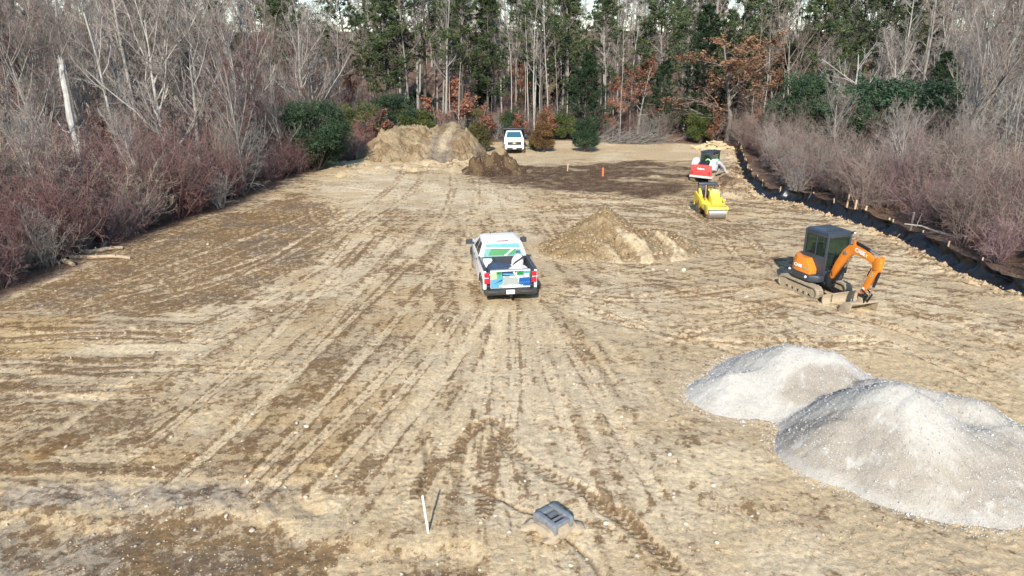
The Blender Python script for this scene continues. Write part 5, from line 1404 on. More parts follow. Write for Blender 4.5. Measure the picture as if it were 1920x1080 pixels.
    for sx in (-1, 1):
        b = MB()
        b.box((sx * 0.885, -2.835, 1.20), (0.20, 0.07, 0.17), 0)
        b.box((sx * 0.885, -2.83, 1.085), (0.18, 0.06, 0.05), 1)
        b.box((sx * 0.885, -2.835, 0.955), (0.20, 0.07, 0.21), 0)
        b.build('tail_light', [RED_L, CLEAR_L], t, bevel=0.015)
    b = MB()
    b.hexa([(-0.98, -2.98, 0.44), (0.98, -2.98, 0.44), (0.99, -2.70, 0.44), (-0.99, -2.70, 0.44), (-0.99, -3.0, 0.62), (0.99, -3.0, 0.62), (1.0, -2.72, 0.66), (-1.0, -2.72, 0.66)])
    b.box((-0.62, -3.01, 0.55), (0.5, 0.05, 0.10)); b.box((0.62, -3.01, 0.55), (0.5, 0.05, 0.10))
    bp = b.build('rear_bumper', BLACKP, t, bevel=0.025)
    b = MB(); b.box((-0.02, -3.012, 0.56), (0.31, 0.012, 0.16)); pl_ = b.build('licence_plate', PR_WHITE, bp, bevel=0.004)
    b = MB(); b.box((0, -2.98, 0.40), (0.09, 0.2, 0.07)); b.build('tow_hitch', BLACKM, bp, bevel=0.008)
    b = MB(); b.hexa([(-0.98, 2.7, 0.42), (0.98, 2.7, 0.42), (0.95, 2.98, 0.45), (-0.95, 2.98, 0.45), (-0.99, 2.7, 0.68), (0.99, 2.7, 0.68), (0.96, 2.98, 0.66), (-0.96, 2.98, 0.66)])
    b.build('front_bumper', BLACKP, t, bevel=0.03)
    b = MB(); b.box((0, 2.90, 0.92), (1.3, 0.06, 0.34)); b.build('grille', BLACKP, t, bevel=0.01)
    for sx in (-1, 1):
        b = MB(); b.box((sx * 0.8, 2.88, 0.98), (0.3, 0.07, 0.2)); b.build('headlight', CLEAR_L, t, bevel=0.02)
        b = MB()
        b.hexa([(sx * 1.02, 1.20, 1.32), (sx * 1.30, 1.22, 1.31), (sx * 1.30, 1.34, 1.31), (sx * 1.02, 1.36, 1.32), (sx * 1.03, 1.20, 1.53), (sx * 1.29, 1.22, 1.52), (sx * 1.28, 1.32, 1.51), (sx * 1.03, 1.34, 1.52)])
        b.box((sx * 0.99, 1.27, 1.34), (0.12, 0.07, 0.05))
        mr_ = b.build('wing_mirror', BLACKP, t, bevel=0.02)
        b = MB(); b.box((sx * 1.165, 1.205, 1.42), (0.21, 0.012, 0.16)); b.build('mirror_glass', CABGREY, mr_)
        for yy in (fa, ra): wheel(t, sx * 0.86, yy, 0.42, 0.28, sx)
    b = MB(); b.box((0, 0.1, 0.42), (1.2, 4.6, 0.16)); b.build('chassis', BLACKM, t)
    # what lies in the bed: things of their own
    Mt = Matrix.Translation(t.location) @ Matrix.Rotation(yaw, 4, 'Z')
    def cargo(name, label, cat, x, y, fn, mats_, rz=0.0, **kw):
        p = Mt @ Vector((x, y, 0.775))
        b = MB(); fn(b)
        o = b.build(name, mats_, None, **kw)
        o.location = p; o.rotation_euler = (0, 0, yaw + rz)
        return tag(o, label, cat)
    TARP = mat('dark_blue_tarp', (0.035, 0.055, 0.095), 0.55, var=0.35, scale=7, bump=0.6, bscale=9)
    SACK = mat('white_sack_cloth', (0.74, 0.70, 0.68), 0.85, var=0.1, scale=9, bump=0.5, bscale=12)
    BUCK = mat('white_bucket_plastic', (0.78, 0.79, 0.80), 0.4, var=0.05)
    cargo('tarp_bundle', 'dark blue crumpled tarp bundle in the pickup bed', 'tarp', -0.22, -1.70, lambda b: (b.blob((0, 0, 0.24), (0.40, 0.48, 0.30), 3, 0.35, 3, flat=0.0), b.blob((0.12, -0.38, 0.14), (0.2, 0.3, 0.18), 5, 0.3, 2, flat=0.0)), TARP, smooth=True)
    cargo('cloth_sack', 'big white cloth sack slumped in the right of the pickup bed', 'sack', 0.42, -2.05, lambda b: (b.blob((0, 0, 0.24), (0.40, 0.50, 0.30), 8, 0.25, 3, flat=0.0), b.blob((0.18, -0.36, 0.15), (0.24, 0.22, 0.17), 9, 0.2, 2, flat=0.0)), SACK, smooth=True)
    cargo('cloth_sack', 'tall white sack with dark strap behind the big sack in the bed', 'sack', 0.52, -1.25, lambda b: (b.blob((0, 0, 0.36), (0.24, 0.24, 0.38), 12, 0.2, 3, 0, flat=0.0), b.tube([(-0.25, -0.05, 0.25), (-0.1, -0.26, 0.5), (0.16, -0.24, 0.66), (0.26, 0, 0.6)], 0.03, 6, 1)), [SACK, BLACKM], smooth=True)
    def bucket_(h=0.36, r=0.15):
        def fn(b): b.lathe([(0.0, r * 0.85), (h, r), (h + 0.01, r + 0.012), (h - 0.03, r + 0.012), (h - 0.035, r), (0.0, r * 0.85), (0.0, 0.001), (0.02, 0.001), (0.02, r * 0.8), (h - 0.01, r * 0.94)], (0, 0, 0), 'z', 18)
        return fn
    cargo('plastic_bucket', 'white plastic bucket near the tailgate, left of the tarp', 'bucket', -0.50, -2.42, bucket_(0.38, 0.17), BUCK, smooth=True)
    cargo('plastic_bucket', 'small white plastic bucket in the left rear corner of the bed', 'bucket', -0.74, -2.52, bucket_(0.30, 0.12), BUCK, smooth=True)
    cargo('plastic_bucket', 'white plastic bucket between tarp and big sack', 'bucket', 0.18, -1.62, bucket_(0.36, 0.15), BUCK, smooth=True)
    cargo('tool_box', 'white box standing behind the cab at the left of the bed', 'box', -0.66, -1.08, lambda b: (b.box((0, 0, 0.24), (0.34, 0.28, 0.48)), b.box((0, 0, 0.50), (0.36, 0.30, 0.04))), BUCK, bevel=0.012)
    cargo('duffel_bag', 'black bag beside the white box in the pickup bed', 'bag', -0.40, -1.35, lambda b: (b.blob((0, 0, 0.26), (0.16, 0.34, 0.28), 15, 0.18, 3, flat=0.0), b.tube([(0, -0.2, 0.48), (0, -0.1, 0.6), (0, 0.1, 0.6), (0, 0.2, 0.48)], 0.018, 6)), SEAT, smooth=True)
pickup()

# ---- dump truck, facing the camera at the back
def dump_truck():
    x, y = at(963, 283)
    t = thing('dump_truck', 'white dump truck with black tipper body facing the camera by the wood', 'dump truck', (x, y + 0.4, ground_z(x, y)), PI + R(2))
    t.scale = (0.96, 0.96, 0.96)
    b = MB(); b.hexa([(-0.98, -0.9, 0.62), (0.98, -0.9, 0.62), (0.98, 1.2, 0.62), (-0.98, 1.2, 0.62), (-0.98, -0.9, 1.45), (0.98, -0.9, 1.45), (0.98, 1.2, 1.42), (-0.98, 1.2, 1.42)]); b.build('body', WHITE, t, bevel=0.05)
    b = MB(); b.hexa([(-0.93, 1.15, 0.7), (0.93, 1.15, 0.7), (0.93, 2.35, 0.7), (-0.93, 2.35, 0.7), (-0.90, 1.15, 1.45), (0.90, 1.15, 1.45), (0.86, 2.25, 1.34), (-0.86, 2.25, 1.34)]); b.build('hood', WHITE, t, bevel=0.07, seg=3)
    b = MB()
    for yy in (1.45,): b.box((0, yy + 0.3, 1.415), (0.7, 0.5, 0.05), taper=(0.8, 0.8))
    b.build('hood_scoop', WHITE_T, t, bevel=0.02)
    B4 = [(-0.95, -0.85), (0.95, -0.85), (0.95, 1.2), (-0.95, 1.2)]; T4 = [(-0.76, -0.75), (0.76, -0.75), (0.74, 0.45), (-0.74, 0.45)]
    zb, zr = 1.42, 2.08
    b = MB(); b.hexa([(a, c_, zb) for a, c_ in B4] + [(a, c_, zr) for a, c_ in T4]); b.build('cab', WHITE_T, t, bevel=0.06, seg=3)
    q = lambda i, j: [(*B4[i], zb), (*B4[j], zb), (*T4[j], zr), (*T4[i], zr)]
    b = MB(); b.panel(q(2, 3), 0.08, 0.92, 0.10, 0.84, 0.014, 0.012); b.build('windscreen', GLASS_B, t)
    for i, j in ((3, 0), (1, 2)):
        b = MB(); b.panel(q(i, j), 0.15, 0.85, 0.12, 0.86, 0.012, 0.01); b.build('side_window', GLASS_D, t)
    b = MB(); b.box((0, 2.34, 1.05), (1.34, 0.06, 0.30)); b.box((0, 2.36, 1.05), (1.36, 0.03, 0.045)); g = b.build('grille', BLACKP, t, bevel=0.01)
    b = MB(); b.box((0, 2.395, 1.06), (0.34, 0.03, 0.09)); b.box((0, 2.396, 1.06), (0.13, 0.032, 0.14)); b.build('emblem', GOLD, g, bevel=0.006)
    for sx in (-1, 1):
        b = MB(); b.box((sx * 0.80, 2.33, 1.06), (0.20, 0.07, 0.26)); b.build('headlight', CLEAR_L, t, bevel=0.02)
        b = MB(); b.box((sx * 1.17, 1.1, 1.62), (0.24, 0.1, 0.36)); b.box((sx * 1.02, 1.1, 1.55), (0.16, 0.04, 0.04)); b.build('wing_mirror', BLACKP, t, bevel=0.02)
        wheel(t, sx * 0.88, 1.55, 0.43, 0.28, sx); wheel(t, sx * 0.88, -2.5, 0.43, 0.45, sx)
    b = MB(); b.hexa([(-0.96, 2.1, 0.46), (0.96, 2.1, 0.46), (0.9, 2.45, 0.48), (-0.9, 2.45, 0.48), (-0.97, 2.1, 0.84), (0.97, 2.1, 0.84), (0.93, 2.45, 0.82), (-0.93, 2.45, 0.82)]); bm_ = b.build('front_bumper', WHITE, t, bevel=0.03)
    b = MB(); b.box((0, 2.46, 0.58), (1.5, 0.03, 0.16)); b.build('bumper_intake', BLACKP, bm_, bevel=0.01)
    b = MB(); b.box((0, 2.485, 0.60), (0.32, 0.012, 0.16)); b.build('licence_plate', PR_WHITE, bm_)
    b = MB()
    b.hexa([(-1.05, -3.9, 0.95), (1.05, -3.9, 0.95), (1.05, -1.0, 0.95), (-1.05, -1.0, 0.95), (-1.08, -4.0, 2.0), (1.08, -4.0, 2.0), (1.08, -1.0, 2.0), (-1.08, -1.0, 2.0)])
    b.box((0, -0.98, 1.65), (2.16, 0.06, 1.2)); b.box((0, -0.35, 2.28), (2.16, 1.3, 0.06)); b.box((0, 0.30, 2.24), (2.16, 0.05, 0.16))
    for k in range(-3, 4): b.box((k * 0.3, -0.35, 2.32), (0.05, 1.28, 0.03))
    b.build('tipper_body', BLACKP, t, bevel=0.015)
    b = MB(); b.box((0, -0.8, 0.6), (0.9, 5.8, 0.22)); b.build('chassis', BLACKM, t)
dump_truck()

# ---- mini excavator
def track_belt(b, yc, L, H, w, xc, mi=0, lugs=34):
    """rubber track: flattened loop with lugs"""
    r = H / 2
    path = []
    n = 8
    for k in range(n + 1):
        a = -PI / 2 + PI * k / n; path.append((yc + L / 2 - r + r * math.cos(a), r + r * math.sin(a)))
    for k in range(n + 1):
        a = PI / 2 + PI * k / n; path.append((yc - L / 2 + r + r * math.cos(a), r + r * math.sin(a)))
    inn = []
    ri = r - 0.07
    for k in range(n + 1):
        a = -PI / 2 + PI * k / n; inn.append((yc + L / 2 - r + ri * math.cos(a), r + ri * math.sin(a)))
    for k in range(n + 1):
        a = PI / 2 + PI * k / n; inn.append((yc - L / 2 + r + ri * math.cos(a), r + ri * math.sin(a)))
    m = len(path)
    vs_ = []
    for x in (xc - w / 2, xc + w / 2):
        vs_ += [(x, p[0], p[1]) for p in path] + [(x, p[0], p[1]) for p in inn]
    fs = []
    for i in range(m):
        j = (i + 1) % m
        fs += [(i, j, 2 * m + j, 2 * m + i), (m + i, 2 * m + m + i, 2 * m + m + j, m + j), (i, m + i, m + j, j), (2 * m + i, 2 * m + j, 3 * m + j, 3 * m + i)]
    b.add(vs_, fs, mi)
    # lugs
    tot = 2 * (L - 2 * r) + 2 * PI * r
    for k in range(lugs):
        s = tot * k / lugs
        st = L - 2 * r
        if s < st: p = (yc - st / 2 + s, H, 0)
        elif s < st + PI * r: a = (s - st) / r; p = (yc + st / 2 + r * math.sin(a), r + r * math.cos(a), -a)
        elif s < 2 * st + PI * r: p = (yc + st / 2 - (s - st - PI * r), 0, PI)
        else: a = (s - 2 * st - PI * r) / r; p = (yc - st / 2 - r * math.sin(a), r - r * math.cos(a), PI - a)
        b.box((0, 0, 0), (w * 0.94, tot / lugs * 0.5, 0.04), mi, Matrix.Translation((xc, p[0], p[1])) @ Matrix.Rotation(p[2], 4, 'X'))
def excavator():
    ux, uy = 11.88, 25.45
    ua = math.atan2(-0.95, 0.33) - PI / 2                    # crawler heading
    ha = R(-69) - PI / 2                    # house heading
    t = thing('excavator', 'orange mini excavator with dark cab, bucket resting on the ground', 'excavator', (ux, uy, ground_z(ux, uy) - 0.01), ua)
    for sx in (-1, 1):
        b = MB(); track_belt(b, 0, 2.15, 0.52, 0.32, sx * 0.69); tr = b.build('crawler_track', TRACKR, t, bevel=0.012)
        b = MB()
        b.box((sx * 0.69, 0, 0.27), (0.2, 1.5, 0.2))
        b.cyl((sx * 0.60, 0.80, 0.26), (sx * 0.80, 0.80, 0.26), 0.18, 18); b.cyl((sx * 0.60, -0.80, 0.26), (sx * 0.80, -0.80, 0.26), 0.19, 18)
        for yy in (-0.45, -0.15, 0.15, 0.45): b.cyl((sx * 0.58, yy, 0.13), (sx * 0.82, yy, 0.13), 0.075, 12)
        b.build('track_rollers', DIRTY, tr, smooth=True)
    b = MB(); b.box((0, 0, 0.36), (1.1, 1.0, 0.2)); b.cyl((0, 0, 0.40), (0, 0, 0.62), 0.42, 24); b.build('carbody', BLACKM, t, bevel=0.02)
    # dozer blade
    b = MB()
    prof = [(1.40, 0.03), (1.46, 0.02), (1.40, 0.12), (1.385, 0.22), (1.41, 0.33), (1.46, 0.40), (1.42, 0.41), (1.35, 0.34), (1.33, 0.2), (1.36, 0.08)]
    b.prism(prof, -0.85, 0.85)
    bl = b.build('dozer_blade', DIRTY, t, bevel=0.008)
    b = MB()
    for sx in (-1, 1): b.hexa([(sx * 0.30, 0.4, 0.20), (sx * 0.40, 0.4, 0.20), (sx * 0.48, 1.36, 0.10), (sx * 0.38, 1.36, 0.10), (sx * 0.30, 0.4, 0.32), (sx * 0.40, 0.4, 0.32), (sx * 0.48, 1.36, 0.24), (sx * 0.38, 1.36, 0.24)])
    b.build('blade_arm', BLACKM, bl)
    b = MB(); b.box((0.5, 1.47, 0.23), (0.02, 0.012, 0.3)); b.build('blade_seam', DGREY, bl)
    # house, turned to the right
    Mh = Matrix.Rotation(ha - ua, 4, 'Z')
    H = lambda: MB(Mh)
    b = H()   # lower skirt / counterweight
    prof = []
    for k in range(13):
        a = PI + PI * k / 12
        prof.append((0.80 * math.cos(a), -0.25 + 0.66 * math.sin(a)))
    prof += [(0.80, 0.45), (0.55, 0.70), (-0.70, 0.70), (-0.80, 0.60)]
    b.prism(prof, 0.60, 0.86, axis='z'); sk = b.build('lower_skirt', CABGREY, t, bevel=0.04)
    b = H(); b.cyl((0.55, -0.74, 0.76), (0.58, -0.82, 0.76), 0.05, 12); b.build('work_lamp', CLEAR_L, sk)
    b = H(); b.cyl((0.78, 0.30, 0.76), (0.83, 0.30, 0.76), 0.05, 12); b.build('work_lamp', CLEAR_L, sk)
    # orange hood round the rear and right
    b = H()
    prof = []
    for k in range(13):
        a = PI + PI * k / 12
        prof.append((0.78 * math.cos(a), -0.25 + 0.64 * math.sin(a)))
    prof += [(0.78, 0.42), (0.42, 0.42), (0.42, -0.44), (-0.78, -0.44)]
    zt = 1.42
    n = len(prof)
    fr = lambda c_: 0.30 if c_ > 0.4 else 0.0
    vs_ = [(a, c_, 0.87) for a, c_ in prof] + [(a * 0.985, c_ * 0.985, zt - 0.22 - fr(c_) * 0.5) for a, c_ in prof] + [(a * 0.88, c_ * 0.93 - fr(c_), zt) for a, c_ in prof]
    fs = [tuple(range(n))[::-1], tuple(range(2 * n, 3 * n))] + [(i + o, (i + 1) % n + o, (i + 1) % n + o + n, i + o + n) for i in range(n) for o in (0, n)]
    b.add(vs_, fs); hd = b.build('engine_hood', ORANGE, t, bevel=0.05, seg=3)
    RX = Matrix.Rotation(PI / 2, 4, 'X')
    def side_txt(name, s, y_, z_, size, m_, par):
        return lettering(name, s, size, m_, par, Mh @ Matrix.Translation((0.787, y_, z_)) @ Matrix.Rotation(PI / 2, 4, 'Z') @ RX, 0.004, 0.006)
    side_txt('brand_lettering', 'CASE', -0.18, 1.10, 0.17, PR_WHITE, hd)
    side_txt('model_lettering', 'CX37', 0.16, 1.06, 0.09, PR_LIME, hd)
    # cab
    x0, x1, y0, y1, z0, z1 = -0.76, 0.40, -0.42, 0.74, 0.86, 2.46
    b = H()
    pw = 0.085
    for (xa, ya) in ((x0, y0), (x1, y0), (x1, y1), (x0, y1)):
        sxn = 1 if xa == x0 else -1; syn = 1 if ya == y0 else -1
        b.box((xa + sxn * pw / 2, ya + syn * pw / 2, (z0 + z1) / 2), (pw, pw, z1 - z0))
    for zz, hh in ((z0 + 0.10, 0.2), (z1 - 0.07, 0.14)):
        b.box(((x0 + x1) / 2, y0 + 0.035, zz), (x1 - x0 - 2 * pw, 0.066, hh)); b.box(((x0 + x1) / 2, y1 - 0.035, zz), (x1 - x0 - 2 * pw, 0.066, hh))
        b.box((x0 + 0.035, (y0 + y1) / 2, zz), (0.066, y1 - y0 - 2 * pw, hh)); b.box((x1 - 0.035, (y0 + y1) / 2, zz), (0.066, y1 - y0 - 2 * pw, hh))
    b.box((x1 - 0.032, (y0 + y1) / 2, 1.27), (0.062, y1 - y0 - 2 * pw, 0.62)); b.box(((x0 + x1) / 2, y0 + 0.032, 1.27), (x1 - x0 - 2 * pw, 0.062, 0.62))
    b.box((x0 + 0.032, (y0 + y1) / 2, 1.2), (0.062, y1 - y0 - 2 * pw, 0.5))
    b.box((x1 - 0.034, 0.18, 1.98), (0.05, 0.05, 0.8))
    cab = b.build('cab_frame', CABGREY, t, bevel=0.014)
    b = H(); b.hexa([(x0 - 0.03, y0 - 0.03, z1), (x1 + 0.03, y0 - 0.03, z1), (x1 + 0.03, y1 + 0.03, z1), (x0 - 0.03, y1 + 0.03, z1), (x0 + 0.06, y0 + 0.06, z1 + 0.09), (x1 - 0.06, y0 + 0.06, z1 + 0.09), (x1 - 0.06, y1 - 0.06, z1 + 0.07), (x0 + 0.06, y1 - 0.06, z1 + 0.07)])
    rf = b.build('cab_roof', CABGREY, t, bevel=0.03, seg=3)
    for k in range(8):
        b = H(); b.box((-0.48 + k * 0.095, 0.50, z1 + 0.082), (0.035, 0.24, 0.03)); b.build('roof_slat', DGREY, rf)
    b = H(); b.box((x0 + 0.02, y1 + 0.06, z1 + 0.02), (0.11, 0.08, 0.09)); wl = b.build('cab_lamp', BLACKP, rf, bevel=0.01)
    b = H(); b.box((x0 + 0.02, y1 + 0.105, z1 + 0.02), (0.08, 0.012, 0.06)); b.build('lens', CLEAR_L, wl)
    def glass(name, c_, d):
        b = H(); b.box(c_, d); return b.build(name, GLASS_C, t)
    glass('front_window', ((x0 + x1) / 2, y1 - 0.04, 1.70), (x1 - x0 - 2 * pw, 0.012, 1.26))
    glass('right_window', (x1 - 0.03, (y0 + y1) / 2, 1.95), (0.012, y1 - y0 - 2 * pw, 0.74))
    glass('left_window', (x0 + 0.03, (y0 + y1) / 2, 1.88), (0.012, y1 - y0 - 2 * pw, 0.88))
    glass('rear_window', ((x0 + x1) / 2, y0 + 0.03, 1.95), (x1 - x0 - 2 * pw, 0.012, 0.74))
    b = H()
    b.box((-0.18, -0.05, 1.22), (0.5, 0.5, 0.14)); b.box((-0.18, -0.28, 1.55), (0.46, 0.12, 0.62)); b.box((-0.18, 0.0, 1.05), (0.4, 0.4, 0.25))
    for sx in (-1, 1): b.box((-0.18 + sx * 0.34, 0.08, 1.32), (0.14, 0.5, 0.16)); b.tube([(-0.18 + sx * 0.34, 0.28, 1.38), (-0.18 + sx * 0.34, 0.32, 1.58)], 0.025, 6)
    b.build('operator_seat', SEAT, t, bevel=0.03)
    # boom: swing post, boom, arm, bucket all lie in one upright plane
    fx, fy = 0.14, 0.86                                       # foot, in house coordinates
    ba = R(-3) + (ha - ua)                                    # boom swings a little
    F = Mh @ Vector((fx, fy, 0))
    Mb = Matrix.Translation(F) @ Matrix.Rotation(ba, 4, 'Z')   # +y forward along the boom
    Bm = lambda: MB(Mb)
    b = Bm(); b.box((0, -0.06, 0.72), (0.30, 0.24, 0.5)); b.cyl((0, -0.05, 0.45), (0, -0.05, 1.0), 0.12, 16); b.box((0, -0.2, 0.58), (0.42, 0.3, 0.12))
    b.build('swing_post', BLACKM, t, bevel=0.02)
    def girder(name, cl, hs, w, m_, par, bev=0.015):
        """box beam: centre line in (y,z), half depths"""
        up, dn = [], []
        for i, (p, h) in enumerate(zip(cl, hs)):
            a = Vector(cl[max(i - 1, 0)]); c_ = Vector(cl[min(i + 1, len(cl) - 1)])
            d = (c_ - a).normalized(); nrm = Vector((-d.y, d.x))
            up.append((p[0] + nrm.x * h, p[1] + nrm.y * h)); dn.append((p[0] - nrm.x * h, p[1] - nrm.y * h))
        b = Bm(); b.prism(up + dn[::-1], -w / 2, w / 2)
        return b.build(name, m_, par, bevel=bev)
    P0, P1_, P2, P3 = (0.06, 0.86), (0.30, 1.42), (0.62, 1.95), (1.0, 2.18)
    P4, P5 = (1.45, 2.14), (2.02, 1.92)
    boom = girder('boom', [P0, P1_, P2, (0.80, 2.12), P3, P4, P5], [0.09, 0.13, 0.17, 0.19, 0.17, 0.13, 0.09], 0.17, ORANGE, t)
    A0, A1, A2, A3 = (2.10, 2.16), (2.05, 1.80), (1.78, 1.20), (1.58, 0.74)
    arm = girder('arm', [A0, A1, A2, A3], [0.07, 0.15, 0.10, 0.07], 0.15, ORANGE, t)
    b = Bm()
    for sx in (-1, 1): b.prism([(1.86, 1.86), (2.06, 2.22), (2.2, 2.16), (2.16, 1.75), (2.0, 1.7)], sx * 0.09, sx * 0.112)
    b.build('arm_bracket', ORANGE, arm, bevel=0.005)
    def ram(name, p, q, r, frac, par, x=0.0):
        p, q = Vector((x, *p)), Vector((x, *q)); m_ = p.lerp(q, frac)
        b = Bm(); b.cyl(p, m_, r, 14); o = b.build(name, BLACKM, par, smooth=True)
        b = Bm(); b.cyl(m_, q, r * 0.55, 12); b.build('rod', CHROME, o, smooth=True)
        return o
    ram('arm_cylinder', (0.92, 2.44), (2.03, 2.24), 0.055, 0.62, boom)
    ram('boom_cylinder', (0.20, 0.72), (0.86, 1.86), 0.06, 0.6, boom)
    ram('bucket_cylinder', (2.16, 1.66), (1.92, 0.74), 0.05, 0.62, arm)
    b = Bm()
    b.prism([(0.84, 2.26), (1.0, 2.30), (0.98, 2.48), (0.88, 2.50)], -0.06, 0.06)
    b.build('cylinder_lug', ORANGE, boom, bevel=0.008)
    for sx in (-1, 1):
        b = Bm(); b.cyl((sx * 0.05, 0.62, 1.97), (sx * 0.115, 0.62, 1.97), 0.07, 16); b.build('pivot_boss', STEEL, boom, smooth=True)
    def on_side(name, s, y_, z_, ang, size, m_, par):
        # the camera sees the boom's right flank (+x)
        return lettering(name, s, size, m_, par, Mb @ Matrix.Translation((0.0885, y_, z_)) @ Matrix.Rotation(PI / 2, 4, 'Z') @ RX @ Matrix.Rotation(ang, 4, 'Z'), 0.003, 0.006)
    on_side('brand_lettering', 'CASE', 1.26, 2.17, R(-8), 0.20, PR_WHITE, boom)
    on_side('brand_mark', 'X', 1.56, 2.10, R(-18), 0.14, YELLOW_P, boom)
    lettering('brand_lettering', 'CX', 0.16, PR_LIME, arm, Mb @ Matrix.Translation((0.0785, 1.93, 1.52)) @ Matrix.Rotation(PI / 2, 4, 'Z') @ RX @ Matrix.Rotation(R(68), 4, 'Z'), 0.003, 0.004)
    b = Bm(); b.cyl((0.076, 1.66, 0.92), (0.080, 1.66, 0.92), 0.06, 16); b.build('decal', PR_WHITE, arm)
    # hoses
    for k, off in enumerate((-0.03, 0.0, 0.03)):
        b = Bm(); b.tube([(off, 0.12, 1.12), (off, 0.26, 1.62), (off, 0.52, 2.08), (off, 0.80, 2.33), (off, 0.95, 2.36)], 0.015, 6); b.build('hose', HOSE, boom, smooth=True)
    b = Bm(); b.tube([(0.02, 1.95, 1.72), (0.03, 1.76, 1.62), (0.03, 1.70, 1.45), (0.02, 1.76, 1.30), (0.02, 1.66, 1.12), (0.02, 1.60, 0.98)], 0.016, 6); b.tube([(-0.03, 1.96, 1.74), (-0.03, 1.74, 1.66), (-0.03, 1.66, 1.45), (-0.03, 1.72, 1.3), (-0.03, 1.6, 1.1)], 0.016, 6)
    b.build('hose', HOSE, arm, smooth=True)
    b = Bm()
    for off, rr in ((-0.12, 0.02), (0.0, 0.02), (0.12, 0.018)): b.tube([(off, -0.35, 0.85), (off * 1.4, -0.1, 1.18), (off, 0.12, 1.1), (off * 0.5, 0.16, 0.9)], rr, 6)
    b.build('hose_bundle', HOSE, t, smooth=True)
    # linkage, coupler, ditching bucket
    b = Bm()
    for sx in (-1, 1):
        b.prism([(1.90, 0.80), (1.95, 0.74), (1.80, 0.42), (1.74, 0.44)], sx * 0.07, sx * 0.095); b.prism([(1.60, 0.90), (1.66, 0.92), (1.96, 0.76), (1.92, 0.70)], sx * 0.098, sx * 0.115)
    b.box((0, 1.62, 0.58), (0.16, 0.26, 0.16)); b.cyl((-0.1, 1.58, 0.66), (0.1, 1.58, 0.66), 0.05, 12)
    b.build('bucket_linkage', BLACKM, arm, bevel=0.006)
    b = Bm(); b.box((0.06, 1.50, 0.60), (0.04, 0.10, 0.22)); b.build('coupler_latch', mat('red_coupler_paint', (0.35, 0.03, 0.05), 0.5), arm, bevel=0.01)
    b = Bm()
    sh = [(1.80, 0.40), (1.72, 0.44), (1.50, 0.42), (1.34, 0.30), (1.26, 0.14), (1.22, 0.02)]
    ins = [(1.23, 0.03), (1.28, 0.13), (1.36, 0.27), (1.51, 0.39), (1.71, 0.405), (1.79, 0.37)]
    b.prism(sh + ins, -0.60, 0.60)
    for sx in (-1, 1): b.prism([(1.80, 0.40), (1.50, 0.42), (1.34, 0.30), (1.22, 0.02), (1.76, 0.05)], sx * 0.60, sx * 0.62)
    for sx in (-1, 1): b.prism([(1.50, 0.40), (1.54, 0.60), (1.72, 0.60), (1.80, 0.40)], sx * 0.10, sx * 0.125)
    b.build('bucket', DIRTY, arm, bevel=0.006)
    return t
excavator()

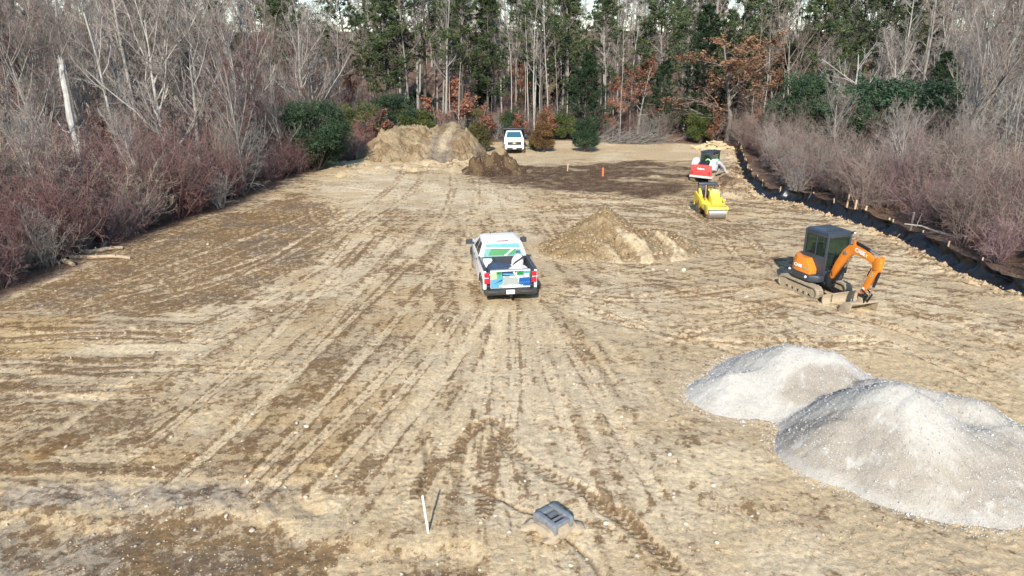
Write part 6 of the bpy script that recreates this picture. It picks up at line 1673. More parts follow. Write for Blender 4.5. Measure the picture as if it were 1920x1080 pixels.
# ---- tandem roller
def roller():
    fx, fy = at(1341, 407); hd_ = R(-86)
    cx, cy = fx - math.cos(hd_) * 0.75, fy - math.sin(hd_) * 0.75
    t = thing('road_roller', 'small yellow tandem roller with steel drums beside the red loader', 'roller', (cx, cy, ground_z(cx, cy) - 0.01), hd_ - PI / 2)
    r, w = 0.34, 1.0
    for yy, nm in ((0.78, 'front'), (-0.82, 'rear')):
        b = MB(); b.lathe([(-w / 2, r * 0.86), (-w / 2, r), (w / 2, r), (w / 2, r * 0.86), (w / 2 - 0.05, r * 0.84), (w / 2 - 0.05, 0.05), (-w / 2 + 0.05, 0.05), (-w / 2 + 0.05, r * 0.84)], (0, yy, r), 'x', 40)
        dr = b.build('drum', STEEL, t, smooth=True)
        for sx in (-1, 1):
            b = MB(); b.cyl((sx * (w / 2 - 0.04), yy, r), (sx * (w / 2 + 0.015), yy, r), r * 0.80, 24); b.cyl((sx * (w / 2), yy, r), (sx * (w / 2 + 0.05), yy, r), 0.10, 14)
            b.build('drum_end', RUSTM, dr, smooth=True)
    # front yoke over the drum: sloped plate with cheeks
    b = MB()
    b.hexa([(-0.60, 0.42, 0.66), (0.60, 0.42, 0.66), (0.60, 1.18, 0.60), (-0.60, 1.18, 0.60), (-0.60, 0.42, 0.80), (0.60, 0.42, 0.80), (0.58, 1.10, 0.76), (-0.58, 1.10, 0.76)])
    fy_ = b.build('front_yoke', YELLOW, t, bevel=0.03)
    for sx in (-1, 1):
        b = MB(); b.hexa([(sx * 0.54, 0.60, 0.28), (sx * 0.60, 0.60, 0.28), (sx * 0.60, 0.95, 0.28), (sx * 0.54, 0.95, 0.28), (sx * 0.54, 0.45, 0.70), (sx * 0.60, 0.45, 0.70), (sx * 0.60, 1.10, 0.66), (sx * 0.54, 1.10, 0.66)]); b.build('yoke_cheek', YELLOW, fy_, bevel=0.01)
    b = MB(); b.box((0, 1.13, 0.775), (0.9, 0.02, 0.012)); b.build('scraper_bar', DGREY, fy_)
    # engine hood: stepped block
    b = MB()
    prof = [(0.80, 0.80), (0.78, 1.06), (0.46, 1.20), (0.28, 1.50), (0.06, 1.54), (0.04, 0.72), (0.42, 0.72)]
    b.prism(prof, -0.30, 0.26); b.build('engine_hood', YELLOW, t, bevel=0.05, seg=3)
    b = MB(); b.box((-0.02, 0.30, 1.46), (0.40, 0.05, 0.26)); b.build('console', YELLOW_P, t, bevel=0.02)
    # main frame, deck, fenders
    b = MB(); b.hexa([(-0.58, -1.15, 0.55), (0.58, -1.15, 0.55), (0.58, 0.45, 0.40), (-0.58, 0.45, 0.40), (-0.60, -1.15, 1.0), (0.60, -1.15, 1.0), (0.60, 0.45, 0.84), (-0.60, 0.45, 0.84)]); fr_ = b.build('frame', YELLOW, t, bevel=0.04)
    for sx in (-1, 1):
        b = MB(); b.prism([(-1.30, 0.42), (-1.28, 1.18), (-1.05, 1.26), (-0.05, 0.96), (0.25, 0.90), (0.25, 0.78), (-0.15, 0.48), (-0.40, 0.34), (-0.52, 0.62), (-0.80, 0.74), (-1.08, 0.62), (-1.18, 0.42)], sx * 0.585, sx * 0.66)
        sp = b.build('side_panel', YELLOW, t, bevel=0.02)
        b = MB(); b.box((sx * 0.664, -0.42, 0.70), (0.01, 0.10, 0.26)); b.build('step_slot', BLACKM, sp)
    b = MB(); b.hexa([(-0.5, -1.2, 0.98), (0.5, -1.2, 0.98), (0.5, -0.72, 0.98), (-0.5, -0.72, 0.98), (-0.48, -1.15, 1.42), (0.48, -1.15, 1.42), (0.48, -0.82, 1.30), (-0.48, -0.82, 1.30)]); b.build('rear_hood', YELLOW, t, bevel=0.04)
    b = MB(); b.box((0.18, -0.62, 1.28), (0.42, 0.40, 0.12)); b.hexa([(-0.02, -0.86, 1.30), (0.38, -0.86, 1.30), (0.38, -0.78, 1.30), (-0.02, -0.78, 1.30), (0.0, -0.96, 1.72), (0.36, -0.96, 1.72), (0.36, -0.88, 1.72), (0.0, -0.88, 1.72)]); b.box((0.18, -0.62, 1.12), (0.3, 0.3, 0.2)); b.build('operator_seat', SEAT, t, bevel=0.03)
    b = MB(); b.lathe([(0.0, 0.17), (0.015, 0.185), (0.03, 0.17), (0.015, 0.155)], (0, 0, 0), 'z', 20, M=Matrix.Translation((0.12, -0.10, 1.64)) @ Matrix.Rotation(R(-30), 4, 'X')); b.cyl((0.12, 0.02, 1.48), (0.12, -0.10, 1.65), 0.025, 8); b.build('steering_wheel', SEAT, t, smooth=True)
    for sx in (-1, 1):
        b = MB(); b.tube([(sx * 0.40, -0.05, 0.95), (sx * 0.40, -0.05, 1.70), (sx * 0.40, -0.12, 1.78)], 0.03, 8); b.build('hand_rail', RUSTM, t, smooth=True)
    # folded roll bar with its dark canopy
    b = MB(); b.box((0.0, -0.95, 1.72), (1.16, 0.30, 0.14)); b.build('roll_bar_canopy', DGREY, t, bevel=0.04)
    for sx in (-1, 1):
        b = MB(); b.tube([(sx * 0.5, -1.12, 1.2), (sx * 0.5, -1.1, 1.70)], 0.035, 8); b.build('roll_bar_post', DGREY, t, smooth=True)
    b = MB(); b.box((-0.50, 0.55, 1.02), (0.14, 0.12, 0.14)); b.build('head_lamp', YELLOW, t, bevel=0.02)
    b = MB(); b.tube([(-0.42, 0.10, 1.25), (-0.56, 0.05, 1.34), (-0.58, -0.05, 1.38)], 0.04, 8); b.build('exhaust_pipe', STEEL, t, smooth=True)
roller()

# ---- compact track loader seen from behind
def loader():
    rx, ry = at(1314, 344); hd_ = R(51)
    cx, cy = rx + math.cos(hd_) * 1.2, ry + math.sin(hd_) * 1.2
    t = thing('track_loader', 'red and white compact track loader seen from behind by the silt fence', 'track loader', (cx, cy, ground_z(cx, cy) - 0.01), hd_ - PI / 2)
    for sx in (-1, 1):
        b = MB(); track_belt(b, -0.05, 2.3, 0.66, 0.38, sx * 0.72, lugs=30); tr = b.build('crawler_track', TRACKR, t, bevel=0.012)
        b = MB(); b.box((sx * 0.72, 0, 0.30), (0.22, 1.6, 0.24))
        for yy in (-0.85, 0.75): b.cyl((sx * 0.60, yy, 0.33), (sx * 0.86, yy, 0.33), 0.22, 16)
        for yy in (-0.45, -0.1, 0.25): b.cyl((sx * 0.6, yy, 0.17), (sx * 0.86, yy, 0.17), 0.09, 12)
        b.build('track_rollers', DIRTY, tr, smooth=True)
    b = MB(); b.hexa([(-0.52, -1.20, 0.32), (0.52, -1.20, 0.32), (0.52, 1.0, 0.32), (-0.52, 1.0, 0.32), (-0.54, -1.20, 1.10), (0.54, -1.20, 1.10), (0.54, 1.0, 0.95), (-0.54, 1.0, 0.95)]); b.build('body', SKID_WHITE, t, bevel=0.03)
    b = MB(); b.hexa([(-0.80, -1.38, 0.42), (0.80, -1.38, 0.42), (0.80, -1.16, 0.42), (-0.80, -1.16, 0.42), (-0.78, -1.40, 1.22), (0.78, -1.40, 1.22), (0.76, -1.16, 1.30), (-0.76, -1.16, 1.30)]); tg = b.build('tailgate', SKID_RED, t, bevel=0.05, seg=3)
    b = MB(); b.box((0, -1.405, 1.02), (0.62, 0.03, 0.15)); b.build('badge_plate', BLACKP, tg, bevel=0.02)
    lettering('brand_lettering', 'Bobcat', 0.20, PR_WHITE, tg, Matrix.Translation((0, -1.424, 1.02)) @ Matrix.Rotation(PI / 2, 4, 'X'), 0.004, 0.006)
    b = MB(); b.hexa([(-0.84, -1.42, 0.36), (0.84, -1.42, 0.36), (0.84, -1.2, 0.36), (-0.84, -1.2, 0.36), (-0.83, -1.43, 0.50), (0.83, -1.43, 0.50), (0.83, -1.2, 0.52), (-0.83, -1.2, 0.52)]); b.build('rear_bumper', SKID_WHITE, t, bevel=0.02)
    for sx in (-1, 1):
        b = MB(); b.box((sx * 0.66, -1.405, 0.72), (0.10, 0.03, 0.22)); b.build('tail_lamp', RED_L, tg, bevel=0.01)
        b = MB(); b.prism([(-1.22, 0.95), (-1.25, 1.30), (-1.05, 1.62), (-0.75, 1.70), (-0.42, 1.58), (-0.30, 1.10), (-0.5, 0.8)], sx * 0.50, sx * 0.84); b.build('rear_fender', SKID_WHITE, t, bevel=0.07, seg=3)
        b = MB(); b.prism([(-0.95, 1.30), (-0.90, 1.55), (-0.1, 1.50), (0.9, 1.02), (1.35, 0.62), (1.35, 0.30), (1.18, 0.30), (1.10, 0.55), (0.7, 0.88), (-0.15, 1.28)], sx * 0.70, sx * 0.84); la = b.build('lift_arm', SKID_WHITE, t, bevel=0.02)
        b = MB(); b.cyl((sx * 0.77, -0.55, 0.85), (sx * 0.77, 0.1, 1.1), 0.05, 12); b.build('lift_cylinder', BLACKM, la, smooth=True)
    b = MB(); b.hexa([(-0.36, -1.18, 1.27), (0.36, -1.18, 1.27), (0.36, -0.60, 1.46), (-0.36, -0.60, 1.46), (-0.36, -1.18, 1.32), (0.36, -1.18, 1.32), (0.36, -0.60, 1.52), (-0.36, -0.60, 1.52)]); b.build('engine_grille', BLACKP, t, bevel=0.01)
    # cab
    b = MB()
    x0, x1, y0, y1, z0, z1, pw = -0.46, 0.46, -0.62, 0.72, 0.95, 2.08, 0.09
    for xa, sx in ((x0, 1), (x1, -1)):
        for ya, sy in ((y0, 1), (y1, -1)): b.box((xa + sx * pw / 2, ya + sy * pw / 2, (z0 + z1) / 2), (pw, pw, z1 - z0))
    b.box((0, y0 + 0.04, z1 - 0.09), (x1 - x0 - 2 * pw, 0.07, 0.18)); b.box((0, y1 - 0.04, z1 - 0.06), (x1 - x0 - 2 * pw, 0.07, 0.12))
    for sx in (-1, 1): b.box((sx * 0.42, 0.05, z1 - 0.09), (0.07, y1 - y0 - 2 * pw, 0.18)); b.box((sx * 0.42, 0.05, 1.15), (0.07, y1 - y0 - 2 * pw, 0.4))
    cab = b.build('cab_frame', CABGREY, t, bevel=0.02)
    b = MB(); b.box((0, 0.05, z1 + 0.035), (0.98, 1.42, 0.07)); b.build('cab_roof', CABGREY, t, bevel=0.03, seg=3)
    b = MB(); b.box((0, y0 + 0.02, 1.66), (x1 - x0 - 2 * pw, 0.012, 0.55)); b.build('rear_window', GLASS_C, t)
    for sx in (-1, 1):
        b = MB(); b.box((sx * 0.44, 0.05, 1.62), (0.012, y1 - y0 - 2 * pw, 0.52)); b.build('side_window', GLASS_C, t)
    b = MB(); b.box((0.0, -0.1, 1.15), (0.5, 0.5, 0.12)); b.box((0.0, -0.38, 1.5), (0.46, 0.12, 0.6)); b.build('operator_seat', SEAT, t, bevel=0.03)
    b = MB(); b.blob((0.62, -0.28, 1.52), (0.20, 0.30, 0.16), 4, 0.12, 2); b.build('side_bag', MINT, t, smooth=True)
    b = MB(); b.tube([(-0.02, -0.60, 1.52), (0.10, -0.64, 1.62), (0.24, -0.64, 1.60), (0.32, -0.60, 1.50)], 0.05, 8); b.build('green_strap', LIME, t, smooth=True)
    # bucket in front
    b = MB(); b.prism([(1.30, 0.08), (2.0, 0.03), (2.02, 0.06), (1.42, 0.12), (1.36, 0.30), (1.42, 0.55), (1.62, 0.62), (1.60, 0.65), (1.36, 0.58), (1.28, 0.30)], -0.92, 0.92)
    for sx in (-1, 1): b.prism([(1.32, 0.08), (2.0, 0.05), (1.62, 0.64), (1.36, 0.57), (1.29, 0.3)], sx * 0.92, sx * 0.945)
    b.build('bucket', DIRTY, t, bevel=0.006)
loader()

# ------------------------------------------------------------------ silt fence: black cloth on wooden stakes
CLOTH = mat('black_silt_cloth', (0.009, 0.0095, 0.011), 0.36, var=0.4, scale=4, bump=0.6, bscale=6, spec=0.5)
STAKE = mat('raw_stake_wood', (0.50, 0.36, 0.22), 0.85, var=0.2, scale=8)
fl = np.array(FENCE)
seg = np.hypot(*np.diff(fl, axis=0).T); arc = np.concatenate([[0], np.cumsum(seg)])
tot = arc[-1]
def fpt(s):
    s = min(max(s, 0), tot)
    return np.interp(s, arc, fl[:, 0]), np.interp(s, arc, fl[:, 1])
sf = thing('silt_fence', 'low black cloth silt fence sagging between wooden stakes along the right edge', 'silt fence', (0, 0, 0))
SP = 2.4
ns = int(tot / SP)
rsf = np.random.RandomState(77)
tops = [0.84 + rsf.uniform(-0.16, 0.12) for _ in range(ns + 2)]
for i in range(ns):
    s0, s1 = i * SP, (i + 1) * SP
    n = 22; m = 8
    V, F = [], []
    for a in range(n + 1):
        u = a / n; s = s0 + (s1 - s0) * u
        x, y = fpt(s); x2, y2 = fpt(s + 0.05)
        d = np.array([x2 - x, y2 - y]); d = d / (np.linalg.norm(d) + 1e-9); nn = np.array([-d[1], d[0]])
        sag = math.sin(PI * u) * (0.12 + 0.14 * ((i * 37) % 5) / 5)
        top = tops[i] * (1 - u) + tops[i + 1] * u - sag
        for b in range(m + 1):
            v = b / m
            wob = 0.17 * (vnoise(np.array([s * 1.3]), np.array([v * 1.5]), 5)[0] - 0.5) * 2 * math.sin(PI * min(1, v * 1.1 + 0.05)) + 0.11 * (vnoise(np.array([s * 4]), np.array([v * 3.0]), 9)[0] - 0.5) * 2
            bell = 0.22 * math.sin(PI * u) * v * (1 - v) * 2 - 0.42 * (1 - v) ** 2
            off = wob + bell
            px_, py_ = x + nn[0] * off, y + nn[1] * off
            V.append((px_, py_, v * top))
    V = np.array(V); V[:, 2] += ground_zs(V[:, 0], V[:, 1]) - 0.04
    for a in range(n):
        for b in range(m):
            k = a * (m + 1) + b
            F.append((k, k + m + 1, k + m + 2, k + 1))
    me = mesh_np('cloth_panel', V, F, [CLOTH], smooth=True)
    o = link('cloth_panel', me, sf)
    md = o.modifiers.new('thickness', 'SOLIDIFY'); md.thickness = 0.006
    md.offset = 0
stake_me = None
for i in range(ns + 1):
    x, y = fpt(i * SP); x2, y2 = fpt(i * SP + 0.05)
    if i == 0: x2, y2 = fpt(0.1)
    d = np.array([x2 - x, y2 - y]); L_ = np.linalg.norm(d) + 1e-9; nn = np.array([-d[1], d[0]]) / L_
    if stake_me is None:
        b = MB(); b.box((0, 0, 0.35), (0.045, 0.045, 1.1)); b.add([(-.0225, -.0225, -.2), (.0225, -.0225, -.2), (.0225, .0225, -.2), (-.0225, .0225, -.2), (0, 0, -.3)], [(0, 1, 4), (1, 2, 4), (2, 3, 4), (3, 0, 4)])
        o = b.build('stake', STAKE, sf); stake_me = o.data
    else:
        o = link('stake', stake_me, sf)
    off = -0.055 if True else 0
    o.location = (x + nn[0] * off * -1, y + nn[1] * off * -1, ground_z(x, y) + tops[i] - 0.87)
    o.rotation_euler = (rsf.uniform(-.1, .1), rsf.uniform(-.1, .1), rsf.uniform(0, 1.5))

# loose survey stakes
def stick(name, label, cat, px, py, h, r, m_, lean=(0, 0), square=False, group=None):
    x, y = at(px, py)
    b = MB()
    if square: b.box((0, 0, h / 2 - 0.1), (r * 2, r * 1.2, h + 0.2)); b.add([(-r, -r * .6, h), (r, -r * .6, h), (r, r * .6, h), (-r, r * .6, h), (0, 0, h + 0.05)], [(0, 1, 4), (1, 2, 4), (2, 3, 4), (3, 0, 4)])
    else: b.lathe([(-0.1, r), (h, r), (h, r * 0.8), (h - 0.05, r * 0.8), (h - 0.05, 0.001), (-0.1, 0.001)], (0, 0, 0), 'z', 14)
    o = b.build(name, m_, None, smooth=not square)
    o.location = (x, y, ground_z(x, y)); o.rotation_euler = (lean[0], lean[1], 0.3)
    return tag(o, label, cat, group)
stick('marker_pipe', 'white plastic marker pipe standing in the near ground', 'marker pipe', 803, 1000, 0.84, 0.022, mat('white_pipe_plastic', (0.80, 0.79, 0.75), 0.45, var=0.05), (R(-2), R(-5)))
stick('survey_stake', 'orange topped survey stake in the dark stripped soil', 'stake', 1130, 332, 0.62, 0.06, mat('orange_stake_paint', (0.72, 0.16, 0.05), 0.6), (0, 0), True)
stick('survey_stake', 'thin bare wooden survey stake left of the orange one', 'stake', 1064, 320, 0.55, 0.04, STAKE, (R(3), R(2)), True)
for k, (px, py, hh, lab) in enumerate([(1583, 388, 0.85, 'wooden stake behind the silt fence, leftmost of the loose ones'), (1597, 398, 0.75, 'leaning wooden stake behind the silt fence, second from the left'), (1617, 404, 0.6, 'wooden stake behind the silt fence, third from the left'), (1660, 425, 0.6, 'short wooden stake behind the silt fence right of the other three'), (1703, 428, 1.0, 'grey weathered stake behind the silt fence, rightmost of the loose ones')]):
    stick('wooden_stake', lab, 'stake', px + 4, py + 4, hh, 0.045, STAKE if k < 4 else BARK, (R(-4 + 3 * k), R(8 - 4 * k)), True, 'loose stakes by the silt fence')

# ------------------------------------------------------------------ timber: logs on the left, wood heap by the fence end, brush heap
LOGM = mat('peeled_log_wood', (0.36, 0.275, 0.185), 0.9, var=0.3, scale=5, bump=0.3, bscale=16)
WOODM = mat('fresh_split_wood', (0.46, 0.34, 0.20), 0.85, var=0.25, scale=6)
def log(label, p0, p1, r, bend, group=None, stub=True, name='log'):
    (x0, y0), (x1, y1) = at(*p0), at(*p1)
    c_ = Vector(((x0 + x1) / 2, (y0 + y1) / 2, ground_z((x0 + x1) / 2, (y0 + y1) / 2)))
    d = Vector((x1 - x0, y1 - y0, 0)) / 2; n = Vector((-d.y, d.x, 0)).normalized()
    rs_ = random.Random(int(p0[0]))
    path = [d * u + n * bend * (1 - u * u) + Vector((0, 0, r * 0.85 + 0.03 * math.sin(u * 4))) for u in np.linspace(-1, 1, 9)]
    t = thing(name, label, 'log', c_, 0, group)
    b = MB(); b.tube(path, [r * (1.1 - 0.25 * k / 8 + rs_.uniform(-.06, .06)) for k in range(9)], 10); b.build('log_body', LOGM, t, smooth=True)
    if stub:
        for k, sgn in ((3, 1), (6, -1)):
            b = MB(); p = path[k]; b.tube([p, p + n * sgn * r * 1.8 + Vector((0, 0, r * 1.5))], [r * 0.35, r * 0.2], 7); b.build('branch_stub', LOGM, t, smooth=True)
LG = 'cut logs on the left edge'
log('long pale cut log lying nearest the tracks on the left edge', (132, 486), (246, 487), 0.085, 0.14)
log('thick pale cut log lying behind the long one on the left edge', (150, 476), (230, 467), 0.10, -0.08)
log('short crooked branch leaning up from the cut logs', (192, 467), (218, 440), 0.07, 0.10)
log('thin dark branch lying left of the cut logs', (75, 478), (112, 496), 0.05, 0.1, stub=False)
log('short broken pale log end near the long cut log', (122, 493), (138, 500), 0.10, 0.0, stub=False)
# split wood heap
wx, wy = at(1338, 279)
wh = thing('wood_heap', 'heap of fresh yellow split wood below the rust leaved oak', 'wood heap', (wx, wy, ground_z(wx, wy)))
rsw = random.Random(4)
for k in range(54):
    r_ = abs(rsw.gauss(0, 0.42)); a_ = rsw.uniform(0, 2 * PI)
    px_, py_ = r_ * math.cos(a_) * 2.6, r_ * math.sin(a_) * 0.9
    h_ = max(0.05, 0.80 * (1 - r_ * 0.95)) * rsw.uniform(0.4, 1.0)
    L_ = rsw.uniform(0.5, 1.5); yaw_ = rsw.gauss(0.2, 0.5); pit = rsw.uniform(-.3, .3)
    M = Matrix.Translation((px_, py_, h_)) @ Matrix.Rotation(yaw_, 4, 'Z') @ Matrix.Rotation(pit, 4, 'Y')
    b = MB(M); ww = rsw.uniform(0.07, 0.17)
    b.prism([(-ww, -ww * 0.5), (ww, -ww * 0.6), (ww * 0.8, ww * 0.3), (-ww * 0.3, ww * 0.7)], -L_ / 2, L_ / 2)
    b.build('split_log', WOODM, wh)
b = MB(); b.blob((0, 0, 0.1), (1.7, 0.6, 0.42), 6, 0.25, 3, flat=-0.1); b.build('wood_chips', WOODM, wh, smooth=True)
# brush heap of cut branches at the wood edge
bx_, by_ = at(1190, 272)
bh = thing('brush_heap', 'grey heap of cut branches left of the wood heap', 'brush heap', (bx_, by_ + 1.5, ground_z(bx_, by_)))
rsb = np.random.RandomState(21)
n = 150
p0 = np.stack([rsb.normal(0, 1.9, n), rsb.normal(0, 0.7, n), np.abs(rsb.normal(0.3, 0.35, n))], 1)
an = rsb.normal(0.35, 0.5, n)
d0 = np.stack([np.cos(an), np.sin(an) * 0.6, rsb.normal(0.15, 0.25, n)], 1)
Lb = rsb.uniform(1.2, 3.4, n)
Pb = paths(rsb, p0 - d0 * 0.8, d0, Lb, 5, 0.08); Pb[:, :, 2] = np.abs(Pb[:, :, 2]) + 0.03
Rb = rsb.uniform(0.012, 0.045, (n, 1)) * np.linspace(1, 0.4, 5)[None]
kb = kids(rsb, Pb, Rb, Lb, 6, 0.2, 1.0, 35, 0.4, 0.5, K=3, up=0.02, rmin=0.007)
me = mesh_np('branches', *join([tubes(Pb, Rb, 4), tubes(kb[0], kb[1], 3)]), [TWIG_G])
link('branches', me, bh)['kind'] = 'stuff'
# fallen pale trunks in the brush on the right
for lab, pts, r in [('fallen pale birch trunk slanting through the right brush', [(1770, 282), (1812, 320)], 0.09), ('thin fallen pole lying in the brush above the silt fence', [(1695, 424), (1785, 438)], 0.05), ('broken pale stem in the far right brush', [(1870, 345), (1935, 368)], 0.07)]:
    (x0, y0), (x1, y1) = at(*pts[0], 1.4 if r > 0.06 else 0.4), at(*pts[1], 0.9 if r > 0.06 else 0.25)
    t = thing('fallen_trunk', lab, 'fallen trunk', ((x0 + x1) / 2, (y0 + y1) / 2, ground_z((x0 + x1) / 2, (y0 + y1) / 2)))
    hz0, hz1 = (2.0, 0.5) if r > 0.06 else (0.5, 0.15)
    dx, dy = (x1 - x0) / 2, (y1 - y0) / 2
    b = MB(); b.tube([(-dx, -dy, hz0), (-dx * .3, -dy * .3, hz0 * .7 + hz1 * .3 + .08), (dx * .4, dy * .4, hz0 * .3 + hz1 * .7), (dx, dy, hz1), (dx * 1.25, dy * 1.25, 0)], [r * .6, r * .85, r, r, r * 1.1], 8); b.build('stem', BARK_P, t, smooth=True)
    b = MB(); b.tube([(-dx * .5, -dy * .5, hz0 * .8), (-dx * .6 + 0.3, -dy * .6, hz0 * .8 + .7)], [r * .4, r * .15], 6); b.build('branch', BARK_P, t, smooth=True)

# ------------------------------------------------------------------ excavator bucket left lying in front, steel plate frame
def spare_bucket():
    x, y = at(1036, 990)
    t = thing('digging_bucket', 'grey steel machine bucket lying on the ground near the camera', 'bucket', (x, y, ground_z(x, y) - 0.02), R(40))
    STB = mat('bare_blue_steel', (0.26, 0.275, 0.29), 0.42, 0.4, var=0.4, scale=9, dirt=0.5, dirt_z=(-0.1, 0.25))
    STB2 = mat('bucket_steel', (0.24, 0.26, 0.275), 0.5, 0.3, var=0.35, scale=7, dirt=0.5, dirt_z=(-0.1, 0.25))
    # curved shell lying on its mouth, its back with the coupler ears up
    out = [(-0.36, -0.02), (-0.36, 0.10), (-0.24, 0.19), (0.0, 0.21), (0.20, 0.16), (0.34, 0.05), (0.42, -0.02)]
    inn = [(0.40, -0.03), (0.32, 0.03), (0.19, 0.135), (0.0, 0.185), (-0.23, 0.165), (-0.335, 0.09), (-0.335, -0.02)]
    b = MB(); b.prism(out + inn, -0.30, 0.30); MUD = mat('drying_mud', (0.36, 0.285, 0.195), 0.95, var=0.4, scale=9, bump=0.8, bscale=14); sh = b.build('shell', MUD, t, bevel=0.006)
    for sx in (-1, 1):
        b = MB(); b.prism(out, sx * 0.30, sx * 0.322); b.build('side_plate', MUD, sh, bevel=0.004)
    for sx in (-1, 1):
        b = MB(); b.prism([(-0.33, 0.12), (-0.33, 0.30), (-0.28, 0.34), (0.16, 0.36), (0.30, 0.30), (0.32, 0.08), (0.0, 0.19)], sx * 0.16, sx * 0.25); b.build('coupler_ear', STB, t, bevel=0.012)
    b = MB(); b.box((0, -0.27, 0.29), (0.318, 0.10, 0.08)); b.build('cross_bar', STB, t, bevel=0.012)
    b = MB(); b.box((0, 0.20, 0.28), (0.318, 0.14, 0.08), M=Matrix.Rotation(R(-8), 4, 'X')); b.build('cross_bar', STB2, t, bevel=0.012)
    b = MB(); b.box((0, 0.0, 0.222), (0.285, 0.34, 0.02)); b.build('slot_shade_plate', BLACKM, t)  # flat black plate put in as the shade of the slot between the ears
    b = MB(); b.box((0.03, 0.04, 0.27), (0.20, 0.10, 0.06)); b.build('lock_block', STEEL, t, bevel=0.01)
    b = MB(); b.cyl((-0.29, -0.12, 0.29), (0.29, -0.12, 0.29), 0.03, 12); b.build('pin', STEEL, t, smooth=True)
    for k in range(4):
        xk = -0.26 + k * 0.16
        b = MB(); b.hexa([(xk - .04, 0.37, -0.01), (xk + .04, 0.37, -0.01), (xk + .02, 0.52, -0.03), (xk - .02, 0.52, -0.03), (xk - .04, 0.37, 0.04), (xk + .04, 0.37, 0.04), (xk + .02, 0.52, -0.01), (xk - .02, 0.52, -0.01)])
        b.build('tooth', STEEL, t, bevel=0.004)
    b = MB()
    for k, (dx, dy, rr_) in enumerate([(-0.30, 0.28, 0.16), (0.30, -0.30, 0.15), (-0.28, -0.26, 0.13), (0.05, 0.36, 0.16), (0.36, 0.12, 0.12), (-0.1, 0.1, 0.1)]): b.blob((dx, dy, 0.02 + (0.17 if k == 5 else 0)), (rr_ * 1.3, rr_, rr_ * 0.6), 60 + k, 0.3, 2)
    b.build('caked_mud', mat('drying_mud', (0.36, 0.275, 0.18), 0.95, var=0.4, scale=9, bump=0.8, bscale=14), t, smooth=True)['kind'] = 'stuff'
spare_bucket()

# ------------------------------------------------------------------ stones: the larger ones one by one, the rest as scatter
STONE = mat('pale_field_stone', (0.46, 0.39, 0.30), 0.85, var=0.25, scale=4, bump=0.3, bscale=20, objvar=0.35)
st_me = []
for k in range(5):
    b = MB(); b.blob((0, 0, 0), (1, 1, 0.72), 300 + k, 0.22, 2)
    o = b.build('stone', STONE, None, smooth=True); st_me.append(o.data); bpy.data.objects.remove(o)
rst = np.random.RandomState(31)
def put_stone(x, y, r):
    o = link('stone', st_me[rst.randint(5)], ground)
    o.location = (x, y, ground_z(x, y) + r * 0.25)
    o.scale = (r, r * rst.uniform(0.7, 1.0), r * rst.uniform(0.7, 1.0)); o.rotation_euler = (rst.uniform(-.3, .3), rst.uniform(-.3, .3), rst.uniform(0, 6.28))
for px, py, w in [(288, 661, 14), (376, 664, 9), (576, 802, 13), (557, 796, 9), (556, 812, 9), (474, 776, 10), (198, 732, 9), (124, 839, 10), (321, 820, 11), (424, 966, 12), (365, 990, 9), (573, 934, 10), (472, 990, 11), (226, 950, 7), (275, 950, 8), (955, 998, 10), (1137, 982, 13), (1014, 867, 10), (1262, 936, 9), (442, 554, 7),
                  (390, 458, 6), (452, 648, 8), (1195, 1040, 9), (1248, 790, 6), (535, 915, 9), (356, 1042, 8), (346, 1030, 7), (1338, 912, 11), (1300, 970, 9), (1340, 998, 11), (1285, 985, 9), (1345, 1018, 10), (1400, 1072, 10), (1293, 1026, 8), (1263, 930, 8), (1535, 1008, 9), (1640, 926, 8), (1255, 858, 10), (1530, 628, 8), (1250, 508, 11), (1225, 506, 9), (1282, 508, 12), (1160, 512, 9), (1095, 482, 8), (1075, 705, 6), (640, 815, 6), (590, 770, 6), (700, 770, 6), (1100, 1042, 8), (1190, 1060, 8), (700, 1030, 8), (665, 985, 7), (610, 1060, 8), (820, 1050, 8), (900, 1065, 8)]:
    x, y = at(px, py)
    dist = math.hypot(y, CAM_H)
    put_stone(x, y, w * dist / FPX * 0.40)
nadd = 0
while nadd < 110:
    y = rst.uniform(9.5, 26); x = rst.uniform(-0.75, 0.62) * y
    if vnoise(np.array([x * 0.45]), np.array([y * 0.45]), 77)[0] < 0.45: continue
    if math.hypot(x - 8.4, y - 14.8) < 4.2: continue
    put_stone(x, y, rst.uniform(0.02, 0.042) * (0.7 + y / 40)); nadd += 1

def pebbles(name, pts, rad, m_, parent, label=None, cat=None, seed=1):
    """many small stones in one mesh: squashed octahedra with jitter"""
    rs_ = np.random.RandomState(seed)
    n = len(pts)
    base = np.array([(1, 0, 0), (-1, 0, 0), (0, 1, 0), (0, -1, 0), (0, 0, 1), (0, 0, -1)], float)
    fo = np.array([(0, 2, 4), (2, 1, 4), (1, 3, 4), (3, 0, 4), (2, 0, 5), (1, 2, 5), (3, 1, 5), (0, 3, 5)])
    a = rs_.uniform(0, 6.28, n); ca, sa = np.cos(a), np.sin(a)
    b3 = base[None] * (1 + rs_.uniform(-.35, .35, (n, 6, 1))) * (rad[:, None, None]) * np.stack([np.ones(n), rs_.uniform(.6, 1, n), rs_.uniform(.5, .85, n)], 1)[:, None, :]
    Xr = b3[:, :, 0] * ca[:, None] - b3[:, :, 1] * sa[:, None]; Yr = b3[:, :, 0] * sa[:, None] + b3[:, :, 1] * ca[:, None]
    V = np.stack([Xr, Yr, b3[:, :, 2]], -1) + pts[:, None, :]
    F = (fo[None] + (np.arange(n) * 6)[:, None, None]).reshape(-1, 3)
    o = link(name, mesh_np(name, V.reshape(-1, 3), F, [m_], smooth=False), parent)
    return tag(o, label, cat, kind='stuff')
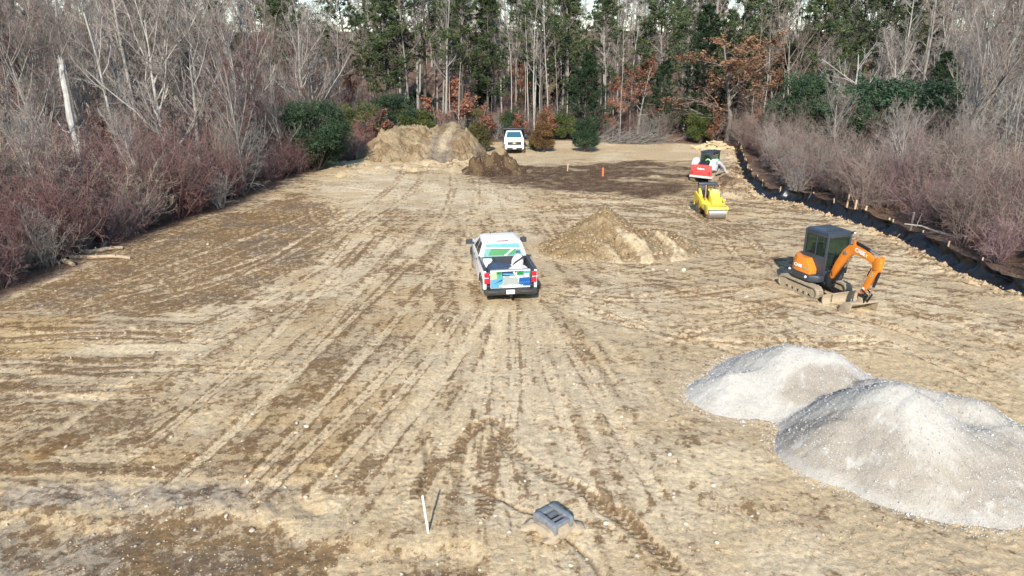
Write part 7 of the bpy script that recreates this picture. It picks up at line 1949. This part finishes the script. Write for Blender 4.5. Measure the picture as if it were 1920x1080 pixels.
# pebbles and clods all over the graded earth
n = 15000
yy = 9 + 31 * rst.uniform(0, 1, n) ** 1.6; xx = rst.uniform(-0.82, 0.80, n) * (yy + 1)
dn = fbm(xx * 0.4, yy * 0.4, 79, 3) + 0.5 * fbm(xx * 2, yy * 2, 81, 2)
keep = (dn > np.quantile(dn, 0.35)) & (sdf(xx, yy, CLEAR) < -0.3) & (np.hypot(xx - 8.6, yy - 14.6) > 2.6)
xx, yy = xx[keep], yy[keep]
rr = np.exp(rst.normal(math.log(0.012), 0.45, len(xx))) * (0.75 + yy / 45)
PEB = mat('pale_pebbles', (0.44, 0.365, 0.265), 0.9, var=0.3, scale=1.5)
CLOD = mat('soil_clods', (0.36, 0.26, 0.155), 0.95, var=0.35, scale=1.2)
zz = ground_zs(xx, yy)
pts = np.stack([xx, yy, zz + rr * 0.25], 1)
h_ = rst.uniform(0, 1, len(xx)) < 0.42
pebbles('pebbles', pts[h_], rr[h_], PEB, ground, seed=2)
pebbles('soil_clods', pts[~h_], rr[~h_] * 1.25, CLOD, ground, seed=3)
# clods along the fence berm, the topsoil and the heaps
def on_heap(data, n, seed, hmin, hmax, rm):
    wx_, wy_, z_, h_ = data
    rs_ = np.random.RandomState(seed)
    ok = np.argwhere((h_ > hmin) & (h_ < hmax))
    k = ok[rs_.randint(0, len(ok), n)]
    i, j = k[:, 0], k[:, 1]
    r_ = np.exp(rs_.normal(math.log(rm), 0.4, n))
    return np.stack([wx_[i, j] + rs_.normal(0, .02, n), wy_[i, j] + rs_.normal(0, .02, n), z_[i, j] + r_ * 0.2], 1), r_
p_, r_ = on_heap(MH, 900, 5, 0.0, 2.0, 0.045)
p_[:, 0] -= mid_heap.location.x; p_[:, 1] -= mid_heap.location.y
pebbles('clods', p_, r_, CLOD, mid_heap, seed=6)
GR1 = mat('crushed_stone_chips', (0.44, 0.43, 0.405), 0.85, var=0.3, scale=2.0)
p_, r_ = on_heap(GV, 14000, 7, -0.06, 3.0, 0.013)
p_[:, 0] -= gravel.location.x; p_[:, 1] -= gravel.location.y
q_, s_q = on_heap(GV, 3500, 11, -0.14, 0.12, 0.015)
q_[:, :2] += rst.normal(0, 0.10, (len(q_), 2)); q_[:, 2] = ground_zs(q_[:, 0], q_[:, 1]) + s_q * 0.3
q_[:, 0] -= gravel.location.x; q_[:, 1] -= gravel.location.y
pebbles('stone_chips', np.concatenate([p_, q_]), np.concatenate([r_, s_q]), GR1, gravel, seed=8)
n = 900
s_ = rst.uniform(0, tot, n); fx_ = np.interp(s_, arc, fl[:, 0]) - np.abs(rst.normal(0.45, 0.4, n)); fy_ = np.interp(s_, arc, fl[:, 1]) - rst.normal(0.1, 0.3, n)
r_ = np.exp(rst.normal(math.log(0.07), 0.45, n))
pebbles('berm_clods', np.stack([fx_, fy_, ground_zs(fx_, fy_) + r_ * 0.2], 1), r_, CLOD, ground, seed=9)
